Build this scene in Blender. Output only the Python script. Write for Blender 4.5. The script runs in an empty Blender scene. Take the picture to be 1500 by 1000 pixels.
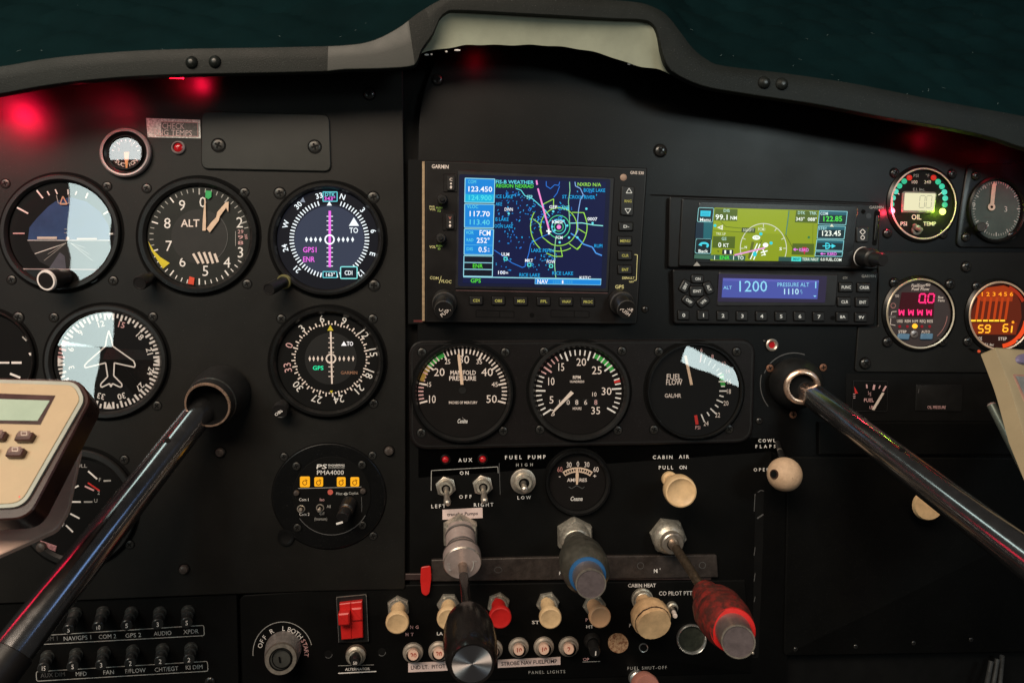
import bpy, bmesh, math, random
from mathutils import Vector, Matrix

# ------------------------------------------------------------------ camera
SC = bpy.context.scene
COL = SC.collection
S = 0.0005                      # metres for one photograph pixel at the panel (an 80 mm instrument spans 160 px)
F = 1150.0                      # focal length in photograph pixels (1500 wide)
D = F * S                       # eye to panel, metres
YAW, PITCH = math.radians(5.5), math.radians(3.3)
fwd = Vector((math.sin(YAW) * math.cos(PITCH), math.cos(YAW) * math.cos(PITCH), -math.sin(PITCH)))
rgt = Vector((math.cos(YAW), -math.sin(YAW), 0))
upv = rgt.cross(fwd)
EYE = Vector((0, -D, 0))
cam = bpy.data.cameras.new('camera')
cam_o = bpy.data.objects.new('camera', cam)
COL.objects.link(cam_o)
cam_o.matrix_world = Matrix(((rgt.x, upv.x, -fwd.x, EYE.x), (rgt.y, upv.y, -fwd.y, EYE.y), (rgt.z, upv.z, -fwd.z, EYE.z), (0, 0, 0, 1)))
cam.sensor_fit = 'HORIZONTAL'
cam.sensor_width = 36.0
cam.lens = 36.0 * F / 1500.0
cam.clip_start, cam.clip_end = 0.01, 50.0
cam.dof.use_dof = True
cam.dof.focus_distance = 0.555
cam.dof.aperture_fstop = 16.0
SC.camera = cam_o


def ray(px, py):
    return fwd + rgt * ((px - 750.0) / F) + upv * ((500.0 - py) / F)


NPAN = Vector((0, -1, 0))


def W(px, py, h=0.0, plane=None):
    """the point of the panel (or of a plane h panel-pixels in front of it) that is seen at a pixel of the photograph"""
    r = ray(px, py)
    if plane is None:
        t = (D - h * S) / r.y
    else:
        p0, n = plane
        t = (p0 - EYE).dot(n) / r.dot(n)
    return EYE + r * t


def depth(p):
    return (p - EYE).dot(fwd)


# ------------------------------------------------------------------ light
SC.view_settings.view_transform = 'Standard'
SC.view_settings.look = 'None'
SC.view_settings.exposure = 0.0
SC.view_settings.gamma = 1.0
SC.view_settings.use_curve_mapping = False
SC.cycles.use_denoising = True
SC.cycles.max_bounces = 6
SC.cycles.glossy_bounces = 4
SC.cycles.transparent_max_bounces = 8
SC.cycles.sample_clamp_indirect = 4.0
wd = bpy.data.worlds.new('World')
SC.world = wd
wd.use_nodes = True
wd.node_tree.nodes['Background'].inputs[0].default_value = (1.0, 0.97, 0.92, 1)
wd.node_tree.nodes['Background'].inputs[1].default_value = 0.028


def area(name, loc, target, sx, sy, power, color, roll=None, spread=None):
    l = bpy.data.lights.new(name, 'AREA')
    l.shape = 'RECTANGLE'
    l.size, l.size_y = sx, sy
    l.energy = power
    l.color = color
    if spread:
        l.spread = math.radians(spread)
    o = bpy.data.objects.new(name, l)
    COL.objects.link(o)
    o.location = loc
    d = (Vector(target) - Vector(loc)).normalized()
    q = d.to_track_quat('-Z', 'Y')
    if roll:
        q = q @ Matrix.Rotation(math.radians(roll), 3, 'Z').to_quaternion()
    o.rotation_euler = q.to_euler()
    return o


def mirrored(px, py, h, yl):
    """where on the cross-section y = -yl behind the viewer the flat glass at that pixel looks back to"""
    c = Vector((0, -2 * h * S + D, 0))
    p = W(px, py, h)
    k = (-yl - c.y) / (p.y - c.y)
    return c + (p - c) * k


# dusk light from the cabin roof and rear windows, behind and above the pilot
area('cabin_light', (-0.50, -1.22, 0.92), (0.05, 0, -0.08), 1.1, 0.50, 25.0, (1.0, 0.82, 0.64))
area('cabin_light_side', (-1.1, -1.0, 0.75), (0.0, 0, 0.05), 0.5, 0.5, 4.0, (0.80, 1.0, 0.95))
# blue dusk in the right-hand window, plus unseen strips added for the shaft streaks
area('right_window_light', (0.98, -0.72, 0.38), (0.0, -0.05, 0.0), 0.10, 0.34, 0.26, (0.30, 0.52, 1.0))
area('added_overhead_light', (-0.40, -0.22, 0.80), (0.1, -0.08, 0.0), 0.30, 0.10, 0.30, (0.78, 1.0, 0.92))  # unseen lamp added for the right shaft's greenish streak
area('added_red_strip_light', (-0.48, -0.115, 0.125), (-0.478, -0.112, -0.30), 0.34, 0.022, 0.16, (1.0, 0.01, 0.06), roll=18)  # unseen red lamp added, stretched to streak the left shaft


def window(name, x0, y0, x1, y1, h, radiance, color, roll=0.0, k=(1.0, 1.0)):
    """a far window given by the part of a flat instrument glass in which it is mirrored"""
    a, b = mirrored(x0, y0, h, 1.2), mirrored(x1, y1, h, 1.2)
    c = (a + b) / 2
    sx, sy = abs(b.x - a.x) * k[0], abs(a.z - b.z) * k[1]
    area(name, (c.x, -1.2, c.z), (c.x + 0.0005, 0, c.z), sx, sy, radiance * math.pi * sx * sy, color, roll=roll, spread=100)


GR = 2.2
window('side_window_light', 97, 240, 167, 440, 14, GR, (0.80, 0.97, 0.94))
window('side_window_light', 85, 438, 164, 508, 14, GR, (0.80, 0.97, 0.94))
window('side_window_light', 84, 506, 142, 640, 14, GR, (0.80, 0.97, 0.94), roll=-7)
window('suction_glass_light', 158, 196, 208, 233, 12, GR, (0.9, 0.97, 0.95))  # separate lamp added for the reflection in the suction glass
window('rear_window_light', 1000, 527, 1092, 549, 14, GR, (0.80, 0.97, 0.96), roll=-24)
window('right_cabin_light', 1020, 130, 1230, 262, 6, 8.0, (0.86, 1.0, 0.98))


# ------------------------------------------------------------------ materials
def lin(h):
    h = h.lstrip('#')
    out = []
    for i in (0, 2, 4):
        c = int(h[i:i + 2], 16) / 255
        out.append(c / 12.92 if c <= 0.04045 else ((c + 0.055) / 1.055) ** 2.4)
    return tuple(out)


MATS = {}


def pm(name, col, rough=0.5, metal=0.0, spec=0.4, var=0.25, vscale=60.0, bump=0.0, bscale=900.0, aniso=0.0, coat=0.0, col2=None, thr=None, rvar=0.1, scratch=0.0):
    """worn painted or bare surface: colour and roughness wander with noise, fine bump on top"""
    if name in MATS:
        return MATS[name]
    m = bpy.data.materials.new(name)
    m.use_nodes = True
    nt = m.node_tree
    n, lk = nt.nodes, nt.links
    b = n['Principled BSDF']
    b.inputs['Metallic'].default_value = metal
    b.inputs['Specular IOR Level'].default_value = spec
    b.inputs['Anisotropic'].default_value = aniso
    b.inputs['Coat Weight'].default_value = coat
    tc = n.new('ShaderNodeTexCoord')
    nz = n.new('ShaderNodeTexNoise')
    nz.inputs['Scale'].default_value = vscale
    nz.inputs['Detail'].default_value = 6
    nz.inputs['Roughness'].default_value = 0.65
    lk.new(tc.outputs['Object'], nz.inputs['Vector'])
    rp = n.new('ShaderNodeValToRGB')
    lo = tuple(c * (1 - var) for c in col)
    hi = col2 if col2 else tuple(min(1, c * (1 + var)) for c in col)
    rp.color_ramp.elements[0].position = thr[0] if thr else 0.32
    rp.color_ramp.elements[1].position = thr[1] if thr else 0.68
    rp.color_ramp.elements[0].color = (*(col if col2 else lo), 1)
    rp.color_ramp.elements[1].color = (*hi, 1)
    lk.new(nz.outputs['Fac'], rp.inputs['Fac'])
    last = rp.outputs['Color']
    if scratch > 0:
        n2 = n.new('ShaderNodeTexNoise')
        n2.inputs['Scale'].default_value = 1400
        n2.inputs['Detail'].default_value = 2
        lk.new(tc.outputs['Object'], n2.inputs['Vector'])
        r2 = n.new('ShaderNodeValToRGB')
        r2.color_ramp.elements[0].position = 0.67
        r2.color_ramp.elements[1].position = 0.76
        r2.color_ramp.elements[0].color = (0, 0, 0, 1)
        r2.color_ramp.elements[1].color = (scratch, scratch, scratch, 1)
        lk.new(n2.outputs['Fac'], r2.inputs['Fac'])
        mx = n.new('ShaderNodeMix')
        mx.data_type = 'RGBA'
        lk.new(r2.outputs['Color'], mx.inputs[0])
        lk.new(last, mx.inputs[6])
        mx.inputs[7].default_value = (0.22, 0.22, 0.21, 1)
        last = mx.outputs[2]
    lk.new(last, b.inputs['Base Color'])
    mr = n.new('ShaderNodeMapRange')
    mr.inputs[3].default_value = max(0.03, rough - rvar)
    mr.inputs[4].default_value = min(1, rough + rvar)
    lk.new(nz.outputs['Fac'], mr.inputs[0])
    lk.new(mr.outputs[0], b.inputs['Roughness'])
    if bump > 0:
        nb = n.new('ShaderNodeTexNoise')
        nb.inputs['Scale'].default_value = bscale
        nb.inputs['Detail'].default_value = 3
        lk.new(tc.outputs['Object'], nb.inputs['Vector'])
        bp = n.new('ShaderNodeBump')
        bp.inputs['Strength'].default_value = bump
        bp.inputs['Distance'].default_value = 0.0004
        lk.new(nb.outputs['Fac'], bp.inputs['Height'])
        lk.new(bp.outputs['Normal'], b.inputs['Normal'])
    MATS[name] = m
    return m


def em(hexs, k=1.0, rough=0.25):
    """a lit bit of a display"""
    name = 'lit_%s_%g' % (hexs.strip('#'), k)
    if name in MATS:
        return MATS[name]
    m = bpy.data.materials.new(name)
    m.use_nodes = True
    b = m.node_tree.nodes['Principled BSDF']
    b.inputs['Base Color'].default_value = (0.01, 0.01, 0.01, 1)
    b.inputs['Roughness'].default_value = rough
    b.inputs['Specular IOR Level'].default_value = 0.2
    b.inputs['Emission Color'].default_value = (*lin(hexs), 1)
    b.inputs['Emission Strength'].default_value = k
    MATS[name] = m
    return m


def glass_mat(name, f0=0.15):
    m = bpy.data.materials.new(name)
    m.use_nodes = True
    n, lk = m.node_tree.nodes, m.node_tree.links
    n.remove(n['Principled BSDF'])
    t, g, x = n.new('ShaderNodeBsdfTransparent'), n.new('ShaderNodeBsdfGlossy'), n.new('ShaderNodeMixShader')
    g.inputs['Roughness'].default_value = 0.0
    x.inputs[0].default_value = f0
    tc, nz, bp = n.new('ShaderNodeTexCoord'), n.new('ShaderNodeTexNoise'), n.new('ShaderNodeBump')
    nz.inputs['Scale'].default_value = 48
    nz.inputs['Detail'].default_value = 0.0
    bp.inputs['Strength'].default_value = 1.0
    bp.inputs['Distance'].default_value = 0.000055
    lk.new(tc.outputs['Object'], nz.inputs['Vector'])
    lk.new(nz.outputs['Fac'], bp.inputs['Height'])
    lk.new(bp.outputs['Normal'], g.inputs['Normal'])
    lk.new(t.outputs[0], x.inputs[1])
    lk.new(g.outputs[0], x.inputs[2])
    lk.new(x.outputs[0], n['Material Output'].inputs['Surface'])
    return m


PANEL = pm('panel_paint', (0.0084, 0.0078, 0.0068), 0.44, spec=0.27, var=0.22, vscale=11, rvar=0.14, bump=0.12, bscale=2600, scratch=0.25)
PANEL2 = pm('panel_paint_matt', (0.0024, 0.0024, 0.0025), 0.37, spec=0.24, var=0.25, vscale=12, rvar=0.10, bump=0.10, bscale=2600, scratch=0.3)
PANEL3 = pm('panel_paint_deep', (0.0030, 0.0030, 0.0029), 0.60, spec=0.12, var=0.25, vscale=18, bump=0.10, bscale=2200, scratch=0.12)
PLATE = pm('plate_paint', (0.0165, 0.0180, 0.0160), 0.36, spec=0.40, var=0.15, vscale=18, bump=0.08, bscale=2400)
CLUSTER = pm('cluster_plastic', (0.0070, 0.0052, 0.0050), 0.38, spec=0.30, var=0.15, vscale=20, bump=0.10, bscale=2400, scratch=0.2)
GAP = pm('gap_black', (0.003, 0.003, 0.003), 0.8, spec=0.1, var=0.1)
BEZEL = pm('bezel_black', (0.0050, 0.0050, 0.0050), 0.30, spec=0.34, var=0.2, bump=0.05, bscale=3000)
BEZELG = pm('bezel_grey', (0.015, 0.0145, 0.014), 0.34, spec=0.40, var=0.15, bump=0.05, bscale=3000)
DIAL = pm('dial_black', (0.005, 0.005, 0.005), 0.6, spec=0.12, var=0.1)
DIALW = pm('dial_warm_black', (0.0075, 0.0062, 0.0058), 0.6, spec=0.12, var=0.1)
KNOBB = pm('knob_black', (0.014, 0.013, 0.013), 0.36, spec=0.45, var=0.2, bump=0.1, bscale=2500)
KEYB = pm('key_black', (0.010, 0.010, 0.010), 0.4, spec=0.4, var=0.15)
RADIO = pm('radio_case', (0.0062, 0.0050, 0.0049), 0.38, spec=0.26, var=0.15, bump=0.08, bscale=2600)
SCREWM = pm('screw_black_oxide', (0.05, 0.048, 0.045), 0.34, metal=0.6, var=0.4, vscale=500)
SCREWD = pm('screw_recess', (0.004, 0.004, 0.004), 0.6, spec=0.1)
WHITE = pm('mark_white', (0.86, 0.82, 0.79), 0.6, spec=0.2, var=0.1, vscale=300)
WARMW = pm('mark_warm_white', (0.86, 0.74, 0.68), 0.6, spec=0.2, var=0.1, vscale=300)
DIMW = pm('mark_dim', (0.40, 0.39, 0.37), 0.6, spec=0.2, var=0.2, vscale=300)
MIDW = pm('mark_mid', (0.48, 0.48, 0.47), 0.6, spec=0.2, var=0.3, vscale=400)
FAINT = pm('mark_faint', (0.10, 0.10, 0.10), 0.6, spec=0.2, var=0.2, vscale=300)
PINKW = pm('mark_pink', (0.72, 0.42, 0.42), 0.6, spec=0.2, var=0.1, vscale=300)
GREENM = pm('mark_green', (0.04, 0.36, 0.06), 0.6, spec=0.2, var=0.1, vscale=300)
REDM = pm('mark_red', (0.60, 0.035, 0.03), 0.6, spec=0.2, var=0.1, vscale=300)
YELM = pm('mark_yellow', (0.68, 0.56, 0.04), 0.6, spec=0.2, var=0.1, vscale=300)
NEEDLE = pm('needle_cream', (0.76, 0.55, 0.40), 0.5, spec=0.3, var=0.1, vscale=400)
NEEDLEW = pm('needle_pale', (0.78, 0.66, 0.58), 0.5, spec=0.3, var=0.1, vscale=400)
CREAM = pm('knob_cream', (0.76, 0.52, 0.285), 0.45, spec=0.4, var=0.22, vscale=90, bump=0.10, bscale=900)
CREAMD = pm('knob_cream_worn', (0.74, 0.48, 0.26), 0.6, spec=0.3, var=0.2, vscale=160, bump=0.5, bscale=500)
REDP = pm('red_plastic', (0.62, 0.018, 0.016), 0.38, spec=0.45, var=0.1, vscale=120)
REDW = pm('red_worn', (0.070, 0.020, 0.016), 0.5, spec=0.4, vscale=190, col2=(0.27, 0.022, 0.017), thr=(0.44, 0.66), bump=0.6, bscale=420)
NICKEL = pm('dull_nickel', (0.62, 0.55, 0.47), 0.36, metal=0.85, var=0.2, vscale=260, bump=0.15, bscale=900)
NICKELG = pm('pitted_nickel', (0.56, 0.52, 0.44), 0.42, metal=0.7, var=0.35, vscale=420, bump=0.3, bscale=900)
ALU = pm('cast_aluminium', (0.54, 0.43, 0.40), 0.40, metal=0.35, var=0.12, vscale=200, bump=0.12, bscale=1200)
CHROME = pm('chrome', (0.72, 0.72, 0.70), 0.28, metal=0.85, var=0.1, rvar=0.03)
STEELROD = pm('steel_rod', (0.42, 0.33, 0.27), 0.32, metal=0.9, var=0.25, vscale=300)
CAPM = pm('knob_cap', (0.34, 0.29, 0.28), 0.38, metal=0.75, var=0.1, vscale=200)
BLUEP = pm('blue_ring', (0.022, 0.11, 0.28), 0.4, spec=0.4, var=0.1)
PROPK = pm('prop_knob', (0.055, 0.052, 0.042), 0.42, spec=0.45, var=0.35, vscale=160, bump=0.25, bscale=700)
THROTK = pm('throttle_knob', (0.010, 0.008, 0.0075), 0.22, spec=0.55, var=0.25, vscale=90, bump=0.05)
TUBE = pm('yoke_tube', (0.34, 0.335, 0.34), 0.16, metal=0.97, var=0.15, vscale=120, rvar=0.05)
RUBBER = pm('rubber_boot', (0.012, 0.012, 0.012), 0.45, spec=0.4, var=0.3, bump=0.3, bscale=700)
BRASSR = pm('worn_brass_ring', (0.78, 0.52, 0.38), 0.28, metal=0.8, var=0.3, vscale=300)
PAPER = pm('label_paper', (0.74, 0.58, 0.55), 0.6, spec=0.2, var=0.06, vscale=200)
INK = pm('ink', (0.03, 0.022, 0.03), 0.7, spec=0.1)
FOILM = pm('foil_placard', (0.72, 0.70, 0.64), 0.5, metal=0.1, var=0.5, vscale=700, bump=0.3)
REDLENS = pm('red_lens', (0.45, 0.010, 0.015), 0.12, spec=0.6, var=0.1)
SLOTM = pm('recess_black', (0.004, 0.004, 0.004), 0.7, spec=0.15)
TAN = pm('brass_edge', (0.40, 0.29, 0.18), 0.5, metal=0.3, var=0.3, vscale=300)
LCDC = pm('lcd_green', (0.42, 0.54, 0.43), 0.25, spec=0.4, var=0.05)
TIMER = pm('timer_cream', (0.54, 0.41, 0.255), 0.5, spec=0.35, var=0.05, vscale=60, bump=0.06, bscale=1500)
TIMERE = pm('timer_edge', (0.40, 0.42, 0.36), 0.4, spec=0.4, var=0.1)
BROWN = pm('brown_case', (0.040, 0.014, 0.011), 0.30, spec=0.5, var=0.3, vscale=80)
BRACK = pm('bracket_plastic', (0.88, 0.60, 0.48), 0.35, spec=0.5, var=0.1, vscale=60)
RUSTD = pm('rust_disc', (0.50, 0.31, 0.18), 0.7, spec=0.2, vscale=500, col2=(0.20, 0.08, 0.04), thr=(0.45, 0.6), bump=0.4)
LIP = pm('glareshield_trim', (0.0095, 0.0112, 0.0100), 0.46, spec=0.15, var=0.28, vscale=26, rvar=0.12, bump=0.3, bscale=1300, scratch=0.3)
LIPW = pm('worn_trim', (0.0165, 0.0190, 0.0155), 0.45, spec=0.45, var=0.22, vscale=50, bump=0.12, bscale=1500)
LINER = pm('arch_liner', (0.27, 0.285, 0.215), 0.55, spec=0.35, var=0.12, vscale=30, bump=0.1, bscale=900)
BLUEK = pm('blue_key', (0.12, 0.24, 0.38), 0.45, spec=0.4, var=0.1)
BROWND = pm('fuel_dial', (0.050, 0.036, 0.036), 0.5, spec=0.3, var=0.08)
CLOCKD = pm('clock_dial_reflection', (0.050, 0.064, 0.056), 0.5, spec=0.35, var=0.2, vscale=60)  # grey-green of the reflection in the glass, painted into the dial
GLASS = glass_mat('instrument_glass')

# ------------------------------------------------------------------ glyphs of the built-in font
GL = {}


def _glyphs():
    cu = bpy.data.curves.new('glyph', 'FONT')
    cu.size = 1.0
    cu.resolution_u = 2
    ob = bpy.data.objects.new('glyph', cu)
    COL.objects.link(ob)

    def conv(s):
        cu.body = s
        bpy.context.view_layer.update()
        me = bpy.data.meshes.new_from_object(ob.evaluated_get(bpy.context.evaluated_depsgraph_get()))
        vs = [(v.co.x / 0.682, v.co.y / 0.682) for v in me.vertices]
        fs = [tuple(p.vertices) for p in me.polygons]
        bpy.data.meshes.remove(me)
        return vs, fs

    def ext(vs):
        return (min(v[0] for v in vs), max(v[0] for v in vs))
    for bold in (False, True):
        cu.offset = 0.013 if bold else 0.0
        hh = ext(conv('HH')[0])
        for ch in "ABCDEFGHIJKLMNOPQRSTUVWXYZabcdefghijklmnopqrstuvwxyz0123456789.,-+/()'#:\u00b0!?&":
            vs, fs = conv(ch)
            e = ext(conv('H' + ch + 'H')[0])
            GL[ch, bold] = (vs, fs, (e[1] - e[0]) - (hh[1] - hh[0]))
        GL[' ', bold] = ([], [], 0.42)
    bpy.data.objects.remove(ob)
    bpy.data.curves.remove(cu)


_glyphs()

# ------------------------------------------------------------------ mesh collecting
ORG = {}


class MB:
    """collects shapes drawn on a plane of the panel, in photograph pixels plus a height in panel pixels"""

    def __init__(s, h=0.0, plane=None):
        s.h, s.plane, s.v, s.f, s.k = h, plane, [], [], 0
        s.n = NPAN if plane is None else plane[1]

    def pt(s, x, y, dh=0.0):
        return W(x, y, s.h, s.plane) + s.n * (dh * S)

    def add(s, pts, faces, mat):
        o = len(s.v)
        s.v += pts
        for f in faces:
            s.f.append((tuple(o + i for i in f), mat))

    def lift(s):
        s.k += 1
        return 0.015 * (s.k % 16)

    def poly(s, p, dh, mat):
        dh += s.lift()
        s.add([s.pt(x, y, dh) for x, y in p], [tuple(range(len(p)))], mat)

    def prism(s, p, h0, h1, mat, ch=0.0, top=None):
        n = len(p)
        sg = 1 if sum(p[i][0] * p[(i + 1) % n][1] - p[(i + 1) % n][0] * p[i][1] for i in range(n)) > 0 else -1
        rings = [(p, h0), (p, h1 - (ch * 0.7 if ch else 0))]
        if ch:
            rings.append((inset(p, ch * sg), h1))
        pts, fs = [], []
        for q, hh in rings:
            pts += [s.pt(x, y, hh) for x, y in q]
        for r in range(len(rings) - 1):
            for i in range(n):
                j = (i + 1) % n
                fs.append((r * n + i, r * n + j, (r + 1) * n + j, (r + 1) * n + i))
        s.add(pts, fs, mat)
        o = len(s.v) - n
        s.f.append((tuple(range(o, o + n)), top or mat))

    def lathe(s, cx, cy, rx, ry, prof, mat, n=56, cap=None, bottom=None):
        """rings round a point of the panel; prof = [(fraction of the radius, height[, material of the next band])]"""
        o = len(s.v)
        for q in prof:
            for i in range(n):
                a = 2 * math.pi * i / n
                s.v.append(s.pt(cx + rx * q[0] * math.sin(a), cy - ry * q[0] * math.cos(a), q[1]))
        for r in range(len(prof) - 1):
            m = prof[r][2] if len(prof[r]) > 2 else mat
            for i in range(n):
                j = (i + 1) % n
                s.f.append(((o + r * n + i, o + r * n + j, o + (r + 1) * n + j, o + (r + 1) * n + i), m))
        if cap:
            b = o + (len(prof) - 1) * n
            s.f.append((tuple(range(b, b + n)), cap))

    def disc(s, cx, cy, rx, ry, dh, mat, n=48):
        s.poly([(cx + rx * math.sin(2 * math.pi * i / n), cy - ry * math.cos(2 * math.pi * i / n)) for i in range(n)], dh, mat)

    def ring(s, cx, cy, rx, ry, w, dh, mat, n=48):
        dh += s.lift()
        s.lathe(cx, cy, 1, 1, [(0, 0)], mat, n=3) if False else None
        o = len(s.v)
        for rr in (0, w):
            for i in range(n):
                a = 2 * math.pi * i / n
                s.v.append(s.pt(cx + (rx - rr) * math.sin(a), cy - (ry - rr) * math.cos(a), dh))
        for i in range(n):
            j = (i + 1) % n
            s.f.append(((o + i, o + j, o + n + j, o + n + i), mat))

    def line(s, x0, y0, x1, y1, w, dh, mat, w1=None):
        dx, dy = x1 - x0, y1 - y0
        L = math.hypot(dx, dy) or 1
        nx, ny = -dy / L / 2, dx / L / 2
        w1 = w if w1 is None else w1
        s.poly([(x0 + nx * w, y0 + ny * w), (x1 + nx * w1, y1 + ny * w1), (x1 - nx * w1, y1 - ny * w1), (x0 - nx * w, y0 - ny * w)], dh, mat)

    def path(s, p, w, dh, mat, closed=False):
        q = p + [p[0]] if closed else p
        for (x0, y0), (x1, y1) in zip(q, q[1:]):
            s.line(x0, y0, x1, y1, w, dh, mat)

    def arc(s, cx, cy, rx, ry, w, a0, a1, dh, mat, n=None):
        n = n or max(4, int(abs(a1 - a0) / 6))
        dh += s.lift()
        o = len(s.v)
        for i in range(n + 1):
            a = math.radians(a0 + (a1 - a0) * i / n)
            for k in (0, w):
                s.v.append(s.pt(cx + (rx - k) * math.sin(a), cy - (ry - k) * math.cos(a), dh))
        for i in range(n):
            s.f.append(((o + 2 * i, o + 2 * i + 1, o + 2 * i + 3, o + 2 * i + 2), mat))

    def tick(s, cx, cy, rx, ry, f0, f1, deg, w, dh, mat):
        a = math.radians(deg)
        s.line(cx + rx * f0 * math.sin(a), cy - ry * f0 * math.cos(a), cx + rx * f1 * math.sin(a), cy - ry * f1 * math.cos(a), w, dh, mat)

    def text(s, t, x, y, cap, dh, mat, w=None, rot=0.0, bold=False, align='c', sp=0.0, ital=0.0, track=False):
        """writing centred on a pixel, cap = height of a capital, w = width to fit, rot = degrees anticlockwise"""
        tot, pos = 0.0, []
        for ch in t:
            g = GL.get((ch, bold)) or GL['-', bold]
            pos.append((tot, g))
            tot += g[2] + sp
        tot -= sp
        kx = (w / tot) if w else cap
        extra = 0.0
        if track and len(t) > 1:
            kx = cap * .98
            extra = (w - tot * kx) / (len(t) - 1)
        full = tot * kx + extra * (len(t) - 1)
        x0 = {'c': -full / 2, 'l': 0, 'r': -full}[align]
        c, sn = math.cos(math.radians(rot)), math.sin(math.radians(rot))
        for i, (off, g) in enumerate(pos):
            if not g[0]:
                continue
            pts = []
            for gx, gy in g[0]:
                yy = (gy - 0.5) * cap
                xx = x0 + (off + gx) * kx + i * extra + yy * ital
                pts.append(s.pt(x + xx * c - yy * sn, y - xx * sn - yy * c, dh + 0.01 * (i % 2)))
            s.add(pts, g[1], mat)

    def ctext(s, t, cx, cy, rx, ry, a0, step, cap, dh, mat, bold=False, flip=False):
        """writing round an arc, first letter at a0 (degrees clockwise from the top)"""
        for i, ch in enumerate(t):
            a = a0 + step * i
            r = math.radians(a)
            s.text(ch, cx + rx * math.sin(r), cy - ry * math.cos(r), cap, dh, mat, rot=(180 - a) if flip else -a, bold=bold)

    def seg(s, t, x, y, w, h, th, dh, mat, slant=0.1, gap=0.35):
        """seven-segment digits, top-left corner at x, y"""
        SEG = {'0': 'abcdef', '1': 'bc', '2': 'abged', '3': 'abgcd', '4': 'fgbc', '5': 'afgcd', '6': 'afgedc', '7': 'abc', '8': 'abcdefg', '9': 'abcdfg', '-': 'g', ' ': ''}
        for ch in t:
            if ch == '.':
                s.disc(x - w * gap * 0.45, y + h, th * 0.6, th * 0.6, dh, mat, 10)
                continue
            P = {'a': (0, 0, 1, 0), 'b': (1, 0, 1, .5), 'c': (1, .5, 1, 1), 'd': (0, 1, 1, 1), 'e': (0, .5, 0, 1), 'f': (0, 0, 0, .5), 'g': (0, .5, 1, .5)}
            for k in SEG[ch]:
                a0, b0, a1, b1 = P[k]
                if a0 == a1:
                    b0, b1 = b0 + .04, b1 - .04
                else:
                    a0, a1 = a0 + .08, a1 - .08
                s.line(x + a0 * w + (1 - b0) * h * slant, y + b0 * h, x + a1 * w + (1 - b1) * h * slant, y + b1 * h, th, dh, mat)
            x += w * (1 + gap)

    # ---- free solids of revolution between two world points
    def turn(s, A, B, prof, n=32, cap=None, start=None, phase=0.0, squash=None):
        """prof = [(t along A..B, radius in photograph pixels there, material of the band that follows)]"""
        ax = (B - A).normalized()
        e1 = ax.cross(Vector((0, 0, 1)))
        if e1.length < 1e-6:
            e1 = Vector((1, 0, 0))
        e1.normalize()
        e2 = e1.cross(ax).normalized()
        o = len(s.v)
        for q in prof:
            c = A + (B - A) * q[0]
            r = q[1] * depth(c) / F
            for i in range(n):
                a = 2 * math.pi * i / n + phase
                s.v.append(c + (e1 * math.cos(a) + e2 * math.sin(a)) * r)
        for k in range(len(prof) - 1):
            m = prof[k][2]
            for i in range(n):
                j = (i + 1) % n
                s.f.append(((o + k * n + i, o + k * n + j, o + (k + 1) * n + j, o + (k + 1) * n + i), m))
        if cap:
            b = o + (len(prof) - 1) * n
            s.f.append((tuple(range(b, b + n)), cap))
        if start:
            s.f.append((tuple(range(o, o + n)), start))
        return o

    def build(s, name, parent=None, sharp=32.0):
        org = ORG[parent.name] if parent else sum(s.v, Vector()) / len(s.v)
        me = bpy.data.meshes.new(name)
        mats = []
        for f in s.f:
            if f[1] not in mats:
                mats.append(f[1])
        me.from_pydata([v - org for v in s.v], [], [f[0] for f in s.f])
        for m in mats:
            me.materials.append(m)
        ix = {m.name: i for i, m in enumerate(mats)}
        for p, f in zip(me.polygons, s.f):
            p.material_index = ix[f[1].name]
        bm = bmesh.new()
        bm.from_mesh(me)
        bmesh.ops.recalc_face_normals(bm, faces=bm.faces)
        bm.to_mesh(me)
        bm.free()
        me.polygons.foreach_set('use_smooth', [True] * len(me.polygons))
        me.set_sharp_from_angle(angle=math.radians(sharp))
        o = bpy.data.objects.new(name, me)
        COL.objects.link(o)
        if parent:
            o.parent = parent
        else:
            o.location = org
        ORG[o.name] = org
        return o


def inset(p, d):
    n, out = len(p), []
    for i in range(n):
        (ax, ay), (bx, by), (cx, cy) = p[i - 1], p[i], p[(i + 1) % n]
        d1 = (bx - ax, by - ay)
        d2 = (cx - bx, cy - by)
        l1, l2 = math.hypot(*d1) or 1, math.hypot(*d2) or 1
        n1, n2 = (-d1[1] / l1, d1[0] / l1), (-d2[1] / l2, d2[0] / l2)
        mx, my = n1[0] + n2[0], n1[1] + n2[1]
        ll = mx * mx + my * my
        k = 2 * d / ll if ll > 0.4 else d
        out.append((bx + mx * k, by + my * k))
    return out


def rpoly(c, r, n=4):
    """corner points with rounded corners; r one radius or a list"""
    out, m = [], len(c)
    for i in range(m):
        a, b, e = c[i - 1], c[i], c[(i + 1) % m]
        rr = r[i] if isinstance(r, (list, tuple)) else r
        if rr <= 0:
            out.append(b)
            continue
        la, le = math.hypot(a[0] - b[0], a[1] - b[1]), math.hypot(e[0] - b[0], e[1] - b[1])
        p = (b[0] + (a[0] - b[0]) * rr / la, b[1] + (a[1] - b[1]) * rr / la)
        q = (b[0] + (e[0] - b[0]) * rr / le, b[1] + (e[1] - b[1]) * rr / le)
        for k in range(n + 1):
            t = k / n
            out.append(((1 - t) ** 2 * p[0] + 2 * t * (1 - t) * b[0] + t * t * q[0], (1 - t) ** 2 * p[1] + 2 * t * (1 - t) * b[1] + t * t * q[1]))
    return out


def rect(x0, y0, x1, y1):
    return [(x0, y0), (x1, y0), (x1, y1), (x0, y1)]


def zm(ox, oy, f):
    return lambda x, y: (ox + x / f, oy + y / f)


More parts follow.
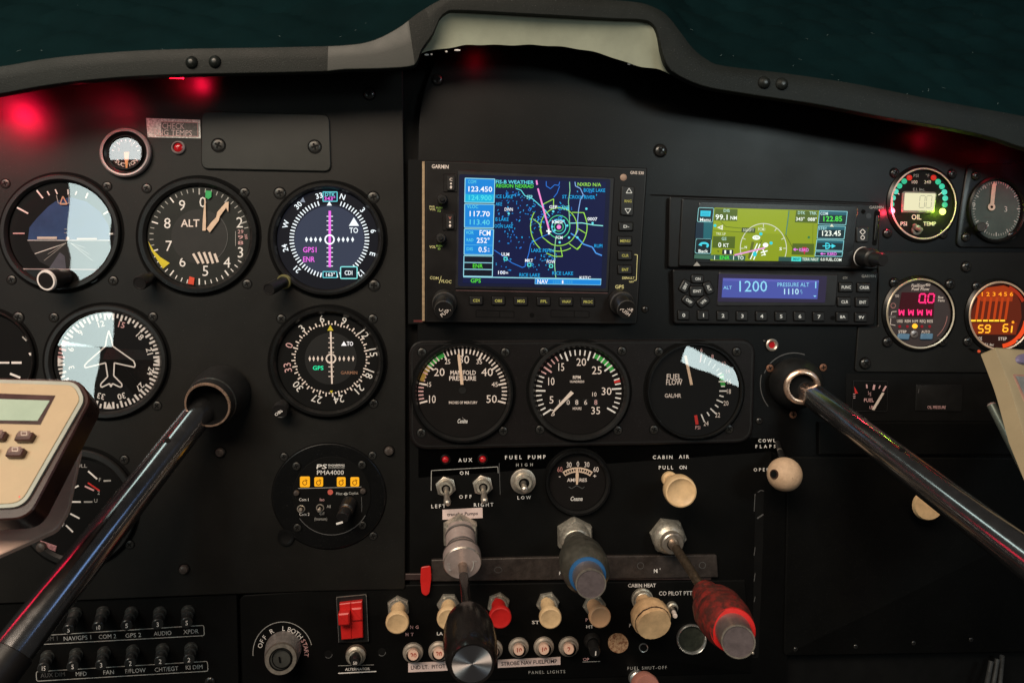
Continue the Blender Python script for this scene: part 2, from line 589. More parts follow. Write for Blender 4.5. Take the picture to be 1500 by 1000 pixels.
def tag(o, label, cat, group=None, kind=None):
    if label:
        o['label'] = label
    if cat:
        o['category'] = cat
    if group:
        o['group'] = group
    if kind:
        o['kind'] = kind
    return o


def thing(name, label, cat, x, y, h=0.0, group=None):
    o = bpy.data.objects.new(name, None)
    COL.objects.link(o)
    o.empty_display_size = 0.01
    o.location = W(x, y, h)
    ORG[o.name] = o.location.copy()
    return tag(o, label, cat, group)


# ------------------------------------------------------------------ screws: a few shared meshes
def _screw_mesh(name, m1, r, h, cross):
    mb = MB(0)
    me = bpy.data.meshes.new(name)
    vs, fs, mi = [], [], []
    n = 20
    prof = [(1.25, 0.0), (1.22, 0.5), (1.08, 0.5), (1.0, 0.2), (1.0, h * 0.55), (0.8, h * 0.9), (0.45, h)]
    for q, z in prof:
        for i in range(n):
            a = 2 * math.pi * i / n
            vs.append((q * r * math.cos(a) * S, -z * S, q * r * math.sin(a) * S))
    for k in range(len(prof) - 1):
        for i in range(n):
            j = (i + 1) % n
            fs.append((k * n + i, k * n + j, (k + 1) * n + j, (k + 1) * n + i))
            mi.append(1 if k < 3 else 0)
    fs.append(tuple(range((len(prof) - 1) * n, len(prof) * n)))
    mi.append(0)
    if cross:
        b = len(vs)
        w, L, z = r * 0.15, r * 0.58, h + 0.25
        pts = [(w, w), (w, L), (-w, L), (-w, w), (-L, w), (-L, -w), (-w, -w), (-w, -L), (w, -L), (w, -w), (L, -w), (L, w)]
        for x, y in pts:
            vs.append((x * S, -z * S, y * S))
        fs.append(tuple(range(b, b + 12)))
        mi.append(1)
    me.from_pydata(vs, [], fs)
    me.materials.append(m1)
    me.materials.append(SCREWD)
    me.polygons.foreach_set('material_index', mi)
    me.polygons.foreach_set('use_smooth', [True] * len(fs))
    me.set_sharp_from_angle(angle=math.radians(40))
    return me


SCM = {'flat': _screw_mesh('screw', SCREWM, 6.0, 1.6, True), 'dome': _screw_mesh('dome_screw', pm('screw_dark', (0.018, 0.017, 0.016), 0.22, spec=0.6, var=0.2), 8.0, 5.0, True),
       'rust': _screw_mesh('rust_screw', pm('screw_rusty', (0.22, 0.10, 0.06), 0.5, metal=0.4, var=0.4, vscale=600), 5.5, 1.8, True),
       'nut': _screw_mesh('nut_screw', pm('screw_plain', (0.16, 0.13, 0.115), 0.3, metal=0.7, var=0.3, vscale=500), 6.0, 5.5, False)}
rnd = random.Random(4)


def screw(parent, x, y, h, kind='flat', k=1.0):
    o = bpy.data.objects.new('screw', SCM[kind])
    COL.objects.link(o)
    o.parent = parent
    p = W(x, y, h)
    o.location = p - ORG[parent.name]
    o.rotation_euler = (0, rnd.uniform(0, 1.5), 0)
    sc = k * depth(p) / F / S
    o.scale = (sc, sc, sc)
    return o

# ------------------------------------------------------------------ the panel sheets
mb = MB(-14)
mb.poly([(-260, 140), (0, 122), (180, 104), (590, 94), (640, 66), (950, 66), (1010, 108), (1150, 132), (1350, 170), (1500, 202), (1800, 290), (1800, 1180), (-260, 1180)], 0, SLOTM)
o = mb.build('background')
tag(o, 'black unlit space behind the cockpit panel', 'background', kind='structure')

HL, HC, HR, HB = 7, 2, 5, 4

t = thing('instrument_panel', 'large satin black metal panel carrying the pilot flight instruments on the left', 'panel', 300, 480, HL)
mb = MB(0)
mb.prism(rpoly([(-120, 128), (0, 118), (180, 98), (400, 92), (590, 92), (594.5, 480), (593.5, 860), (455, 863), (290, 869), (-120, 886)], [0, 0, 0, 0, 12, 0, 4, 0, 0, 0]), -10, HL, PANEL, 1.2)
mb.build('panel_sheet', t)
screw(t, 541, 138, HL, 'dome')
for x, y in ((323, 662), (570, 660), (270, 833)):
    screw(t, x, y, HL, 'nut', 1.15)

t = thing('radio_panel', 'matt black centre panel sheet holding the two navigation displays below the glareshield arch', 'panel', 900, 300, HC)
mb = MB(0)
mb.prism(rpoly([(612, 700), (611, 260), (614, 150), (650, 56), (950, 56), (1010, 103), (1150, 128), (1350, 165), (1500, 195), (1720, 262), (1720, 720), (1128, 720), (1128, 662)], [0, 0, 40, 0, 0, 0, 0, 0, 0, 0, 0, 0, 0], 8), -10, HC, PANEL2, 1.0)
mb.line(952, 286, 1284, 298, 2.2, HC + 0.1, GAP)
mb.build('panel_sheet', t)
mb = MB(0)
mb.prism(rpoly([(598, 234), (622, 235), (622, 474), (598, 474)], 2), 0, HC + 1, SLOTM)
mb.prism(rect(618.5, 238, 622.5, 470), 0, 9, TAN, 0.5)
mb.line(606, 470, 622, 470, 3, HC + 1.2, pm('dull_red_edge', (0.10, 0.015, 0.015), 0.5))
mb.build('tray_slot', t)
screw(t, 641, 117, HC, 'dome', 0.95)
screw(t, 967, 221, HC, 'dome', 1.05)
screw(t, 945, 453, HC, 'dome', 0.6)
screw(t, 1112, 616, HC, 'dome', 0.6)
screw(t, 1120, 500, HC, 'dome', 0.3)

t = thing('engine_gauge_panel', 'black sub-panel on the right side around the fuel computer and orange temperature display', 'panel', 1370, 480, HR)
mb = MB(0)
mb.prism(rpoly([(1284, 369), (1700, 372), (1700, 547), (1250, 544), (1255, 478), (1284, 478)], [3, 0, 0, 6, 3, 3]), 0, HR, PANEL, 1.0)
mb.build('panel_sheet', t)
screw(t, 1415, 391, HR, 'dome', 0.9)
screw(t, 1267, 532, HR, 'dome', 0.95)

t = thing('lower_console', 'black lower centre panel printed with pump and cabin air lettering', 'panel', 850, 740, HC)
mb = MB(0)
mb.prism(rpoly([(600, 640), (1128, 640), (1152, 660), (1152, 1060), (600, 1060)], 2), -10, HC, PANEL3, 0.8)
z = zm(600, 640, 4.763)
for s_, x, y, cap, w in (('AUX', 388, 157, 24, 95), ('ON', 381, 247, 24, 65), ('OFF', 388, 412, 24, 88), ('LEFT', 200, 478, 24, 100), ('RIGHT', 515, 468, 24, 138), ('FUEL', 722, 138, 25, 118), ('PUMP', 885, 136, 25, 125), ('HIGH', 800, 190, 20, 120), ('LOW', 797, 418, 22, 95)):
    mb.text(s_, *z(x, y), cap / 4.763, HC + .3, WHITE if s_ != 'HIGH' else DIMW, w=w / 4.763, rot=1.5, bold=True, track=True)
z = zm(850, 640, 4.763)
for s_, x, y, cap, w in (('CABIN', 572, 137, 24, 140), ('AIR', 720, 134, 24, 70), ('PULL', 594, 209, 24, 102), ('ON', 714, 208, 24, 54), ('COWL', 1297, 22, 22, 120), ('FLAPS', 1288, 62, 22, 142), ('OPEN', 1262, 224, 22, 115)):
    mb.text(s_, *z(x, y), cap / 4.763, HC + .3, WHITE, w=w / 4.763, rot=0.5, bold=True, track=True)
mb.prism(rpoly([(1106, 718), (1118, 716), (1117, 790), (1110, 962), (1101, 962), (1104, 800)], 3), 0, HC + .4, SLOTM)
for y0, y1 in ((722, 748), (800, 812), (838, 850), (872, 880)):
    mb.line(1105, y0, 1103.5, y1, 1.1, HC + 1.0, FAINT)
mb.path([(1109, 720), (1113, 717), (1118, 718)], 1.2, HC + 1, FAINT)
mb.line(1108, 758, 1117, 752, 2.2, HC + 1, FAINT)
mb.build('panel_sheet', t)

t = thing('glovebox', 'plain black storage door at lower right with a cream turn latch', 'glovebox', 1320, 810, HC)
mb = MB(0)
mb.prism(rpoly([(1152, 668), (1720, 671), (1720, 948), (1146, 957)], [8, 0, 0, 6]), -6, 6, PANEL3, 1.6)
mb.build('door', t)
mb = MB(0)
A, B = W(1348, 735, 6), W(1361, 741, 34)
mb.turn(A, B, [(0, 9, CREAM), (.4, 9, CREAM), (.5, 18, CREAM), (.8, 22, CREAM), (1, 20, CREAM)], 28, cap=CREAM)
mb.build('latch', t)
for x, y in ((1165, 950), (1253, 946), (1338, 941), (1422, 936)):
    screw(t, x, y, 6, 'dome', 0.4)

t = thing('lower_ledge', 'long plain black ledge strip between the small fuel gauge and the storage door', 'trim strip', 1350, 640, HC)
mb = MB(0)
mb.prism(rect(1196, 617, 1720, 664), 0, 9, PANEL3, 1.5)
mb.build('strip', t)
mb = MB(0)
mb.prism(rect(1238, 547, 1720, 616), 0, HC + .7, SLOTM)  # raised black sheet, the recess's shade put into its colour
mb.build('recess_shade', t)

t = thing('breaker_panel', 'black panel at lower left printed with radio circuit names in outlined boxes', 'panel', 170, 940, HC)
mb = MB(0)
mb.prism([(-120, 889), (290, 872.5), (347, 869), (352, 1080), (-120, 1080)], -10, HC, PANEL3, 0.8)
z = zm(0, 840, 4.2857)
bx1 = rpoly([z(225, 385), z(1282, 318), z(1286, 382), z(225, 440)], 3)
mb.path(bx1, 1.1, HC + .2, DIMW, True)
bx2 = rpoly([z(232, 608), z(1305, 543), z(1309, 605), z(235, 668)], 3)
mb.path(bx2, 1.1, HC + .2, DIMW, True)
for s_, x, y, w in (('COM 1', 318, 402, 110), ('NAV/GPS 1', 493, 397, 182), ('COM 2', 678, 388, 112), ('GPS 2', 840, 380, 102), ('AUDIO', 1025, 368, 112), ('XPDR', 1202, 357, 95), ('AUX DIM', 337, 628, 155), ('MFD', 514, 622, 72), ('FAN', 686, 612, 72), ('F/FLOW', 853, 602, 130), ('CHT/EGT', 1048, 592, 150), ('KI DIM', 1222, 580, 110)):
    mb.text(s_, *z(x, y), 26 / 4.2857, HC + .3, MIDW if x > 380 else FAINT, w=w / 4.2857, rot=3.4)
mb.build('panel_sheet', t)
screw(t, 308, 997, HC, 'dome', 0.9)

t = thing('switch_panel', 'black bottom switch panel with ignition lettering and pull switch legends', 'panel', 720, 930, HB)
mb = MB(0)
mb.prism(rpoly([(352, 876), (358, 870), (600, 855), (1090, 848), (1100, 984), (356, 1004)], 1.5), -6, HB, PANEL3, 1.2)
zi = zm(340, 840, 5)
cx, cy = zi(375, 570)
mb.disc(cx, cy, 44, 46, HB + .15, GAP)
mb.arc(cx, cy, 44, 46, 1.0, -95, 75, HB + .2, DIMW)
mb.ctext('OFF', cx, cy, 34.5, 36, -72, 11, 6.6, HB + .4, WHITE)
mb.ctext('R', cx, cy, 34.5, 36, -28, 11, 6.8, HB + .4, WHITE)
mb.ctext('L', cx, cy, 34.5, 36, 2, 11, 6.6, HB + .4, WHITE)
mb.ctext('BOTH', cx, cy, 34.5, 36, 16, 10.6, 6.6, HB + .4, WHITE)
mb.ctext('START', cx, cy, 34.5, 36, 60, 8.6, 6.4, HB + .4, PINKW)
z = zm(340, 840, 5)
mb.text('ALTERNATOR', *z(920, 686), 3.6, HB + .3, WHITE, w=36, rot=1.5, bold=True)
mb.line(*z(780, 662), *z(1040, 655), 0.7, HB + .3, DIMW)
mb.line(*z(780, 717), *z(1058, 703), 1.6, HB + .3, WHITE)
mb.text('NG', *z(1335, 381), 4.6, HB + .3, PINKW, w=13, bold=True, track=True)
mb.text('HT', *z(1300, 434), 4.6, HB + .3, PINKW, w=12, bold=True, track=True)
for x, y in ((708, 578), (1098, 562)):
    mb.disc(*z(x, y), 6, 6, HB + .3, SLOTM)
    mb.arc(*z(x, y), 6, 6, 1.0, 90, 230, HB + .4, FAINT)
z = zm(560, 800, 5)
mb.text('LA', *z(420, 628), 4.6, HB + .3, WHITE, w=9, bold=True)
mb.text('ST', *z(1120, 546), 4.6, HB + .3, WHITE, w=11, bold=True)
mb.text('PANEL LIGHTS', *z(1202, 908), 4.4, HB + .3, DIMW, w=54, rot=1.5, track=True)
z = zm(820, 800, 5)
mb.text('P', *z(192, 528), 4.4, HB + .3, PINKW, bold=True)
mb.text('HT', *z(215, 578), 4.6, HB + .3, WHITE, w=11, bold=True)
mb.text('P', *z(510, 568), 4.6, HB + .3, WHITE, bold=True)
mb.text('CABIN HEAT', *z(596, 277), 5.0, HB + .3, WHITE, w=41, rot=0.5, bold=True)
mb.text('CO PILOT PTT', *z(842, 334), 5.8, HB + .3, WHITE, w=49, rot=0.5)
mb.text('FUEL SHUT-OFF', *z(634, 878), 4.4, HB + .3, DIMW, w=58, rot=1.5, track=True)
mb.text('OP', *z(188, 816), 4.2, HB + .3, PINKW, w=9)
mb.line(*z(162, 834), *z(292, 830), 0.8, HB + .3, DIMW)
mb.build('panel_sheet', t)

t = thing('placard_bar', 'dark metal bar behind the three engine levers with worn white lettering', 'bar', 835, 832, 8)
mb = MB(0)
mb.prism(rpoly([(632, 817), (845, 812), (1047, 810), (1049, 842), (845, 845), (633, 848)], 1.5), 2, 9, pm('bar_metal', (0.050, 0.040, 0.036), 0.45, metal=0.3, var=0.35, vscale=120, bump=0.3, bscale=500), 1)
mb.prism(rect(594, 838, 1040, 847), 2, 6, pm('bar_under', (0.055, 0.036, 0.034), 0.4, metal=0.3, var=0.3, vscale=100), 0.8)
z = zm(820, 800, 5)
mb.text('M', *z(690, 163), 5.4, 9.3, WHITE, bold=True)
mb.text("'", *z(722, 158), 5.4, 9.3, WHITE, bold=True)
mb.text('P', *zm(560, 800, 5)(1295, 180), 4.6, 9.3, WHITE, bold=True)
for x, y in ((580, 125), (1030, 122)):
    mb.ring(*z(x, y), 5, 5, 0.8, 9.2, FAINT, 20)
mb.ring(*zm(560, 800, 5)(845, 155), 6, 4.5, 0.7, 9.2, FAINT, 20)
mb.build('bar', t)

mb = MB(0)
mb.prism(rpoly([(617, 826), (631, 824), (632, 842), (629, 864), (624, 868), (618, 864), (616, 845)], 3), 10, 13, REDP, 0.8)
o = mb.build('red_tag')
tag(o, 'small red plastic tag hanging at the end of the dark bar', 'tag')


# ------------------------------------------------------------------ round instruments
def bezel(t, cx, cy, rx, ry, h, fi=0.86, mat=BEZEL, rise=7, gap=True, inner=GAP, step=0.055):
    mb = MB(h)
    pr = [(1.05, 0.25, GAP), (1.0, 0.3, GAP), (1.0, rise * .55, mat), (0.99, rise * .8, mat), (0.975, rise, mat), (fi + step, rise, BEZELG), (fi + 0.008, rise * .45, inner), (fi, 0.6, inner)]
    if not gap:
        pr = pr[2:]
    mb.lathe(cx, cy, rx, ry, pr, mat, 72)
    return mb.build('bezel', t)


def dialmb(cx, cy, rx, ry, h, mat=DIAL):
    mb = MB(h + 0.5)
    mb.disc(cx, cy, rx, ry, 0, mat, 64)
    return mb


def glass(t, cx, cy, rx, ry, h, name='glass'):
    mb = MB(h)
    mb.disc(cx, cy, rx, ry, 0, GLASS, 64)
    return mb.build(name, t)


def setknob(t, base, tip, h0, h1, r, mat=KNOBB, rimmat=None, name='setting_knob', flange=None):
    mb = MB(0)
    A, B = W(base[0], base[1], h0), W(tip[0], tip[1], h1)
    pr = []
    if flange:
        pr += [(0, r * 1.12, flange), (.10, r * 1.12, flange), (.10, r * .9, mat)]
    else:
        pr += [(0, r * .7, mat)]
    pr += [(.45, r * .72, mat), (.5, r * .98, mat), (.93, r, rimmat or mat), (1.0, r * .93, rimmat or mat), (1.0, r * .78, mat), (.985, r * .74, mat)]
    mb.turn(A, B, pr, 30, cap=mat)
    return mb.build(name, t)


# attitude indicator
t = thing('attitude_indicator', 'round artificial horizon with blue sky half and cream wing bars at upper left', 'flight instrument', 90, 341, HL)
bezel(t, 90, 341, 88, 85, HL, 0.865, BEZELG)
mb = dialmb(90, 341, 76, 74, HL)
z = zm(0, 240, 3.7025)
SKY = pm('horizon_sky', (0.035, 0.075, 0.20), 0.6, spec=0.2, var=0.35, vscale=25)
mb.poly([z(x, y) for x, y in ((152, 415), (160, 345), (200, 295), (262, 232), (300, 205), (380, 180), (470, 205), (545, 260), (590, 335), (598, 415))], .2, SKY)
GND = pm('horizon_ground', (0.010, 0.010, 0.011), 0.6, var=0.2)
mb.poly([z(x, y) for x, y in ((152, 416), (598, 416), (570, 505), (500, 575), (300, 575), (215, 530), (175, 470))], .2, GND)
mb.poly([z(x, y) for x, y in ((325, 480), (352, 500), (360, 575), (262, 575))], .5, pm('horizon_blade', (0.09, 0.09, 0.12), 0.5, var=0.2))
mb.line(*z(150, 415), *z(598, 415), 1.0, .6, WHITE)
mb.line(*z(190, 488), *z(360, 430), 1.2, .6, WHITE)
for k in (1, -1):
    for L, yy in ((16, 455), (26, 490), (36, 525)):
        mb.line(*z(372 + k * 12, 425 + 5), *z(372 + k * (60 + L * 2), yy), 0.7, .6, DIMW)
mb.line(*z(205, 402), *z(312, 402), 3.4, 1.6, NEEDLEW)
mb.line(*z(420, 407), *z(528, 407), 2.2, 1.6, NEEDLEW)
mb.disc(*z(370, 405), 2.6, 2.6, 1.6, NEEDLEW, 16)
for yy in (355, 375):
    mb.line(*z(350, yy), *z(364, yy), 1, 1, DIMW)
# the dark mask with bank marks above, flat edge below
mk = MB(HL + 2.2)
for x0, y0, x1, y1, w in ((203, 145, 237, 188, 2.4), (260, 150, 272, 172, 2), (303, 140, 315, 165, 2), (372, 140, 374, 168, 2), (420, 150, 412, 170, 2), (480, 160, 468, 188, 2.4), (97, 238, 157, 270, 2.4), (565, 275, 592, 258, 2.4), (75, 378, 138, 378, 2.0), (596, 380, 632, 380, 2.2)):
    mb.line(*z(x0, y0), *z(x1, y1), w, 2.0, PINKW if x1 < 140 and y1 > 300 else WHITE)
mb.path([z(310, 172), z(320, 215), z(378, 215), z(378, 170)], 1.1, 2, DIMW)
mb.path([z(345, 178), z(330, 220), z(368, 220)], 1.6, 2.2, pm('pointer_orange', (0.75, 0.40, 0.26), 0.5), True)
mb.poly([z(110, 572), z(575, 576), z(520, 640), z(420, 672), z(300, 672), z(180, 640)], 2.4, BEZEL)
mb.line(*z(110, 570), *z(575, 574), 1.4, 2.8, pm('edge_pink', (0.5, 0.38, 0.38), 0.4))
mb.build('dial', t)
glass(t, 90, 341, 76, 74, HL + 7)
setknob(t, (96, 405), (67, 411), HL + 4, HL + 40, 15.5, KNOBB, WHITE)
for x, y in ((8, 269), (157, 273), (17, 410), (166, 411)):
    screw(t, x, y, HL)

# altimeter
t = thing('altimeter', 'round altimeter with white digits, a yellow arc and a green marker by zero', 'flight instrument', 291, 346, HL)
bezel(t, 291, 346, 88, 85, HL, 0.855, BEZEL)
mb = dialmb(292, 346.5, 75, 72.5, HL, pm('dial_altimeter', (0.016, 0.018, 0.016), 0.55, spec=0.25))
cx, cy = 292, 346.5
for i in range(50):
    a = i * 7.2
    if 80 < a < 118:
        continue
    if i % 5 == 0:
        mb.tick(cx, cy, 73, 70.5, 0.87, 1.0, a, 2.0, .3, WHITE if a > 100 else DIMW)
    else:
        mb.tick(cx, cy, 73, 70.5, 0.92, 1.0, a, 1.3, .3, DIMW if a < 100 or a > 250 else WHITE)
z = zm(0, 240, 3.7025)
for ch, x, y in (('0', 1100, 208), ('9', 988, 225), ('8', 908, 322), ('7', 915, 445), ('6', 990, 530), ('5', 1115, 580), ('4', 1232, 535), ('3', 1305, 480), ('2', 1300, 318)):
    mb.text(ch, *z(x, y), 15, .4, WHITE)
mb.text('ALT', *z(1033, 322), 10.5, .9, WARMW, w=27, bold=True)
mb.disc(cx, cy, 41, 40, .2, pm('dial_inner', (0.014, 0.0135, 0.0125), 0.5))
mb.arc(cx, cy, 42, 41, 1, 40, 150, .5, FAINT)
for k in range(5):
    x = 1040 + k * 29
    mb.line(*z(x + 8, 487 - 8 * (k in (1, 2, 3))), *z(x + 38 - k * 3, 540 - 6 * (k == 4)), 3.6, .6, NEEDLEW)
mb.poly([z(805, 420), z(822, 470), z(850, 515), z(885, 568), z(922, 538), z(870, 505), z(835, 470)], .8, YELM)
for i, (s_, y) in enumerate((('29', 368), ('9', 398), ('8', 428))):
    mb.text(s_, *z(1305, y), 5.4, .5, PINKW, w=9)
mb.text('300', *z(1335, 395), 4.0, .5, PINKW, w=8, rot=-80)
mb.line(*z(1278, 365), *z(1278, 445), .8, .5, DIMW)
mb.build('dial', t)
mb = MB(HL + 3)
mb.poly([z(1115, 145), z(1147, 148), z(1146, 180), z(1130, 192), z(1113, 182)], 0, pm('marker_green', (0.03, 0.42, 0.12), 0.5))
mb.build('marker', t)
mb = MB(HL + 3)
mb.poly([z(1028, 610), z(1055, 618), z(1050, 656), z(1018, 650)], 0, pm('marker_red', (0.72, 0.07, 0.03), 0.5))
mb.build('marker', t)
mb = MB(HL + 3.2)
mb.poly([z(1097, 362), z(1100, 300), z(1110, 185), z(1114, 185), z(1117, 300), z(1116, 362)], 0, NEEDLE)
mb.build('needle', t)
mb = MB(HL + 3.8)
mb.poly([z(1120, 352), z(1145, 318), z(1172, 290), z(1178, 262), z(1225, 208), z(1240, 205), z(1238, 262), z(1226, 238), z(1192, 285), z(1186, 308), z(1138, 372)], 0, NEEDLE)
mb.build('needle', t)
setknob(t, (222, 405), (204, 415), HL + 3, HL + 34, 10.5)
for x, y in ((215, 276), (358, 282), (362, 416)):
    screw(t, x, y, HL)

# digital course indicator
t = thing('digital_course_indicator', 'round lit digital course indicator with magenta bar and white compass letters', 'flight instrument', 480, 350, HL)
bezel(t, 480, 351, 84, 83, HL, 0.88, BEZEL, rise=9)
z = zm(300, 250, 4.547)
cx, cy = z(830, 455)
mb = MB(HL + 1)
mb.disc(480, 351, 74.5, 73.5, 0, em('#0a0d17', 1), 64)
SCRN = em('#363d50', 1.0)
mb.disc(cx, cy + 2, 51, 50, .3, SCRN, 56)
mb.ring(cx, cy + 2, 54, 53, 3.2, .25, em('#1d2232', 1), 56)
LW, LM, LC = em('#f2fbff', 1.15), em('#f06ae8', 1.1), em('#6fe0ea', 1.0)
for i in range(72):
    a = i * 5 - 17
    if -17 < (a + 180) % 360 - 180 < 17 or abs((a % 360) - 180) < 11 or 140 < a % 360 < 163:
        continue
    mb.tick(cx, cy, 58.5, 57.5, 0.885, 1.0, a, 1.9 if i % 2 == 0 else 1.5, .5, LW)
for s_, x, y, r in (('N', 918, 175, -20), ('3', 1052, 262, -48), ('6', 1122, 403, -76), ('E', 1117, 555, -105), ('12', 1040, 682, 225), ('21', 612, 655, 135), ('24', 535, 515, 105), ('W', 540, 357, 75), ('30', 622, 232, 45), ('33', 762, 168, 15)):
    mb.text(s_, *z(x, y), 7.6, .6, LW, rot=r, bold=True)
mb.prism(rect(*z(788, 143), *z(882, 205)), .5, .8, em('#161b38'))
mb.path(rect(*z(788, 143), *z(882, 205)), 1.2, .9, LC, True)
mb.text('DTK', *z(833, 160), 5.0, 1.0, LC, w=15, bold=True)
mb.text('343\u00b0', *z(833, 187), 5.2, 1.0, LM, w=17, bold=True)
mb.poly([z(830, 205), z(847, 233), z(813, 233)], .8, LW)
mb.poly([z(655, 178), z(670, 212), z(634, 208)], .8, em('#8a93a0'))
mb.line(*z(833, 268), *z(833, 643), 3.6, 1.0, LM)
for k in range(12):
    y = 305 + k * 30
    if abs(y - 457) < 40:
        continue
    mb.line(*z(812, y), *z(854, y), 1.1, .8, LW)
for x in (678, 708, 738, 770, 892, 922, 952, 985):
    px, py = z(x, 459)
    mb.poly([(px, py - 4), (px + 2.2, py), (px, py + 4), (px - 2.2, py)], .8, LW)
mb.ring(*z(832, 459), 7.6, 7.6, 2.2, 1.2, LW, 32)
mb.poly([z(993, 312), z(1028, 368), z(960, 368)], .8, LW)
mb.text('TO', *z(993, 398), 7.6, .8, LW, w=13, bold=True)
mb.text('GPS1', *z(703, 527), 7.4, .8, LM, w=22, bold=True)
mb.text('ENR', *z(692, 590), 7.4, .8, LM, w=17.5, bold=True)
mb.prism(rpoly(rect(*z(905, 640), *z(1015, 718)), 1.5), .5, .9, em('#0a1828'))
mb.path(rpoly(rect(*z(905, 640), *z(1015, 718)), 1.5), 1.5, 1.0, em('#8ff0ee'), True)
mb.text('CDI', *z(958, 680), 6.2, 1.0, LW, w=12, bold=True)
mb.prism(rect(*z(788, 672), *z(880, 712)), .5, .9, em('#0a1828'))
mb.path(rect(*z(788, 672), *z(880, 712)), 1.1, 1.0, LC, True)
mb.text('163\u00b0', *z(835, 692), 5.2, 1.0, LW, w=15, bold=True)
mb.build('screen', t)
setknob(t, z(535, 735), z(425, 790), HL + 4, HL + 46, 9.5, KNOBB, None, 'setting_knob', pm('knob_ring', (0.26, 0.24, 0.10), 0.35, metal=0.4))
for x, y in ((410, 283), (547, 289), (548, 418)):
    screw(t, x, y, HL, k=1.25)

# heading indicator
t = thing('heading_indicator', 'round heading indicator with white aeroplane outline and toothed compass ring', 'flight instrument', 157, 529, HL)
bezel(t, 156.5, 529.5, 90, 83, HL, 0.865, BEZELG, rise=7)
z = zm(0, 430, 3.7025)
cx, cy = 160, 528.5
mb = dialmb(158, 529.5, 78, 72.5, HL)
for i in range(72):
    a = i * 5 - 135
    mb.tick(cx, cy, 75.5, 70, 0.86 if i % 2 == 0 else 0.91, 1.0, a, 3.2 if i % 2 == 0 else 2.6, .3, PINKW if 268 < a % 360 < 300 else WHITE)
for k, x, y in ((12, 545, 165), (15, 657, 168), (18, 757, 228), (21, 812, 315), (24, 818, 420), (27, 760, 505), (30, 660, 555), (33, 548, 555), (3, 388, 400), (6, 385, 302), (9, 438, 212)):
    px, py = z(x, y)
    mb.text(str(k), px, py, 8.4, .4, PINKW if k == 15 else WHITE, rot=-(k * 10 - 135), bold=True)
for k in (0, 9, 18, 27):
    a = k * 10 - 135 + 45
    r_ = math.radians(a)
    px, py = cx + 70 * math.sin(r_), cy - 65 * math.cos(r_)
    c_, s_ = math.cos(r_), math.sin(r_)
    mb.poly([(px - 5 * c_ + 5 * s_, py - 5 * s_ - 5 * c_), (px + 5 * c_ + 5 * s_, py + 5 * s_ - 5 * c_), (px - 5 * s_, py + 5 * c_)], .5, WHITE)
mb.build('dial', t)
mb = MB(HL + 3)
mb.path([z(x, y) for x, y in ((590, 200), (605, 250), (612, 285), (725, 365), (733, 385), (730, 399), (620, 375), (617, 445), (660, 488), (662, 503), (650, 506), (610, 487), (602, 505), (595, 487), (552, 507), (545, 500), (548, 487), (584, 450), (573, 375), (462, 402), (458, 390), (475, 370), (572, 285), (578, 245))], 2.0, 0, WHITE, True)
mb.build('aeroplane_symbol', t)
glass(t, 158, 529.5, 78, 72.5, HL + 7)
for x, y in ((79, 465), (224, 464), (230, 594)):
    screw(t, x, y, HL)

# turn coordinator at the frame edge
t = thing('turn_coordinator', 'partly seen round dial with short white bars at the far left edge', 'flight instrument', -24, 527, HL)
bezel(t, -24, 527, 77, 75, HL, 0.92, BEZELG)
mb = dialmb(-24, 527, 71, 69.5, HL)
for x0, y0, x1, y1, w in ((-14, 531, 14, 531, 2.6), (17, 531, 32, 531, 3.2), (15, 547, 30, 553, 3.2)):
    mb.line(x0, y0, x1, y1, w, .5, WHITE)
mb.line(33, 493, 39, 499, 2, .5, DIMW)
mb.poly([(42, 517), (46, 516), (47.5, 520), (44, 520.5)], .5, WHITE)
mb.build('dial', t)
screw(t, 27, 465, HL, k=1.2)

# course deviation indicator
t = thing('course_deviation_indicator', 'round black course indicator with white degree ring and small green GPS light', 'flight instrument', 480, 530, HL)
bezel(t, 480, 530, 84, 80.5, HL, 0.875, BEZEL, rise=10)
z = zm(250, 430, 3.7025)
cx, cy = z(868, 352)
mb = dialmb(480, 530, 74, 71, HL)
mb.disc(cx, cy, 38, 38, .2, pm('dial_centre', (0.004, 0.004, 0.004), 0.6), 48)
for i in range(72):
    a = i * 5 - 73
    if i % 2 == 0:
        mb.tick(cx, cy, 57.5, 55.5, 0.87 if i % 6 == 0 else 0.9, 1.0, a, 1.9, .4, WARMW)
    else:
        r_ = math.radians(a)
        mb.disc(cx + 52.5 * math.sin(r_), cy - 50.5 * math.cos(r_), 1.3, 1.3, .4, WARMW, 8)
for k, x, y in ((6, 820, 137), (9, 940, 148), (12, 1047, 215), (15, 1098, 315), (18, 1080, 432), (21, 1020, 520), (24, 912, 572), (27, 793, 570), (30, 690, 502), (33, 635, 400), (0, 643, 280), (3, 712, 187)):
    px, py = z(x, y)
    a = math.degrees(math.atan2(px - cx, -(py - cy)))
    mb.text(str(k), px, py, 10.6, .4, PINKW if k in (0, 33) else WHITE, rot=-a)
mb.poly([z(866, 170), z(883, 200), z(850, 200)], .8, YELM)
mb.poly([z(872, 540), z(880, 525), z(863, 525)], .8, YELM)
for k in range(9):
    if k == 4:
        continue
    y = 240 + k * 26
    mb.line(*z(856, y), *z(886, y), 1.2, .8, WARMW)
for x in (755, 776, 799, 822, 917, 940, 966, 990):
    px, py = z(x, 352)
    mb.poly([(px, py - 4.2), (px + 1.8, py), (px, py + 4.2), (px - 1.8, py)], .8, WARMW)
mb.ring(*z(870, 352), 7.8, 7.4, 2.2, 1.2, WARMW, 32)
mb.text('GARMIN', *z(968, 428), 4.4, .8, pm('mark_orange', (0.30, 0.15, 0.09), 0.6), w=25, bold=True)
mb.poly([z(925, 282), z(955, 282), z(940, 258)], .8, em('#fff6f2', 1.1))
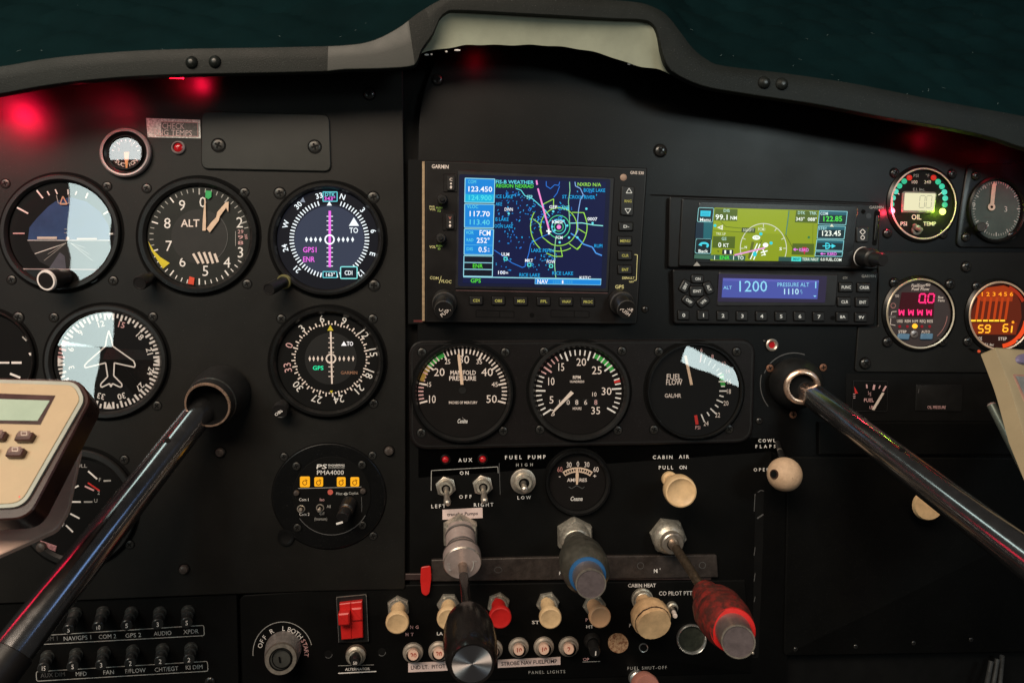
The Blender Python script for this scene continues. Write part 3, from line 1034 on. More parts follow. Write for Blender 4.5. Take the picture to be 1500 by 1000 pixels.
mb.text('TO', *z(973, 271), 5.8, .8, em('#fff6f2', 1.1), w=9.5, bold=True)
mb.text('GPS', *z(800, 402), 5.8, .8, em('#28e6a0', 1.2), w=16, bold=True)
mb.build('dial', t)
mb = MB(HL + 2.5)
mb.line(*z(868, 205), *z(875, 488), 2.4, 0, WARMW)
mb.build('needle', t)
k_ = setknob(t, z(615, 600), z(590, 640), HL + 2, HL + 24, 12)
mb = MB(HL + 24.6)
mb.text('OBS', *z(585, 645), 4.2, 0, WHITE, w=13, rot=35, bold=True)
mb.build('lettering', k_)
for x, y in ((412, 467), (546, 467), (547, 591)):
    screw(t, x, y, HL)

# fuel quantity dial at lower left
t = thing('fuel_quantity_indicator', 'round dial half hidden by the timer and control shaft at lower left', 'flight instrument', 115, 743, HL)
bezel(t, 115, 743, 87, 86, HL, 0.84, BEZELG, rise=6)
mb = dialmb(115, 743, 73, 72.5, HL)
z = zm(60, 640, 5.555)
for x0, y0, x1, y1, m in ((385, 275, 458, 340, WHITE), (510, 355, 570, 352, DIMW), (238, 430, 308, 393, WHITE), (358, 397, 432, 432, PINKW), (383, 370, 478, 435, REDM), (250, 525, 325, 525, WHITE), (350, 525, 420, 525, DIMW), (240, 620, 315, 660, WHITE), (205, 715, 262, 770, WHITE)):
    mb.line(*z(x0, y0), *z(x1, y1), 2.4, .4, m)
for s_, x, y in (('2', 225, 540), ('4', 212, 630), ('F', 480, 345), ('U', 447, 515), ('F', 182, 712), ('2', 470, 450)):
    mb.text(s_, *z(x, y), 5.4, .4, WHITE if x < 230 else DIMW)
mb.text('FULL', *z(320, 232), 5.0, .4, DIMW, w=20)
mb.build('dial', t)
for x, y in ((182, 673), (190, 797)):
    screw(t, x, y, HL)
screw(t, 62, 800, HL, 'nut', 1.3)

# intercom
t = thing('intercom', 'round black intercom panel with four amber lit buttons', 'intercom', 482, 726, HL)
z = zm(380, 640, 5.554)
mb = MB(HL)
mb.lathe(482, 726, 83, 77, [(1.02, .2, GAP), (1.0, .2, BEZEL), (1.0, 2.2, BEZEL), (.985, 3, BEZEL)], BEZEL, 72, cap=PANEL2)
mb.lathe(419, 786, 11, 11, [(1.15, .3, GAP), (1.1, 3.2, BEZEL), (.72, 3.2, SLOTM), (.6, 2.5, SLOTM)], BEZEL, 24, cap=SLOTM)
mb.lathe(*z(590, 470), 57, 57, [(1.01, 3.1, GAP), (1.0, 3.2, KEYB), (.995, 4.2, KEYB)], KEYB, 64, cap=PANEL3)
mb.arc(*z(590, 470), 57.5, 57.5, 1.0, 120, 235, 4.6, FAINT)
mb.text('PS', *z(510, 233), 6.4, 4.6, WHITE, w=16, bold=True, ital=0.2)
mb.text('ENGINEERING', *z(630, 222), 2.6, 4.6, WHITE, w=24, bold=True)
mb.text('INCORPORATED', *z(630, 241), 2.6, 4.6, DIMW, w=24, bold=True)
mb.text('PMA4000', *z(580, 281), 6.2, 4.6, WHITE, w=40)
mb.line(*z(320, 410), *z(832, 398), .8, 4.6, DIMW)
mb.text('Pilot', *z(652, 452), 3.6, 4.6, DIMW, w=9.5, bold=True)
mb.poly([z(685, 455), z(705, 440), z(705, 470)], 4.6, DIMW)
mb.poly([z(725, 455), z(708, 440), z(708, 470)], 4.6, DIMW)
mb.text('Copilot', *z(768, 448), 3.6, 4.6, DIMW, w=14, bold=True)
mb.disc(*z(580, 440), 4, 4, 4.6, pm('red_dot', (0.6, 0.12, 0.09), 0.5), 16)
for s_, x, y, w, m in (('Com 1', 368, 500, 15, WHITE), ('Com 2', 370, 618, 15, WHITE), ('Iso', 513, 500, 7, PINKW), ('All', 568, 556, 6, DIMW), ('Off', 512, 614, 7, DIMW), ('(Intercom)', 503, 656, 19, DIMW)):
    mb.text(s_, *z(x, y), 4.2, 4.6, m, w=w)
mb.path([z(832, 480), z(836, 560), z(834, 600)], .7, 4.6, FAINT)
mb.build('faceplate', t)
AMB = em('#f0a516', 1.15)
for i, x in enumerate((372, 484, 667, 777)):
    px, py = z(x, 360)
    mb = MB(HL + 3)
    k = 1.02 if i == 0 else .9
    mb.prism(rpoly(rect(px - 7 * k, py - 7.5 * k, px + 7 * k, py + 7.5 * k), 2), 0, 3.4, AMB, 1)
    mb.ring(px, py + 1, 3.6, 3.8, 1.2, 3.7, em('#7a4300', 1), 16)
    mb.line(px + 1, py - 4, px + 4, py - 2, 1.2, 3.7, em('#7a4300', 1))
    mb.build('lit_button', t)
for x, y, lx, ly in ((340, 580, -1, 2), (495, 572, -2, 5)):
    px, py = z(x, y)
    mb = MB(HL + 3)
    mb.ring(px, py, 6, 5.8, 1.6, 1.8, NICKEL, 20)
    mb.turn(W(px, py, HL + 4), W(px + lx, py + ly, HL + 16), [(0, 3, SCREWD), (.3, 2, NICKEL), (.9, 3, NICKEL), (1, 2, NICKEL)], 12, cap=NICKEL)
    mb.build('toggle', t)
mb = MB(0)
A, B = W(*z(735, 530), HL + 3), W(*z(676, 655), HL + 34)
mb.turn(A, B, [(0, 11, KNOBB), (.5, 11, KNOBB), (.55, 9.5, KNOBB), (.95, 9.5, KNOBB), (1, 8.6, KNOBB)], 26, cap=KNOBB)
mb.turn(A, B, [(.56, 9.7, STEELROD), (.62, 9.7, STEELROD)], 26)
vk_ = mb.build('volume_knob', t)
mb = MB(HL + 35)
mb.line(*z(625, 705), *z(678, 690), 3.0, 0, WHITE)
mb.build('pointer_mark', vk_)
for x, y in ((200, 160), (918, 150), (925, 803), (300, 235), (833, 225), (308, 735), (838, 715)):
    screw(t, *z(x, y), HL + (4 if 280 < x < 860 else 0), k=.9)
for x, y in ((303, 452), (843, 437)):
    screw(t, *z(x, y), HL + 4, 'nut', .75)

# suction gauge
t = thing('suction_gauge', 'small round suction gauge with grey ring and orange needle', 'gauge', 185, 225, HL)
z = zm(130, 170, 7.5)
mb = MB(HL)
RINGG = pm('suction_ring', (0.30, 0.25, 0.25), 0.42, metal=0.2, var=0.2, vscale=150)
mb.lathe(185.6, 224.7, 37.5, 36, [(1.02, .2, GAP), (1.0, .5, RINGG), (.99, 6, RINGG), (.93, 8, RINGG), (.86, 7.4, BEZEL), (.83, 5, BEZEL), (.72, 3, BEZEL), (.68, 6, BEZEL), (.655, 6, GAP), (.645, .5, GAP)], RINGG, 64)
mb.build('bezel', t)
mb = dialmb(184, 225.5, 24.5, 23.5, HL, pm('dial_maroon', (0.020, 0.010, 0.010), 0.6, spec=0.2))
mb.ctext('SUCTION', *z(408, 400), 18.5, 18.5, 225, -15.5, 5.6, .4, WARMW, flip=True, bold=True)
for k in range(9):
    mb.tick(*z(408, 405), 21, 20.5, .82, 1, -80 + k * 20, 1.2, .4, WHITE)
for s_, x, y in (('3', 330, 370), ('4', 335, 300), ('5', 405, 275), ('6', 475, 310)):
    mb.text(s_, *z(x, y), 5.5, .4, DIMW)
mb.build('dial', t)
mb = MB(HL + 2.4)
mb.poly([z(385, 395), z(445, 395), z(435, 480), z(424, 572), z(406, 572), z(395, 480)], 0, pm('needle_orange', (0.80, 0.40, 0.17), 0.5, spec=0.3))
mb.build('needle', t)
glass(t, 184, 225.5, 24.6, 23.6, HL + 5)

# placard, small warning lamp, cover plate
mb = MB(HL)
z = zm(130, 170, 7.5)
mb.prism([z(632, 25), z(1225, 45), z(1232, 248), z(650, 235)], 0, 1.0, FOILM)
mb.poly([z(800, 68), z(1208, 82), z(1212, 228), z(800, 222)], 1.2, pm('placard_dark', (0.13, 0.12, 0.11), 0.5, var=0.4, vscale=500))
mb.path([z(800, 68), z(1200, 76), z(1204, 228), z(745, 220)], 1.1, 1.6, pm('placard_red', (0.62, 0.36, 0.34), 0.6))
PLT = pm('placard_text', (.80, .62, .60), .5)
mb.text('CHECK', *z(932, 113), 8.4, 1.6, PLT, w=33, rot=-1.5)
mb.text('ENG TEMPS', *z(930, 187), 8.4, 1.6, PLT, w=56, rot=-1.5)
o = mb.build('warning_placard')
tag(o, 'worn foil placard reading CHECK ENG TEMPS beside the blank cover plate', 'placard')

t = thing('warning_lamp', 'small round red lamp with a pale rim under the foil placard', 'lamp', 262, 216, HL)
mb = MB(HL)
mb.lathe(*z(988, 350), 9.8, 9.4, [(1.05, .2, RINGG), (1, 3, RINGG), (.82, 4.2, RINGG), (.72, 3, GAP), (.7, 1, GAP)], RINGG, 28)
mb.build('rim', t)
mb = MB(HL)
mb.lathe(*z(988, 350), 7, 6.8, [(1, .8), (.9, 2.4), (.55, 3.6), (.2, 4.1)], REDLENS, 24, cap=REDLENS)
mb.build('lens', t)

t = thing('cover_plate', 'blank rounded rectangular plate fixed by two screws near the top of the left panel', 'plate', 390, 207, HL)
mb = MB(HL)
mb.prism(rpoly([(296, 163.5), (483, 168.5), (485.5, 252), (295.5, 248)], 11, 6), .2, 3.4, PLATE, 1.4)
mb.build('plate', t)
screw(t, 320, 213, HL + 3.4, k=1.45)
screw(t, 461, 215, HL + 3.4, k=1.4)

# ------------------------------------------------------------------ three engine gauges in one surround
t = thing('gauge_surround', 'long rounded black plastic surround framing three engine gauges in a row', 'surround', 850, 574, HC)
mb = MB(HC)
out = rpoly([(599, 499), (1104, 496), (1100, 647), (600, 657)], [24, 24, 26, 28], 7)
mb.prism(out, 0, 6.5, CLUSTER, 1.8)
ip = inset(out, 4.5)
mb.path(ip, 1.6, 6.9, BEZELG, True)
mb.build('surround', t)
for x, y in ((618, 516), (740, 516), (797, 515), (911, 514), (965, 515), (1079, 515), (617, 634), (737, 631), (791, 629), (905, 630), (958, 629), (1068, 628)):
    screw(t, x, y, HC + 6.5)
HG = HC + 6.5

t = thing('manifold_pressure_gauge', 'round manifold pressure gauge marked ten to fifty with a cream needle', 'gauge', 679, 573, HG)
bezel(t, 677.5, 574.5, 75, 73.5, HG, 0.885, BEZEL, rise=8)
z = zm(590, 480, 5.555)
cx, cy = z(487, 520)
mb = dialmb(677.5, 574.5, 66.5, 65.5, HG, DIALW)
for i in range(41):
    a = -105 + i * 5.25
    mb.tick(cx, cy, 66, 64.5, 0.81 if i % 5 == 0 else 0.87, .985, a, 2.4 if i % 5 == 0 else 1.9, .4, PINKW if i < 9 and i % 5 else WARMW)
mb.arc(cx, cy, 65, 63.5, 6, -75, -26, .3, GREENM)
mb.arc(cx, cy, 65, 63.5, 6, -75, -52, .36, pm('mark_olive', (0.35, 0.22, 0.04), 0.6))
for s_, x, y, cap, w in (('10', 235, 580, 62, 70), ('15', 213, 460, 36, 40), ('20', 297, 360, 62, 92), ('25', 365, 275, 38, 48), ('30', 497, 258, 64, 92), ('35', 622, 275, 38, 52), ('40', 687, 360, 62, 98), ('45', 750, 460, 36, 55), ('50', 722, 578, 62, 92)):
    mb.text(s_, *z(x, y), cap / 5.555, .5, WARMW, w=w / 5.555)
mb.text('MANIFOLD', *z(490, 364), 6.2, .5, WARMW, w=38, bold=True)
mb.text('PRESSURE', *z(486, 410), 6.2, .5, WARMW, w=40, bold=True)
mb.text('INCHES OF MERCURY', *z(490, 607), 3.6, .5, WARMW, w=42, bold=True)
mb.text('Cessna', *z(487, 757), 6.0, .5, WHITE, w=15, ital=0.25, bold=True)
mb.poly([z(482, 726), z(530, 768), z(505, 750)], .6, WHITE)
mb.disc(*z(485, 508), 5.5, 5, .4, BEZELG, 20)
mb.build('dial', t)
mb = MB(HG + 3)
mb.poly([z(470, 462), z(494, 462), z(468, 225), z(456, 200), z(444, 225)], 0, NEEDLE)
mb.build('needle', t)

t = thing('tachometer', 'round engine speed gauge with an hour counter and cream needle between two other gauges', 'gauge', 848, 572, HG)
bezel(t, 848, 572.5, 74, 72.5, HG, 0.87, BEZELG, rise=8)
mb = dialmb(847, 572.5, 65.5, 63.5, HG, DIALW)
z = zm(590, 480, 5.555)
z2 = zm(850, 480, 5.555)
cx, cy = 847.5, 573
for i in range(36):
    a = -124 + i * 7.0
    c_ = i % 5 == 0
    m = PINKW if 8 < i < 14 else WHITE
    mb.tick(cx, cy, 64, 62, .76 if c_ else .85, .98, a, 2.3 if c_ else 1.8, .4, m)
mb.arc(cx, cy, 62, 60, 6.5, 22, 58, .3, GREENM)
mb.tick(cx, cy, 64, 62, .84, .98, 75, 3.4, .5, REDM)
for s_, x, y, cap, w in (('3', 1222, 690, 50, 40), ('5', 1210, 585, 58, 42), ('10', 1203, 435, 62, 66), ('15', 1285, 318, 62, 64), ('20', 1452, 278, 60, 84)):
    mb.text(s_, *z(x, y), cap / 5.555, .5, WARMW, w=w / 5.555)
for s_, x, y, cap, w in (('25', 135, 345, 62, 88), ('30', 212, 515, 60, 88), ('35', 125, 672, 58, 82)):
    mb.text(s_, *z2(x, y), cap / 5.555, .5, WARMW, w=w / 5.555)
mb.text('RPM', *z(1415, 402), 4.6, .5, WARMW, w=12, bold=True)
mb.text('HUNDREDS', *z(1418, 437), 3.2, .5, WARMW, w=21, bold=True)
mb.text('HOURS', *z(1418, 655), 3.6, .5, WARMW, w=13, bold=True)
for ch, x in (('1', 1275), ('0', 1345), ('8', 1415), ('6', 1487), ('8', 1570)):
    px, py = z(x, 605)
    mb.prism(rect(px - 4, py - 5, px + 4, py + 5), .2, .5, pm('counter_black', (0.005, 0.005, 0.005), 0.5))
    mb.text(ch, px, py, 7, .7, PINKW if x > 1500 else WARMW)
mb.text('10', *z(1555, 540), 6, .5, WARMW, w=8)
mb.build('dial', t)
mb = MB(HG + 3)
mb.poly([z(1368, 512), z(1392, 532), z(1245, 672), z(1205, 715), z(1235, 658)], 0, NEEDLEW)
mb.build('needle', t)

t = thing('fuel_flow_gauge', 'round black fuel flow gauge with green arc and pale needle, rightmost in the surround', 'gauge', 1017, 573, HG)
bezel(t, 1016.5, 572, 71, 71, HG, 0.93, BEZEL, rise=8, step=.02)
mb = dialmb(1016, 572, 67, 67, HG, DIAL)
z = zm(850, 480, 5.555)
cx, cy = z(905, 500)
for i, (x0, y0, x1, y1, m) in enumerate(((1125, 437, 1185, 437, WHITE), (1145, 475, 1175, 475, WHITE), (1130, 513, 1190, 513, WHITE), (1130, 550, 1165, 560, WHITE), (1108, 585, 1160, 607, WHITE), (1095, 625, 1122, 645, WHITE), (1058, 655, 1105, 700, WHITE), (1030, 685, 1050, 715, WHITE), (983, 703, 1010, 765, WHITE), (1130, 405, 1165, 395, WHITE), (1115, 385, 1150, 365, WHITE), (1105, 352, 1130, 330, DIMW), (1075, 330, 1100, 295, DIMW), (1040, 305, 1062, 265, DIMW), (1005, 285, 1020, 240, DIMW), (975, 280, 985, 215, PINKW))):
    mb.line(*z(x0, y0), *z(x1, y1), 1.9, .5, m)
mb.poly([z(1130, 385), z(1165, 370), z(1180, 475), z(1143, 475)], .4, GREENM)
mb.line(*z(938, 710), *z(950, 785), 4.4, .5, REDM)
for s_, x, y in (('16', 1207, 437), ('18', 1205, 517), ('20', 1185, 612), ('22', 1117, 708), ('24', 1023, 777)):
    mb.text(s_, *z(x, y), 6.8, .5, WARMW, w=7.6)
mb.text('PSI', *z(955, 810), 5, .5, PINKW, w=8)
mb.text('8', *z(1075, 232), 5.5, .5, PINKW)
mb.text('6', *z(985, 180), 5.5, .5, PINKW)
mb.text('12', *z(1165, 290), 5.5, .5, PINKW, w=7)
mb.text('14', *z(1197, 352), 5.5, .5, PINKW, w=7)
mb.text('FUEL', *z(760, 397), 7.8, .5, WARMW, w=22, bold=True)
mb.text('FLOW', *z(762, 442), 7.8, .5, WARMW, w=24, bold=True)
mb.text('GAL/HR', *z(752, 551), 5.6, .5, WARMW, w=24, bold=True)
mb.build('dial', t)
mb = MB(HG + 3)
mb.poly([z(895, 466), z(917, 463), z(866, 224), z(845, 227)], 0, NEEDLE)
mb.build('needle', t)
glass(t, 1016.2, 572, 66.4, 66.2, HG + 6)


# ------------------------------------------------------------------ large navigator
HN = HC + 12
t = thing('navigation_radio', 'large square navigation radio with a lit blue moving map screen', 'navigation radio', 783, 355, HC)
z = zm(600, 220, 3.7026)
mb = MB(HC)
mb.prism(rpoly([z(82, 62), z(1278, 104), z(1222, 941), z(82, 932)], [4, 3, 3, 3]), 0, 12, RADIO, 1.2)
rim = rpoly([z(82, 62), z(1278, 104), z(1222, 941), z(82, 932)], [4, 3, 3, 3])
mb.path(inset(rim, 2.2), .9, 12.1, BEZELG, True)
mb.text('GARMIN', *z(166, 97), 5.4, 12.3, WARMW, w=25, bold=True, rot=-2)
mb.text('GNS 530', *z(1222, 130), 4.2, 12.3, WARMW, w=20, bold=True, rot=-2)
LY = pm('key_legend_yellow', (0.72, 0.66, 0.30), 0.6)
LG = pm('legend_green', (0.34, 0.56, 0.10), 0.6)
mb.text('PWR', *z(122, 312), 2.6, 12.3, LY, w=8, bold=True)
mb.text('VOL', *z(125, 326), 3.2, 12.3, LY, w=9, bold=True)
mb.text('PUSH', *z(160, 318), 2.6, 12.3, LG, w=9, bold=True)
mb.text('SQ', *z(160, 334), 2.8, 12.3, LG, w=5, bold=True)
mb.text('VOL', *z(125, 527), 3.6, 12.3, LY, w=9, bold=True)
mb.text('PUSH', *z(160, 522), 2.6, 12.3, LG, w=9, bold=True)
mb.text('ID', *z(160, 537), 2.6, 12.3, LG, w=4, bold=True)
mb.text('COM', *z(134, 694), 4.2, 12.3, LY, w=13, bold=True, rot=-5)
mb.line(*z(160, 722), *z(172, 684), .8, 12.3, LY)
mb.text('VLOC', *z(197, 712), 4.2, 12.3, LY, w=16, bold=True, rot=-5)
mb.text('GPS', *z(1128, 741), 5.0, 12.3, LY, w=13, bold=True)
mb.text('DEFAULT', *z(1175, 694), 3.2, 12.3, LY, w=18, bold=True)
mb.text('NAV', *z(1192, 714), 2.6, 12.3, LY, w=7, bold=True)
mb.path([z(1208, 568), z(1224, 570), z(1218, 706), z(1205, 708)], .9, 12.3, LY)
mb.path([z(250, 760), z(1065, 775)], 1.2, 12.2, pm('rim_red_grey', (0.10, 0.05, 0.05), 0.4))
for x0, x1, xm in ((358, 562, 485), (760, 965, 885)):
    mb.path(rpoly([z(x0, 866), z(x1, 873), z(x1, 906), z(x0, 903)], 1), .9, 12.2, GAP, True)
    mb.line(*z(xm, 868), *z(xm, 905), .9, 12.3, GAP)
mb.disc(*z(658, 893), 3.4, 3.4, 12.3, GAP, 16)
mb.build('case', t)
# raised screen frame, dark well, lit picture
mb = MB(HN)
fr = rpoly([z(262, 108), z(1112, 148), z(1078, 772), z(246, 752)], [3, 3, 2, 2])
mb.prism(fr, 0, 1.6, pm('screen_frame', (0.010, 0.010, 0.012), 0.4), 1.4)
mb.build('screen_frame', t)
zz = zm(660, 250, 5.7125)
SB, SW, SCY, SLB = em('#081340', 1.0), em('#f4f8ff', 1.1), em('#67e2ee', 1.0), em('#1487dc', 1.0)
SGR, SLB2, SMG, SLK, SYG = em('#58e23a', 1.0), em('#19a6e6', 1.0), em('#f58ad0', 1.1), em('#2b77dd', 1.0), em('#9fe04e', 1.0)
mb = MB(HN + 2)
mb.poly(rpoly([zz(72, 30), zz(1338, 72), zz(1300, 985), zz(62, 965)], 3), -.2, em('#0a1230', 1.0))
mb.poly([zz(118, 60), zz(1302, 95), zz(1258, 957), zz(102, 938)], .2, SB)
mb.poly([zz(122, 64), zz(370, 72), zz(364, 270), zz(118, 266)], .5, SLB)
mb.poly([zz(120, 196), zz(366, 200), zz(364, 268), zz(118, 264)], .8, em('#15b4e0', 1))
mb.poly([zz(118, 280), zz(364, 284), zz(358, 480), zz(116, 476)], .5, SLB)
mb.poly([zz(116, 488), zz(360, 492), zz(353, 706), zz(113, 702)], .5, SLB)
mb.poly([zz(112, 712), zz(353, 716), zz(349, 886), zz(108, 882)], .5, em('#071022'))
for q in ([(122, 64), (370, 72), (364, 270), (118, 266)], [(118, 280), (364, 284), (358, 480), (116, 476)], [(116, 488), (360, 492), (353, 706), (113, 702)], [(112, 712), (353, 716), (349, 886), (108, 882)]):
    mb.path([zz(*p) for p in q], 1.1, 1.0, em('#9adfee'), True)
for y in (768, 824):
    mb.line(*zz(110, y), *zz(351, y + 4), 1.1, 1.0, em('#9adfee'))
mb.line(*zz(113, 620), *zz(356, 626), .6, 1.0, em('#5cc0ea'))
mb.line(*zz(106, 888), *zz(1260, 908), 1.4, 1.0, em('#9adfee'))
mb.poly([zz(708, 905), zz(1257, 912), zz(1255, 956), zz(706, 947)], .8, SLB)
mb.path([zz(708, 905), zz(1257, 912), zz(1255, 956), zz(706, 947)], .8, 1.0, em('#7cc8ee'), True)
for s_, x, y, cap, w, m in (('COM', 180, 95, 28, 70, SCY), ('123.450', 243, 156, 42, 212, SW), ('124.900', 242, 228, 42, 205, em('#58e8f2')), ('VLOC', 185, 302, 28, 95, SCY), ('117.70', 238, 362, 42, 182, SW), ('113.40', 238, 432, 42, 182, SCY), ('VOR', 160, 518, 28, 66, SCY), ('FCM', 288, 522, 42, 98, SW), ('RAD', 162, 580, 26, 60, SCY), ('252\u00b0', 273, 584, 42, 112, SW), ('DIS', 160, 655, 26, 56, SCY), ('0.5', 268, 660, 42, 72, SW), ('ENR', 226, 797, 32, 85, SGR), ('GPS', 210, 920, 32, 88, SGR), ('NAV', 768, 928, 34, 90, SW)):
    mb.text(s_, *zz(x, y), cap / 5.7125, 1.2, m, w=w / 5.7125, rot=-1, bold=m is SW or m is SGR)
mb.text('n', *zz(318, 652), 3, 1.2, SW)
mb.text('m', *zz(318, 672), 3, 1.2, SW, w=3)
for k in range(9):
    x = 855 + k * 19
    mb.poly(rect(*zz(x, 918), *zz(x + 12, 945)), 1.1, SW if k == 4 else em('#2f9be0'))
for s_, x, y, cap, w, m in (('FIS-B WEATHER', 535, 97, 28, 320, SCY), ('REGION NEXRAD', 538, 130, 28, 315, SGR), ('NXRD N/A', 1158, 117, 28, 198, SYG), ('BONE LAKE', 1202, 165, 28, 182, SLB2), ('ST. CROIX RIVER', 1070, 222, 28, 275, SLB2), ('ICE LAKE', 448, 218, 28, 145, SLB2), ('AKE', 404, 280, 28, 54, SLB2), ('E LAKE', 430, 408, 28, 112, SLB2), ('OON LAKE', 443, 465, 28, 155, SLB2), ('LAKE PEPIN', 768, 668, 28, 192, SLB2), ('RICE LAKE', 660, 873, 28, 175, SLB2), ('RICE LAKE', 936, 858, 28, 178, SLB2), ('RUPI', 1235, 630, 28, 72, SLB2), ('DWN', 486, 325, 26, 72, SW), ('ULM', 458, 700, 26, 68, SW), ('MKT', 655, 752, 26, 68, SW), ('FOW', 838, 762, 26, 72, SW), ('0007', 1185, 405, 26, 82, SW), ('GEP', 858, 305, 26, 68, SW), ('KMSP', 896, 430, 26, 100, SW), ('100', 424, 852, 28, 70, SW), ('n', 472, 852, 20, 20, SW), ('KSTC', 1125, 895, 22, 98, SW), ('STP', 660, 222, 30, 48, em('#8ff0f0')), ('ANE', 960, 312, 34, 66, em('#62e2ea')), ('FCM', 908, 560, 24, 60, SW)):
    mb.text(s_, *zz(x, y), cap / 5.7125, 1.2, m, w=w / 5.7125, rot=-1, bold=True)
R2 = random.Random(11)
for k in range(230):
    c = R2.choice([(560, 270, 150, 90), (480, 390, 120, 60), (700, 340, 90, 90), (640, 280, 90, 60), (760, 470, 100, 70), (580, 560, 130, 60), (720, 780, 110, 50), (480, 480, 70, 60), (760, 400, 70, 60), (880, 340, 60, 70), (520, 190, 60, 20), (500, 590, 120, 90), (960, 350, 60, 60), (1140, 210, 90, 40), (450, 790, 70, 60), (830, 730, 80, 40)])
    x, y = c[0] + R2.uniform(-1, 1) * c[2], c[1] + R2.uniform(-1, 1) * c[3]
    if not (375 < x < 1270 and 150 < y < 880):
        continue
    a, L = R2.uniform(0, 3.14), R2.uniform(4, 22)
    dx, dy = math.cos(a) * L / 2, math.sin(a) * L / 2
    mb.line(*zz(x - dx, y - dy), *zz(x + dx, y + dy), R2.uniform(.8, 1.7), .6, R2.choice([SLK, SLB, SLB2, em('#2f9be0')]))


def zpath(pts, w, m, dh=.9, closed=False):
    mb.path([zz(*p) for p in pts], w, dh, m, closed)


zpath([(545, 150), (590, 165), (620, 210), (680, 232), (740, 285), (790, 330), (830, 385)], 1.2, SCY)
zpath([(800, 90), (800, 130), (835, 152), (870, 120), (905, 125), (912, 95)], 1.1, SLK)
zpath([(912, 130), (890, 190), (862, 225)], 1.1, SLK)
zpath([(995, 95), (998, 170), (985, 260), (990, 330), (998, 470)], 1.1, em('#8fd6a0'))
zpath([(1040, 95), (1045, 130), (1085, 150), (1110, 205), (1085, 245), (1070, 330), (1062, 420), (1065, 500), (1045, 540)], 1.2, em('#8ab4ee'))
zpath([(1000, 440), (1100, 438), (1190, 455), (1275, 462)], 1.4, em('#8fe6e0'))
zpath([(1005, 525), (1060, 560), (1110, 615), (1185, 640), (1215, 690), (1265, 710)], 1.8, em('#4f9bf0'))
zpath([(880, 560), (872, 640), (870, 800), (880, 895)], 1.2, em('#8fd6a0'))
zpath([(365, 665), (440, 715), (510, 770), (600, 810), (625, 800), (625, 770)], 1.2, SLK)
zpath([(820, 530), (740, 565), (670, 610), (655, 690), (640, 740), (640, 790)], 1.2, SLK)
cx, cy = zz(905, 470)
k5 = 1 / 5.7125
mb.arc(cx, cy, 155 * k5, 162 * k5, 1.2, -112, 222, .9, SYG, 40)
mb.arc(cx, cy, 240 * k5, 245 * k5, 1.2, 222, 300, .9, SYG, 18)
mb.arc(cx, cy, 240 * k5, 245 * k5, 1.2, 60, 140, .9, SYG, 18)
mb.arc(cx, cy, 95 * k5, 98 * k5, 1.2, 0, 360, .9, em('#4fd08a'), 40)
mb.arc(cx, cy, 62 * k5, 64 * k5, 1.1, 0, 360, .9, SCY, 30)
mb.arc(cx, cy, 40 * k5, 40 * k5, 1.0, 0, 360, .9, em('#4fd08a'), 24)
mb.arc(cx, cy, 205 * k5, 208 * k5, 1.2, 150, 205, .9, SYG, 12)
zpath([(768, 285), (862, 237), (860, 300)], 1.2, SYG)
zpath([(1015, 350), (1115, 352), (1135, 420)], 1.2, SYG)
zpath([(1065, 485), (1130, 525)], 1.2, SYG)
zpath([(990, 610), (1060, 660), (1085, 635)], 1.2, SYG)
zpath([(920, 640), (935, 718), (870, 718), (800, 690)], 1.2, SYG)
zpath([(690, 405), (745, 445), (752, 490)], 1.2, SYG)
zpath([(745, 490), (770, 560), (850, 620)], 1.1, SYG)
zpath([(718, 82), (724, 120)], 2.4, SMG, 1.1)
zpath([(730, 150), (822, 490)], 2.4, SMG, 1.1)
mb.disc(*zz(905, 472), 3.2, 3.2, 1.4, SMG, 16)
mb.line(*zz(800, 505), *zz(842, 512), 2, 1.4, SW)
mb.line(*zz(820, 488), *zz(822, 535), 2.4, 1.4, SW)
for x, y in ((460, 738), (658, 788), (840, 798)):
    mb.path(rect(*zz(x - 13, y - 12), *zz(x + 13, y + 12)), 1.2, 1.2, em('#62f0e0'), True)
for x, y in ((486, 360), (990, 560), (912, 600), (1187, 440), (858, 342), (1060, 560), (1135, 320), (975, 460), (850, 470), (945, 420), (870, 500)):
    mb.disc(*zz(x, y), 1.8, 1.8, 1.2, SCY, 8)
mb.build('screen', t)
KNR = pm('knob_rim_grey', (.06, .055, .052), .35, spec=.5, var=.3, vscale=900)
BKW, BKY = em('#d9d4c6', .95), em('#b8ad55', .95)
KG = pm('key_face', (0.012, 0.011, 0.011), 0.4, spec=0.4)


def key(parent, cx, cy, w, h, hh, s_, cap, tw, mat, rot=0.0, lab=None, rr=1.8, thick=3.2, name='button'):
    mb = MB(hh)
    mb.prism(rpoly(rect(cx - w / 2 - 1, cy - h / 2 - 1, cx + w / 2 + 1, cy + h / 2 + 1), rr), .1, .4, GAP)
    mb.prism(rpoly(rect(cx - w / 2, cy - h / 2, cx + w / 2, cy + h / 2), rr), 0, thick, KG, 1.0)
    if s_:
        mb.text(s_, cx, cy, cap, thick + .3, mat, w=tw, rot=rot, bold=True)
    o = mb.build(name, parent)
    if lab:
        o['label'] = lab
    return o


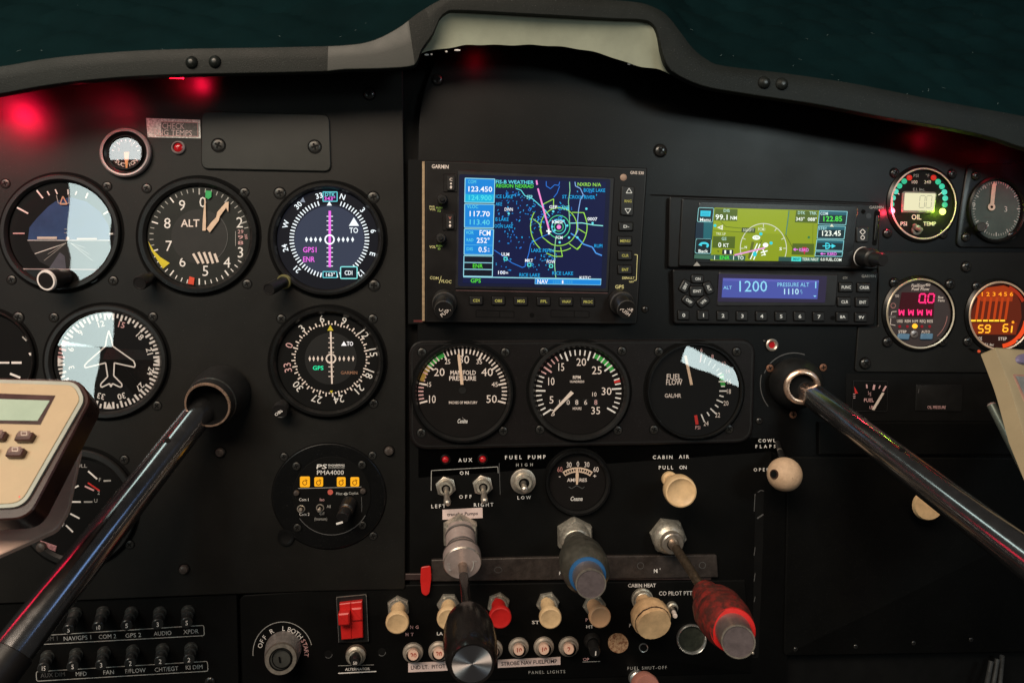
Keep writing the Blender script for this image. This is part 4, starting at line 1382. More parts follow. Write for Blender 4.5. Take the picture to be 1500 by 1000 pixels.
for s_, x, w in (('CDI', 361, 10), ('OBS', 481, 11), ('MSG', 603, 11), ('FPL', 726, 10), ('VNAV', 848, 13), ('PROC', 966, 14)):
    key(t, *z(x, 815 + (x - 361) * .012), 19, 12, HN, s_, 4.0, w, BKY)
key(t, *z(1172, 415), 20, 12, HN, 'D-', 4.2, 9, BKW)
for s_, y, w in (('MENU', 493, 15), ('CLR', 572, 10), ('ENT', 648, 10)):
    key(t, *z(1166, y), 20, 12.5, HN, s_, 4.0, w, BKY)
mb = MB(HN)
mb.prism(rpoly([z(1150, 195), z(1218, 200), z(1210, 358), z(1143, 352)], 3), 0, 3, KG, 1)
mb.path([z(1187, 208), z(1203, 234), z(1172, 234)], 1, 3.3, BKW, True)
mb.path([z(1181, 345), z(1197, 319), z(1165, 319)], 1, 3.3, BKW, True)
mb.text('RNG', *z(1182, 278), 3.8, 3.3, BKY, w=11, bold=True)
o = mb.build('button', t)
o['label'] = 'tall range rocker with two arrowheads'
for s_, x, y in (('C', 224, 180), ('V', 219, 388)):
    mb = MB(HN)
    px, py = z(x, y)
    mb.prism(rpoly(rect(px - 11, py - 14, px + 10, py + 13), 1.5), 0, 1.2, RADIO, .8)
    mb.prism(rpoly(rect(px - 6, py - 11, px + 6, py + 11), 3), 1, 4, KG, 1)
    mb.text(s_, px, py - 5, 4.2, 4.3, WARMW if s_ == 'C' else pm('legend_red', (.6, .2, .15), .6), bold=True)
    mb.disc(px, py + 1, 1.4, 1.4, 4.3, WARMW, 10)
    mb.disc(px, py + 5.5, 1.4, 1.4, 4.3, WARMW, 10)
    mb.poly([(px - 2, py + 6), (px + 2, py + 6), (px, py + 9)], 4.3, WARMW)
    mb.build('button', t)
for x, y in ((180, 270), (173, 480)):
    mb = MB(0)
    px, py = z(x, y)
    mb.turn(W(px, py, HN), W(px - 1, py - 1, HN + 14), [(0, 7.6, KNOBB), (.85, 7.2, KNOBB), (1, 6.2, KNOBB)], 24, cap=KNOBB)
    mb.turn(W(px - 1, py - 1, HN + 14), W(px - 1, py - 1, HN + 18), [(0, 3.6, KNOBB), (.8, 3.4, BEZELG), (1, 2.8, KNOBB)], 18, cap=KNOBB)
    mb.build('small_knob', t)
for (bx, by), (tx, ty), s1, s2, rot in ((z(190, 815), z(185, 868), 'PUSH', 'C/V', 40), (z(1140, 815), z(1178, 865), 'PUSH', 'CRSR', -36)):
    mb = MB(0)
    A, B = W(bx, by, HN), W(tx, ty, HN + 40)
    mb.turn(A, B, [(0, 17.5, KNOBB), (.30, 17.8, KNR), (.34, 17.8, KNR), (.38, 16.8, KNOBB), (.40, 14.2, KNOBB), (.94, 14.2, KNR), (1.0, 13.4, KNOBB)], 36, cap=KNOBB)
    for i in range(36):
        a = i * math.pi / 18
    kn_ = mb.build('tuning_knob', t)
    mb = MB(HN + 40.6)
    c_, sn = math.cos(math.radians(rot)), math.sin(math.radians(rot))
    mb.text(s2, tx - 3.7 * sn, ty - 3.7 * c_, 5.2, 0, WARMW, w=11 if s2 == 'C/V' else 17, rot=rot)
    mb.text(s1, tx + 3.7 * sn, ty + 3.7 * c_, 5.2, 0, WARMW, w=17, rot=rot)
    mb.build('lettering', kn_)
mb = MB(HN)
mb.lathe(*z(1160, 148), 5, 5, [(1, .1), (.8, .8), (.4, 1.2)], pm('sensor_tan', (.36, .24, .18), .5), 20, cap=pm('sensor_tan', (.36, .24, .18)))
mb.build('light_sensor', t)

# ------------------------------------------------------------------ slim touch navigator
t = thing('touchscreen_navigator', 'slim wide navigator with a bright yellow-green map screen on top of the transponder', 'navigation radio', 1130, 343, HC)
z = zm(960, 270, 4.1667)
zz = zm(1010, 295, 6.25)
mb = MB(HC)
mb.prism(rpoly([z(78, 78), z(1352, 118), z(1340, 522), z(70, 508)], [4, 3, 3, 3]), 0, 9, RADIO, 1.2)
mb.prism(rpoly([z(150, 92), z(1345, 128), z(1332, 520), z(128, 502)], [3, 3, 3, 3]), 8, 12, RADIO, 1.4)
mb.prism(rpoly([z(252, 112), z(1212, 140), z(1172, 500), z(226, 482)], 4), 11.5, 12.6, pm('screen_black', (0.006, 0.006, 0.007), 0.25, spec=0.4), .6)
mb.text('GARMIN', *z(1322, 146), 4.0, 12.4, DIMW, w=21, bold=True)
mb.poly([z(236, 474), z(258, 500), z(214, 500)], 12.8, DIMW)
mb.disc(*z(1243, 172), 3.2, 3.2, 12.3, GAP, 16)
mb.disc(*z(1275, 198), 4, 4, 12.3, KNOBB, 16)
mb.prism(rpoly([z(1310, 165), z(1345, 168), z(1322, 378), z(1296, 375)], 3), 12, 12.5, GAP)
mb.prism(rpoly([z(1320, 195), z(1335, 197), z(1318, 350), z(1306, 348)], 2), 12.3, 13.5, KNOBB, .6)
mb.build('case', t)
GM, TLG = em('#8b9d0c', 1.0), em('#2d6f66', 1)
mb = MB(HC + 13)
mb.poly([zz(80, 52), zz(1448, 92), zz(1400, 555), zz(38, 520)], 0, em('#06120f', 1))
mb.poly([zz(228, 58), zz(1185, 84), zz(1150, 508), zz(195, 480)], .2, GM)
mb.poly([zz(228, 58), zz(900, 78), zz(895, 300), zz(210, 280)], .25, em('#94a610', 1))
mb.poly([zz(195, 478), zz(1145, 500), zz(1140, 550), zz(190, 540)], .22, GM)
mb.poly([zz(60, 190), zz(215, 195), zz(200, 345), zz(52, 340)], .2, em('#0a2638', 1))
mb.poly([zz(130, 190), zz(215, 195), zz(200, 345), zz(125, 340)], .3, em('#15616a', 1))
for q in ([(82, 58), (222, 62), (210, 190), (70, 186)], [(60, 342), (200, 346), (192, 478), (50, 474)]):
    mb.poly(rpoly([zz(*p) for p in q], 2), .4, em('#0a2026', 1))
    mb.path(rpoly([zz(*p) for p in q], 2), .9, .5, em('#8fd0d0'), True)
mb.poly([zz(100, 85), zz(195, 88), zz(188, 140), zz(98, 137)], .7, em('#2fd0e8', 1))
for y in (100, 115, 128):
    mb.line(*zz(108, y), *zz(180, y + 2), .8, .9, em('#0f8fb0'))
mb.text('Menu', *zz(142, 168), 4.6, .8, em('#f4fff8'), w=16, bold=True)
mb.arc(*zz(130, 402), 7.5, 4.8, 3.0, -70, 140, .7, em('#45d8ea'), 12)
mb.poly([zz(78, 400), zz(110, 372), zz(112, 410)], .7, em('#45d8ea'))
mb.text('Back', *zz(122, 455), 4.6, .8, em('#f4fff8'), w=14, bold=True)
DG = em('#4f6410', 1)
for q in ([(232, 66), (440, 72), (435, 182), (224, 176)], [(215, 318), (418, 322), (412, 432), (208, 425)], [(975, 85), (1172, 90), (1166, 200), (962, 192)], [(942, 385), (1140, 388), (1135, 492), (932, 488)]):
    mb.poly([zz(*p) for p in q], .4, DG)
WH = em('#f6fff0', 1.1)
PALE = em('#b8e0d0', 1)
for s_, x, y, cap, w, m in (('DIS', 338, 85, 26, 60, PALE), ('99.1', 297, 145, 46, 126, WH), ('NM', 402, 152, 32, 64, WH), ('DTK', 1022, 105, 28, 68, PALE), ('TRK', 1128, 108, 28, 68, PALE), ('343\u00b0', 1012, 162, 30, 84, WH), ('088\u00b0', 1122, 165, 30, 86, WH), ('GS', 314, 342, 28, 46, PALE), ('0', 275, 398, 42, 30, WH), ('KT', 332, 402, 32, 52, WH), ('TRK UP', 285, 298, 22, 88, em('#dfe8c0')), ('5000FT', 538, 264, 24, 104, em('#c9d2b0')), ('FCM1', 660, 256, 26, 70, em('#dfe8c0')), ('N', 513, 420, 22, 24, WH), ('S', 832, 434, 26, 26, WH), ('KBRD', 1045, 444, 30, 90, em('#f27ff0')), ('ENR', 318, 515, 32, 92, em('#4af03a', 1)), ('TO', 465, 517, 32, 58, WH), ('MAP', 978, 525, 22, 60, em('#14707a')), ('TERR NRST', 1105, 530, 24, 150, em('#e8f4e0')), ('0.0PMS', 1248, 533, 26, 98, WH), ('.COM', 1345, 533, 26, 90, WH)):
    if s_ in ('MAP', 'TERR NRST', '0.0PMS', '.COM', 'ENR', 'TO'):
        continue
    mb.text(s_, *zz(x, y), cap / 6.25, .9, m, w=w / 6.25, rot=-1.2, bold=True)
mb.poly([zz(478, 240), zz(602, 244), zz(598, 284), zz(474, 280)], .5, em('#3a4a2a'))
RW = em('#d8dcc4', 1)
cx, cy = zz(675, 430)
mb.arc(cx, cy, 215 / 6.25, 230 / 6.25, 1.2, -115, 118, .5, RW, 40)
for a in (0, 35, 65, 90, -65, -90):
    mb.tick(cx, cy, 215 / 6.25, 230 / 6.25, .84, 1.0, a, 1.1, .6, RW)
mb.poly([zz(250, 240), zz(305, 215), zz(302, 262)], .6, em('#f0f4e0'))
mb.poly([zz(272, 238), zz(292, 228), zz(290, 248)], .7, GM)
mb.disc(*zz(232, 222), 2.2, 2.2, .6, em('#2fd8e0'), 10)
for x, y in ((652, 298), (745, 382)):
    mb.disc(*zz(x, y), 2.4, 2.4, .7, em('#2fd8e0'), 12)
mb.disc(*zz(595, 482), 3.0, 3.6, .9, em('#23d0d8'), 14)
mb.disc(*zz(1090, 330), 2, 2, .6, em('#2f7a40'), 8)
mb.line(*zz(910, 85), *zz(880, 310), 1.3, .5, em('#2f7a70'))
mb.line(*zz(880, 310), *zz(940, 420), 1.0, .5, em('#55620c'))
mb.line(*zz(1130, 190), *zz(1125, 390), .8, .5, em('#6f8010'))
mb.line(*zz(215, 265), *zz(600, 290), 1.0, .5, em('#55690c'))
mb.line(*zz(285, 185), *zz(330, 232), .9, .5, em('#55690c'))
mb.line(*zz(330, 232), *zz(480, 248), .9, .5, em('#55690c'))
mb.disc(*zz(610, 332), 5.8, 3.4, .7, WH, 18)
mb.text('CTR', *zz(610, 332), 2.8, .9, em('#5a6a30'), w=7)
mb.disc(*zz(694, 400), 4.2, 3.4, .8, WH, 16)
mb.line(*zz(555, 530), *zz(620, 385), 1.6, .6, WH)
mb.line(*zz(585, 535), *zz(645, 390), 1.6, .6, WH)
mb.line(*zz(545, 525), *zz(580, 370), 4.0, .5, em('#5f6a20'))
mb.line(*zz(600, 480), *zz(660, 355), 1.0, .5, em('#454f14'))
mb.line(*zz(410, 492), *zz(690, 425), 2.4, .8, em('#eb9fd8', 1))
mb.line(*zz(650, 470), *zz(712, 452), 1.8, .9, WH)
mb.line(*zz(670, 440), *zz(690, 495), 1.8, .9, WH)
mb.line(*zz(655, 495), *zz(695, 482), 1.4, .9, WH)
mb.poly([zz(300, 440), zz(400, 444), zz(396, 488), zz(296, 484)], .6, em('#10202c'))
for x in (325, 375):
    mb.disc(*zz(x, 455), 1.5, 1.5, .8, WH, 8)
    mb.line(*zz(x, 462), *zz(x, 480), 2.4, .8, WH)
mb.poly([zz(252, 450), zz(272, 455), zz(260, 466)], .7, em('#303a10'))
mb.poly([zz(945, 440), zz(968, 424), zz(968, 456)], .8, em('#f27ff0'))
mb.line(*zz(965, 440), *zz(992, 441), 1.2, .8, em('#f27ff0'))
mb.poly([zz(1030, 418), zz(1072, 420), zz(1050, 490)], .6, em('#c02030', 1))
for q, m in (([(45, 486), (215, 490), (210, 530), (40, 522)], em('#3f6a58')), ([(215, 488), (512, 496), (505, 542), (210, 534)], em('#2a5a48')), ([(815, 506), (932, 510), (928, 550), (812, 546)], em('#27504a')), ([(932, 506), (1020, 509), (1018, 550), (930, 547)], em('#45dcd0')), ([(1020, 509), (1190, 513), (1186, 552), (1018, 549)], em('#2d6a60'))):
    mb.poly([zz(*p) for p in q], .7, m)
for s_, x, y, cap, w, m in (('ENR', 318, 515, 32, 92, em('#4af03a', 1)), ('TO', 465, 517, 32, 58, WH), ('MAP', 976, 528, 22, 60, em('#14707a')), ('TERR NRST', 1104, 531, 24, 150, em('#e8f4e0')), ('0.0 FUEL.COM', 1293, 533, 26, 192, WH)):
    mb.text(s_, *zz(x, y), cap / 6.25, 1.1, m, w=w / 6.25, rot=-1.2, bold=True)
for x in (228, 402):
    mb.line(*zz(x, 498), *zz(x - 2, 535), .9, 1.0, WH)
BX = em('#0b2a30', 1)
EDG = em('#8fd8dc', 1)
for q in ([(1188, 86), (1442, 94), (1428, 215), (1176, 208)], [(1178, 225), (1425, 230), (1412, 345), (1166, 340)], [(1164, 352), (1410, 358), (1400, 452), (1152, 446)], [(1152, 456), (1400, 462), (1392, 505), (1146, 500)]):
    mb.poly([zz(*p) for p in q], .5, BX)
    top = [q[0], q[1], (q[1][0] * .72 + q[2][0] * .28, q[1][1] * .72 + q[2][1] * .28), (q[0][0] * .72 + q[3][0] * .28, q[0][1] * .72 + q[3][1] * .28)]
    mb.poly([zz(*p) for p in top], .6, em('#1d5e6c', 1))
    mb.path([zz(*p) for p in q], .9, .8, EDG, True)
mb.text('COM', *zz(1230, 112), 4.4, 1, em('#d8f0f0'), w=11.5, bold=True)
mb.text('122.85', *zz(1304, 160), 7.4, 1, em('#52ee4e', 1), w=30, bold=True)
mb.text('STBY', *zz(1218, 248), 4.2, 1, em('#a8e0e0'), w=12, bold=True)
mb.text('123.45', *zz(1292, 292), 7.4, 1, WH, w=30, bold=True)
mb.poly([zz(1280, 232), zz(1300, 205), zz(1318, 234)], 1.0, em('#e0e4c8'))
mb.text('D', *zz(1262, 408), 9, 1, em('#45e0f0'), w=8, bold=True)
mb.line(*zz(1215, 408), *zz(1300, 409), 1.4, 1.1, em('#45e0f0'))
mb.poly([zz(1298, 388), zz(1336, 409), zz(1298, 430)], 1.1, em('#45e0f0'))
mb.text('KBRD', *zz(1302, 481), 4.4, 1, em('#f27ff0'), w=14, bold=True)
mb.poly([zz(1192, 480), zz(1214, 466), zz(1214, 494)], 1, em('#f27ff0'))
mb.line(*zz(1212, 480), *zz(1242, 481), 1.2, 1, em('#f27ff0'))
mb.build('screen', t)
mb = MB(HC + 12)
px, py = z(1258, 308)
mb.prism(rpoly(rect(px - 8.5, py - 11, px + 8.5, py + 11), 2.5), 0, 3, KG, 1)
mb.path([(px, py - 8), (px + 4, py - 4), (px, py), (px - 4, py - 4)], 1.1, 3.3, WHITE, True)
mb.ring(px, py + 4.4, 3.2, 3.2, 1.1, 3.3, WHITE, 16)
mb.build('button', t)
mb = MB(0)
A, B = W(*z(1262, 442), HC + 12), W(*z(1392, 462), HC + 62)
mb.turn(A, B, [(0, 14, WHITE), (.02, 14.6, WHITE), (.06, 14.2, KNOBB), (.50, 13.4, KNOBB), (.53, 12, KNOBB), (.55, 9.8, KNOBB), (.95, 9.2, KNOBB), (1, 8.2, KNOBB)], 34, cap=KNOBB)
mb.build('tuning_knob', t)

# ------------------------------------------------------------------ transponder
t = thing('transponder', 'slim transponder with violet readout 1200 and a row of number keys', 'transponder', 1130, 432, HC)
mb = MB(HC)
mb.prism(rpoly([z(95, 520), z(1338, 536), z(1312, 858), z(102, 848)], [3, 3, 4, 4]), 0, 11, RADIO, 1.3)
mb.prism(rpoly([z(372, 534), z(1092, 550), z(1076, 742), z(358, 742)], 3), 10.5, 12.4, pm('window_frame', (0.016, 0.015, 0.016), 0.35), 1.2)
mb.text('GARMIN', *z(1278, 561), 3.8, 11.3, DIMW, w=21, bold=True)
mb.text('GTX', *z(1135, 572), 3.2, 11.3, DIMW, w=7, ital=.2)
mb.disc(*z(1060, 814), 3.4, 3.4, 11.3, GAP, 16)
mb.build('case', t)
mb = MB(HC + 13)
mb.poly(rpoly([z(388, 546), z(1048, 560), z(1036, 722), z(380, 716)], 2), 0, em('#2c2540', 1))
mb.poly([z(412, 572), z(998, 585), z(988, 700), z(404, 690)], .3, em('#4a55a6', 1))
mb.poly([z(412, 572), z(998, 585), z(997, 600), z(411, 588)], .4, em('#5b5fb4', 1))
VC = em('#8fd6f2', 1.05)
mb.text('ALT', *z(440, 630), 4.8, .7, VC, w=12.5)
mb.text('1200', *z(588, 622), 15.5, .7, VC, w=46)
mb.text('PRESSURE ALT', *z(840, 612), 5.6, .7, VC, w=47)
mb.text('1110', *z(825, 654), 8.0, .7, em('#b8e6f8', 1.05), w=24, bold=True)
mb.text('F', *z(888, 650), 3.2, .7, VC)
mb.text('T', *z(893, 664), 3.2, .7, VC)
mb.line(*z(978, 594), *z(977, 634), 1.6, .7, VC)
mb.poly([z(962, 678), z(982, 679), z(972, 688)], .7, VC)
mb.build('screen', t)
HX = HC + 11
for s_, x, y in (('0', 173, 800), ('1', 293, 800), ('2', 412, 803), ('3', 530, 805), ('4', 648, 806), ('5', 766, 807), ('6', 880, 807), ('7', 996, 809)):
    key(t, *z(x - 4, y - 2), 16, 13, HX, s_, 5.0, 4.6, BKW)
key(t, *z(1136, 808), 17, 13, HX, '8A', 4.2, 8, BKW)
key(t, *z(1250, 811), 17, 13, HX, '9V', 4.2, 8, BKW)
for s_, x, y, w in (('FUNC', 1158, 628, 14), ('CRSR', 1268, 630, 14), ('CLR', 1148, 717, 10), ('ENT', 1258, 719, 10)):
    key(t, *z(x, y), 19, 13, HX, s_, 4.2, w, BKW)
for s_, x, y, r, w in (('ON', 255, 577, 0, 8), ('SBY', 178, 622, 62, 10), ('ALT', 322, 632, -65, 9), ('IDNT', 250, 652, 0, 12), ('OFF', 200, 712, -38, 10), ('VFR', 290, 716, 38, 9)):
    px, py = z(x, y)
    mb = MB(HX)
    c_, sn = math.cos(math.radians(r)), math.sin(math.radians(r))
    ww, hh = (10, 7.4) if s_ == 'IDNT' else (9, 6)
    pts = [(px + u * c_ + v * sn, py - u * sn + v * c_) for u, v in rpoly([(-ww, -hh), (ww, -hh), (ww, hh), (-ww, hh)], 4)]
    mb.prism(inset(pts, -1), .1, .4, GAP)
    mb.prism(pts, 0, 3.2, KG, 1)
    mb.text(s_, px, py, 4.0, 3.5, BKW, w=w, rot=r, bold=True)
    mb.build('button', t)


# ------------------------------------------------------------------ right-hand round instruments
def pale_ring(t, cx, cy, rx, ry, h, mat, w=.955):
    mb = MB(h)
    mb.lathe(cx, cy, rx, ry, [(1.09, .2, GAP), (1.08, 2, BEZEL), (1.01, 4.5, BEZEL), (1.0, 5, mat), (.98, 6, mat), (w, 5.4, GAP), (w - .01, 1, GAP)], BEZEL, 64)
    return mb.build('bezel', t)


LEDR = pm('ring_pink', (.66, .50, .46), .4, var=.1)
z = zm(1230, 230, 5)
t = thing('oil_gauge', 'round oil pressure and temperature gauge with arcs of green dots and a pale readout', 'gauge', 1350, 299, HC)
cx, cy = z(600, 345)
pale_ring(t, cx, cy, 48, 52.5, HC, LEDR)
mb = dialmb(cx, cy, 46, 50.5, HC, DIALW)
for s_, x, y, cap, w in (('PSI', 558, 137, 22, 40), ('\u00b0F', 642, 137, 22, 28), ('100', 545, 184, 24, 48), ('240', 642, 184, 24, 52), ('E.I. Inc.', 580, 238, 20, 92), ('OIL', 560, 440, 36, 72), ('PSI', 468, 489, 28, 52), ('TEMP', 657, 489, 28, 92)):
    mb.text(s_, *z(x, y), cap / 5, .5, WARMW if cap > 22 else DIMW, w=w / 5, bold=cap > 26)
mb.line(*z(415, 262), *z(436, 275), 1.2, .5, WHITE)
mb.line(*z(722, 280), *z(745, 262), 1.2, .5, WHITE)
mb.build('dial', t)
mb = MB(HC + 1)
mb.prism(rpoly([z(456, 262), z(472, 252), z(690, 258), z(706, 268), z(688, 404), z(676, 412), z(452, 408), z(450, 398)], 1), 0, 2.4, pm('readout_rim', (.20, .18, .15), .4), 1)
mb.poly(rpoly([z(470, 264), z(696, 270), z(680, 396), z(460, 392)], 2), 2.7, em('#ece6bc', 1.0))
mb.seg('00', *z(572, 285), 7.6, 17.5, .9, 3.0, em('#a8a488'), slant=.1, gap=.3)
mb.build('readout', t)
for x, y, c, k in ((510, 152, '#c8281c', 1), (472, 178, '#2fb88a', 1), (437, 212, '#35c498', 1), (410, 253, '#55d8bc', 1), (390, 300, '#52d4b8', 1), (380, 346, '#48c89c', 1), (380, 395, '#ff7a90', 4.0), (687, 152, '#c8281c', 1), (720, 182, '#2fc090', 1), (748, 216, '#38d0a4', 1), (766, 258, '#52dcc0', 1), (772, 303, '#48d4b4', 1), (769, 350, '#3fc690', 1), (753, 400, '#dcf46a', 3.2)):
    mb = MB(HC + 1)
    r_ = 3.9 if y < 390 else 4.6
    mb.lathe(*z(x, y), r_, r_ * 1.02, [(1.05, 0), (1, .8), (.75, 1.8), (.35, 2.4)], em(c, k), 16, cap=em(c, k))
    mb.build('light_dot', t)
mb = MB(HC + 1)
mb.lathe(*z(560, 535), 7.2, 7.2, [(1, 0), (1, 2.5), (.6, 3.2), (.55, 1.5)], NICKEL, 18, cap=SCREWD)
mb.turn(W(*z(556, 522), HC + 3), W(*z(600, 534), HC + 24), [(0, 2, NICKEL), (.9, 3, NICKEL), (1, 2, NICKEL)], 12, cap=NICKEL)
mb.turn(W(*z(548, 500), HC + 3), W(*z(552, 514), HC + 8), [(0, 3, NICKEL), (1, 3, NICKEL)], 8, cap=NICKEL)
mb.build('toggle', t)
for x, y in ((400, 118), (822, 125), (348, 560), (755, 565)):
    screw(t, *z(x, y), HC, 'dome', .8)
for hx, c, e in ((380, (1.0, 0.03, 0.07), .030), (753, (0.50, 1.0, 0.04), .018)):
    l = bpy.data.lights.new('led_spill', 'POINT')
    l.energy, l.color, l.shadow_soft_size = e, c, 0.002
    lo = bpy.data.objects.new('led_spill', l)
    COL.objects.link(lo)
    lo.location = W(*z(hx, 397), HC + 11)

t = thing('panel_clock', 'square-bodied clock with a glass reflection painted as its grey dial, pale hands and a small black knob', 'clock', 1458, 305, HC)
mb = MB(HC)
mb.prism(rpoly([z(928, 52), z(1500, 40), z(1500, 668), z(845, 662), z(862, 470)], [8, 0, 0, 10, 4]), 0, 3.4, BEZEL, 1.2)
px, py = z(1130, 390)
mb.lathe(px, py, 42.5, 49, [(1, 3.3, GAP), (.99, 8, BEZEL), (.93, 9.5, BEZEL), (.89, 7, GAP), (.87, 3.6, GAP)], BEZEL, 56)
mb.build('case', t)
mb = MB(HC + 3.6)
mb.disc(px, py, 37.5, 43.5, .2, CLOCKD, 56)
for i in range(60):
    a = i * 6
    mb.tick(px + 3, py - 2, 35, 40, .86 if i % 5 == 0 else .92, 1, a, 1.5 if i % 5 == 0 else .8, .5, DIMW)
for s_, x, y in (('3', 1215, 382), ('9', 980, 352), ('6', 1078, 490), ('1', 1050, 215)):
    mb.text(s_, *z(x, y), 8, .6, DIMW)
mb.text('QUARTZ', *z(1085, 442), 2.6, .6, FAINT, w=13)
mb.build('dial', t)
mb = MB(HC + 6)
mb.poly([z(1100, 372), z(1128, 372), z(1146, 205), z(1132, 178), z(1116, 205)], 0, pm('hand_tan', (.55, .42, .33), .5))
mb.disc(*z(1112, 366), 5.4, 5.4, .3, pm('hand_tan', (.42, .33, .27), .5), 20)
mb.disc(*z(1112, 366), 2, 2, .6, SCREWD, 12)
mb.build('hand', t)
setknob(t, z(1012, 525), z(1042, 510), HC + 4, HC + 24, 7)
for x, y in ((995, 138), (922, 588), (1255, 575)):
    screw(t, *z(x, y), HC + 3.4, 'dome', .75)

z = zm(1230, 390, 4)
t = thing('fuel_computer', 'round fuel computer with pink-red lit digits and two pale blue buttons', 'gauge', 1345, 459, HR)
cx, cy = z(462, 277)
pale_ring(t, cx, cy, 50, 51.5, HR, pm('ring_tan', (.60, .50, .37), .35, metal=.4), .945)
mb = dialmb(cx, cy, 47.6, 49, HR, BROWND)
mb.poly(rpoly([z(362, 152), z(556, 154), z(548, 302), z(338, 298)], 1), .5, em('#38040f', 1))
PK = em('#ff2c74', 1.35)
mb.seg('0', *z(462, 162), 8.4, 12.6, 2.2, .8, PK, slant=.12)
mb.seg('0', *z(513, 162), 8.4, 12.6, 2.2, .8, PK, slant=.12)
mb.disc(*z(500, 214), 1.5, 1.5, .9, PK, 10)
for x in (360, 415, 468, 521):
    px, py = z(x, 270)
    mb.path([(px - 3.4, py - 4.5), (px - 2.8, py + 4), (px + .2, py - 3), (px + 3.2, py + 4.5), (px + 3.6, py - 4)], 1.7, .8, PK)
    mb.line(px - 3.5, py, px + 3.5, py, 1.3, .9, PK)
for s_, x, y, cap, w, it in (('FuelScan', 458, 112, 17, 78, .2), ('-450', 512, 108, 15, 36, .2), ('Fuel Flow', 472, 133, 16, 104, .2), ('Flow', 590, 182, 14, 32, 0), ('Parts', 594, 200, 14, 40, 0), ('TSO', 334, 174, 14, 26, 0), ('STEP', 366, 383, 16, 48, 0), ('AUTO', 503, 383, 16, 50, 0)):
    mb.text(s_, *z(x, y), cap / 4, .6, WARMW, w=w / 4, ital=it, bold=True)
for s_, x in (('USED', 352), ('REM', 397), ('H:M', 440), ('REQ', 485), ('RES', 527)):
    mb.text(s_, *z(x, 321), 4.0, .6, WARMW, w=9, bold=True)
mb.ring(*z(312, 230), 4, 4, 1, .6, pm('legend_pinkred', (.5, .22, .2), .5), 20)
mb.path([z(332, 264), z(304, 266), z(300, 285)], .9, .6, WARMW)
mb.path([z(298, 305), z(296, 340), z(325, 346)], .9, .6, WARMW)
mb.text('PUSHAM', *z(302, 296), 3, .6, DIMW, w=12)
for x in (350, 395, 480, 525):
    mb.disc(*z(x, 352), 2.2, 2.2, .7, em('#8a1420', 1), 10)
mb.disc(*z(438, 350), 4, 3.6, .9, em('#ffb22c', 1.6), 16)
mb.lathe(*z(433, 397), 5.6, 5.6, [(1, .6), (1, 2), (.8, 2.6)], pm('key_lock', (.3, .26, .25), .35, metal=.6), 18, cap=pm('key_lock', (.3, .26, .25)))
mb.line(*z(422, 404), *z(444, 390), 1, 3.4, SCREWD)
mb.arc(cx, cy, 42, 43, .8, 95, 140, .6, pm('legend_pinkred', (.5, .22, .2), .5))
mb.build('dial', t)
for q in ([(340, 394), (408, 396), (400, 430), (332, 426)], [(474, 394), (543, 394), (538, 428), (468, 428)]):
    mb = MB(HR + 1)
    mb.prism(rpoly([z(*p) for p in q], 2), 0, 3, BLUEK, 1.2)
    mb.build('button', t)
for x, y in ((318, 98), (645, 105), (278, 443), (600, 440)):
    screw(t, *z(x, y), HR, 'dome', .85)

t = thing('engine_monitor', 'round orange glowing cylinder temperature display reading 59 and 61', 'gauge', 1461, 462, HR)
cx, cy = z(928, 290)
pale_ring(t, cx, cy, 46, 50.5, HR, pm('ring_peach', (.72, .50, .36), .35, metal=.3), .945)  # rim in one even pale peach
mb = dialmb(cx, cy, 43.6, 48, HR, em('#2a0a04', 1))
mb.poly([z(x, y) for x, y in ((770, 262), (820, 170), (880, 125), (960, 118), (1030, 150), (1060, 215), (1065, 300), (1030, 402), (762, 398), (756, 330))], .3, em('#5e1c06', 1))
mb.poly([z(x, y) for x, y in ((800, 180), (860, 125), (960, 112), (1020, 135), (1010, 205), (830, 205))], .4, em('#a03408', 1))
OR = em('#ff9a1e', 1.3)
for i, x in enumerate((833, 867, 903, 938, 970, 1004)):
    mb.text('E123456'[i + 1], *z(x, 163), 5.6, .8, OR, w=5.4, bold=True)
    mb.line(*z(x - 17, 182), *z(x - 36, 312), 3.8, .6, em('#b83c0a', 1))
    mb.line(*z(x - 66, 318), *z(x - 38, 318), 2.6, .8, em('#ffc42c', 1.4))
mb.poly([z(756, 335), z(1040, 330), z(1032, 398), z(764, 398)], .5, em('#7a2606', 1))
mb.seg('59', *z(808, 345), 6.8, 10.5, 2.0, .9, em('#ffae28', 1.4), slant=.14, gap=.45)
mb.seg('6', *z(953, 340), 6.8, 10.5, 2.0, .9, em('#ffae28', 1.4), slant=.14)
mb.line(*z(1008, 348), *z(1003, 388), 2.2, 1, em('#ffae28', 1.4))
mb.disc(*z(1013, 327), 2, 2, .9, OR, 10)
mb.arc(cx, cy, 44, 48.5, 7, 100, 172, 1.6, em('#f04a1a', 1.0), 14)
mb.arc(cx, cy, 43, 47.5, 5, 22, 62, 1.6, em('#a02a10', 1.0), 8)
mb.text('MODE', *z(808, 422), 4.4, .8, WARMW, w=12, bold=True)
mb.text('STEP', *z(952, 424), 4.4, .8, WARMW, w=12.5, bold=True)
mb.text('E.I. Inc', *z(874, 458), 3.6, .8, WARMW, w=14, ital=.2, bold=True)
mb.build('screen', t)
for x, y in ((800, 118), (748, 440), (1050, 448)):
    screw(t, *z(x, y), HR, 'dome', .8)
mb = MB(HR)
mb.turn(W(*z(760, 480), HR + 1), W(*z(806, 494), HR + 6), [(0, 1, GAP), (1, 1, GAP)], 8)
mb.lathe(*z(815, 497), 2.2, 2.2, [(1, .2), (.7, 2)], em('#d8502c', .9), 12, cap=em('#d8502c', .9))
mb.build('indicator_stub', t)

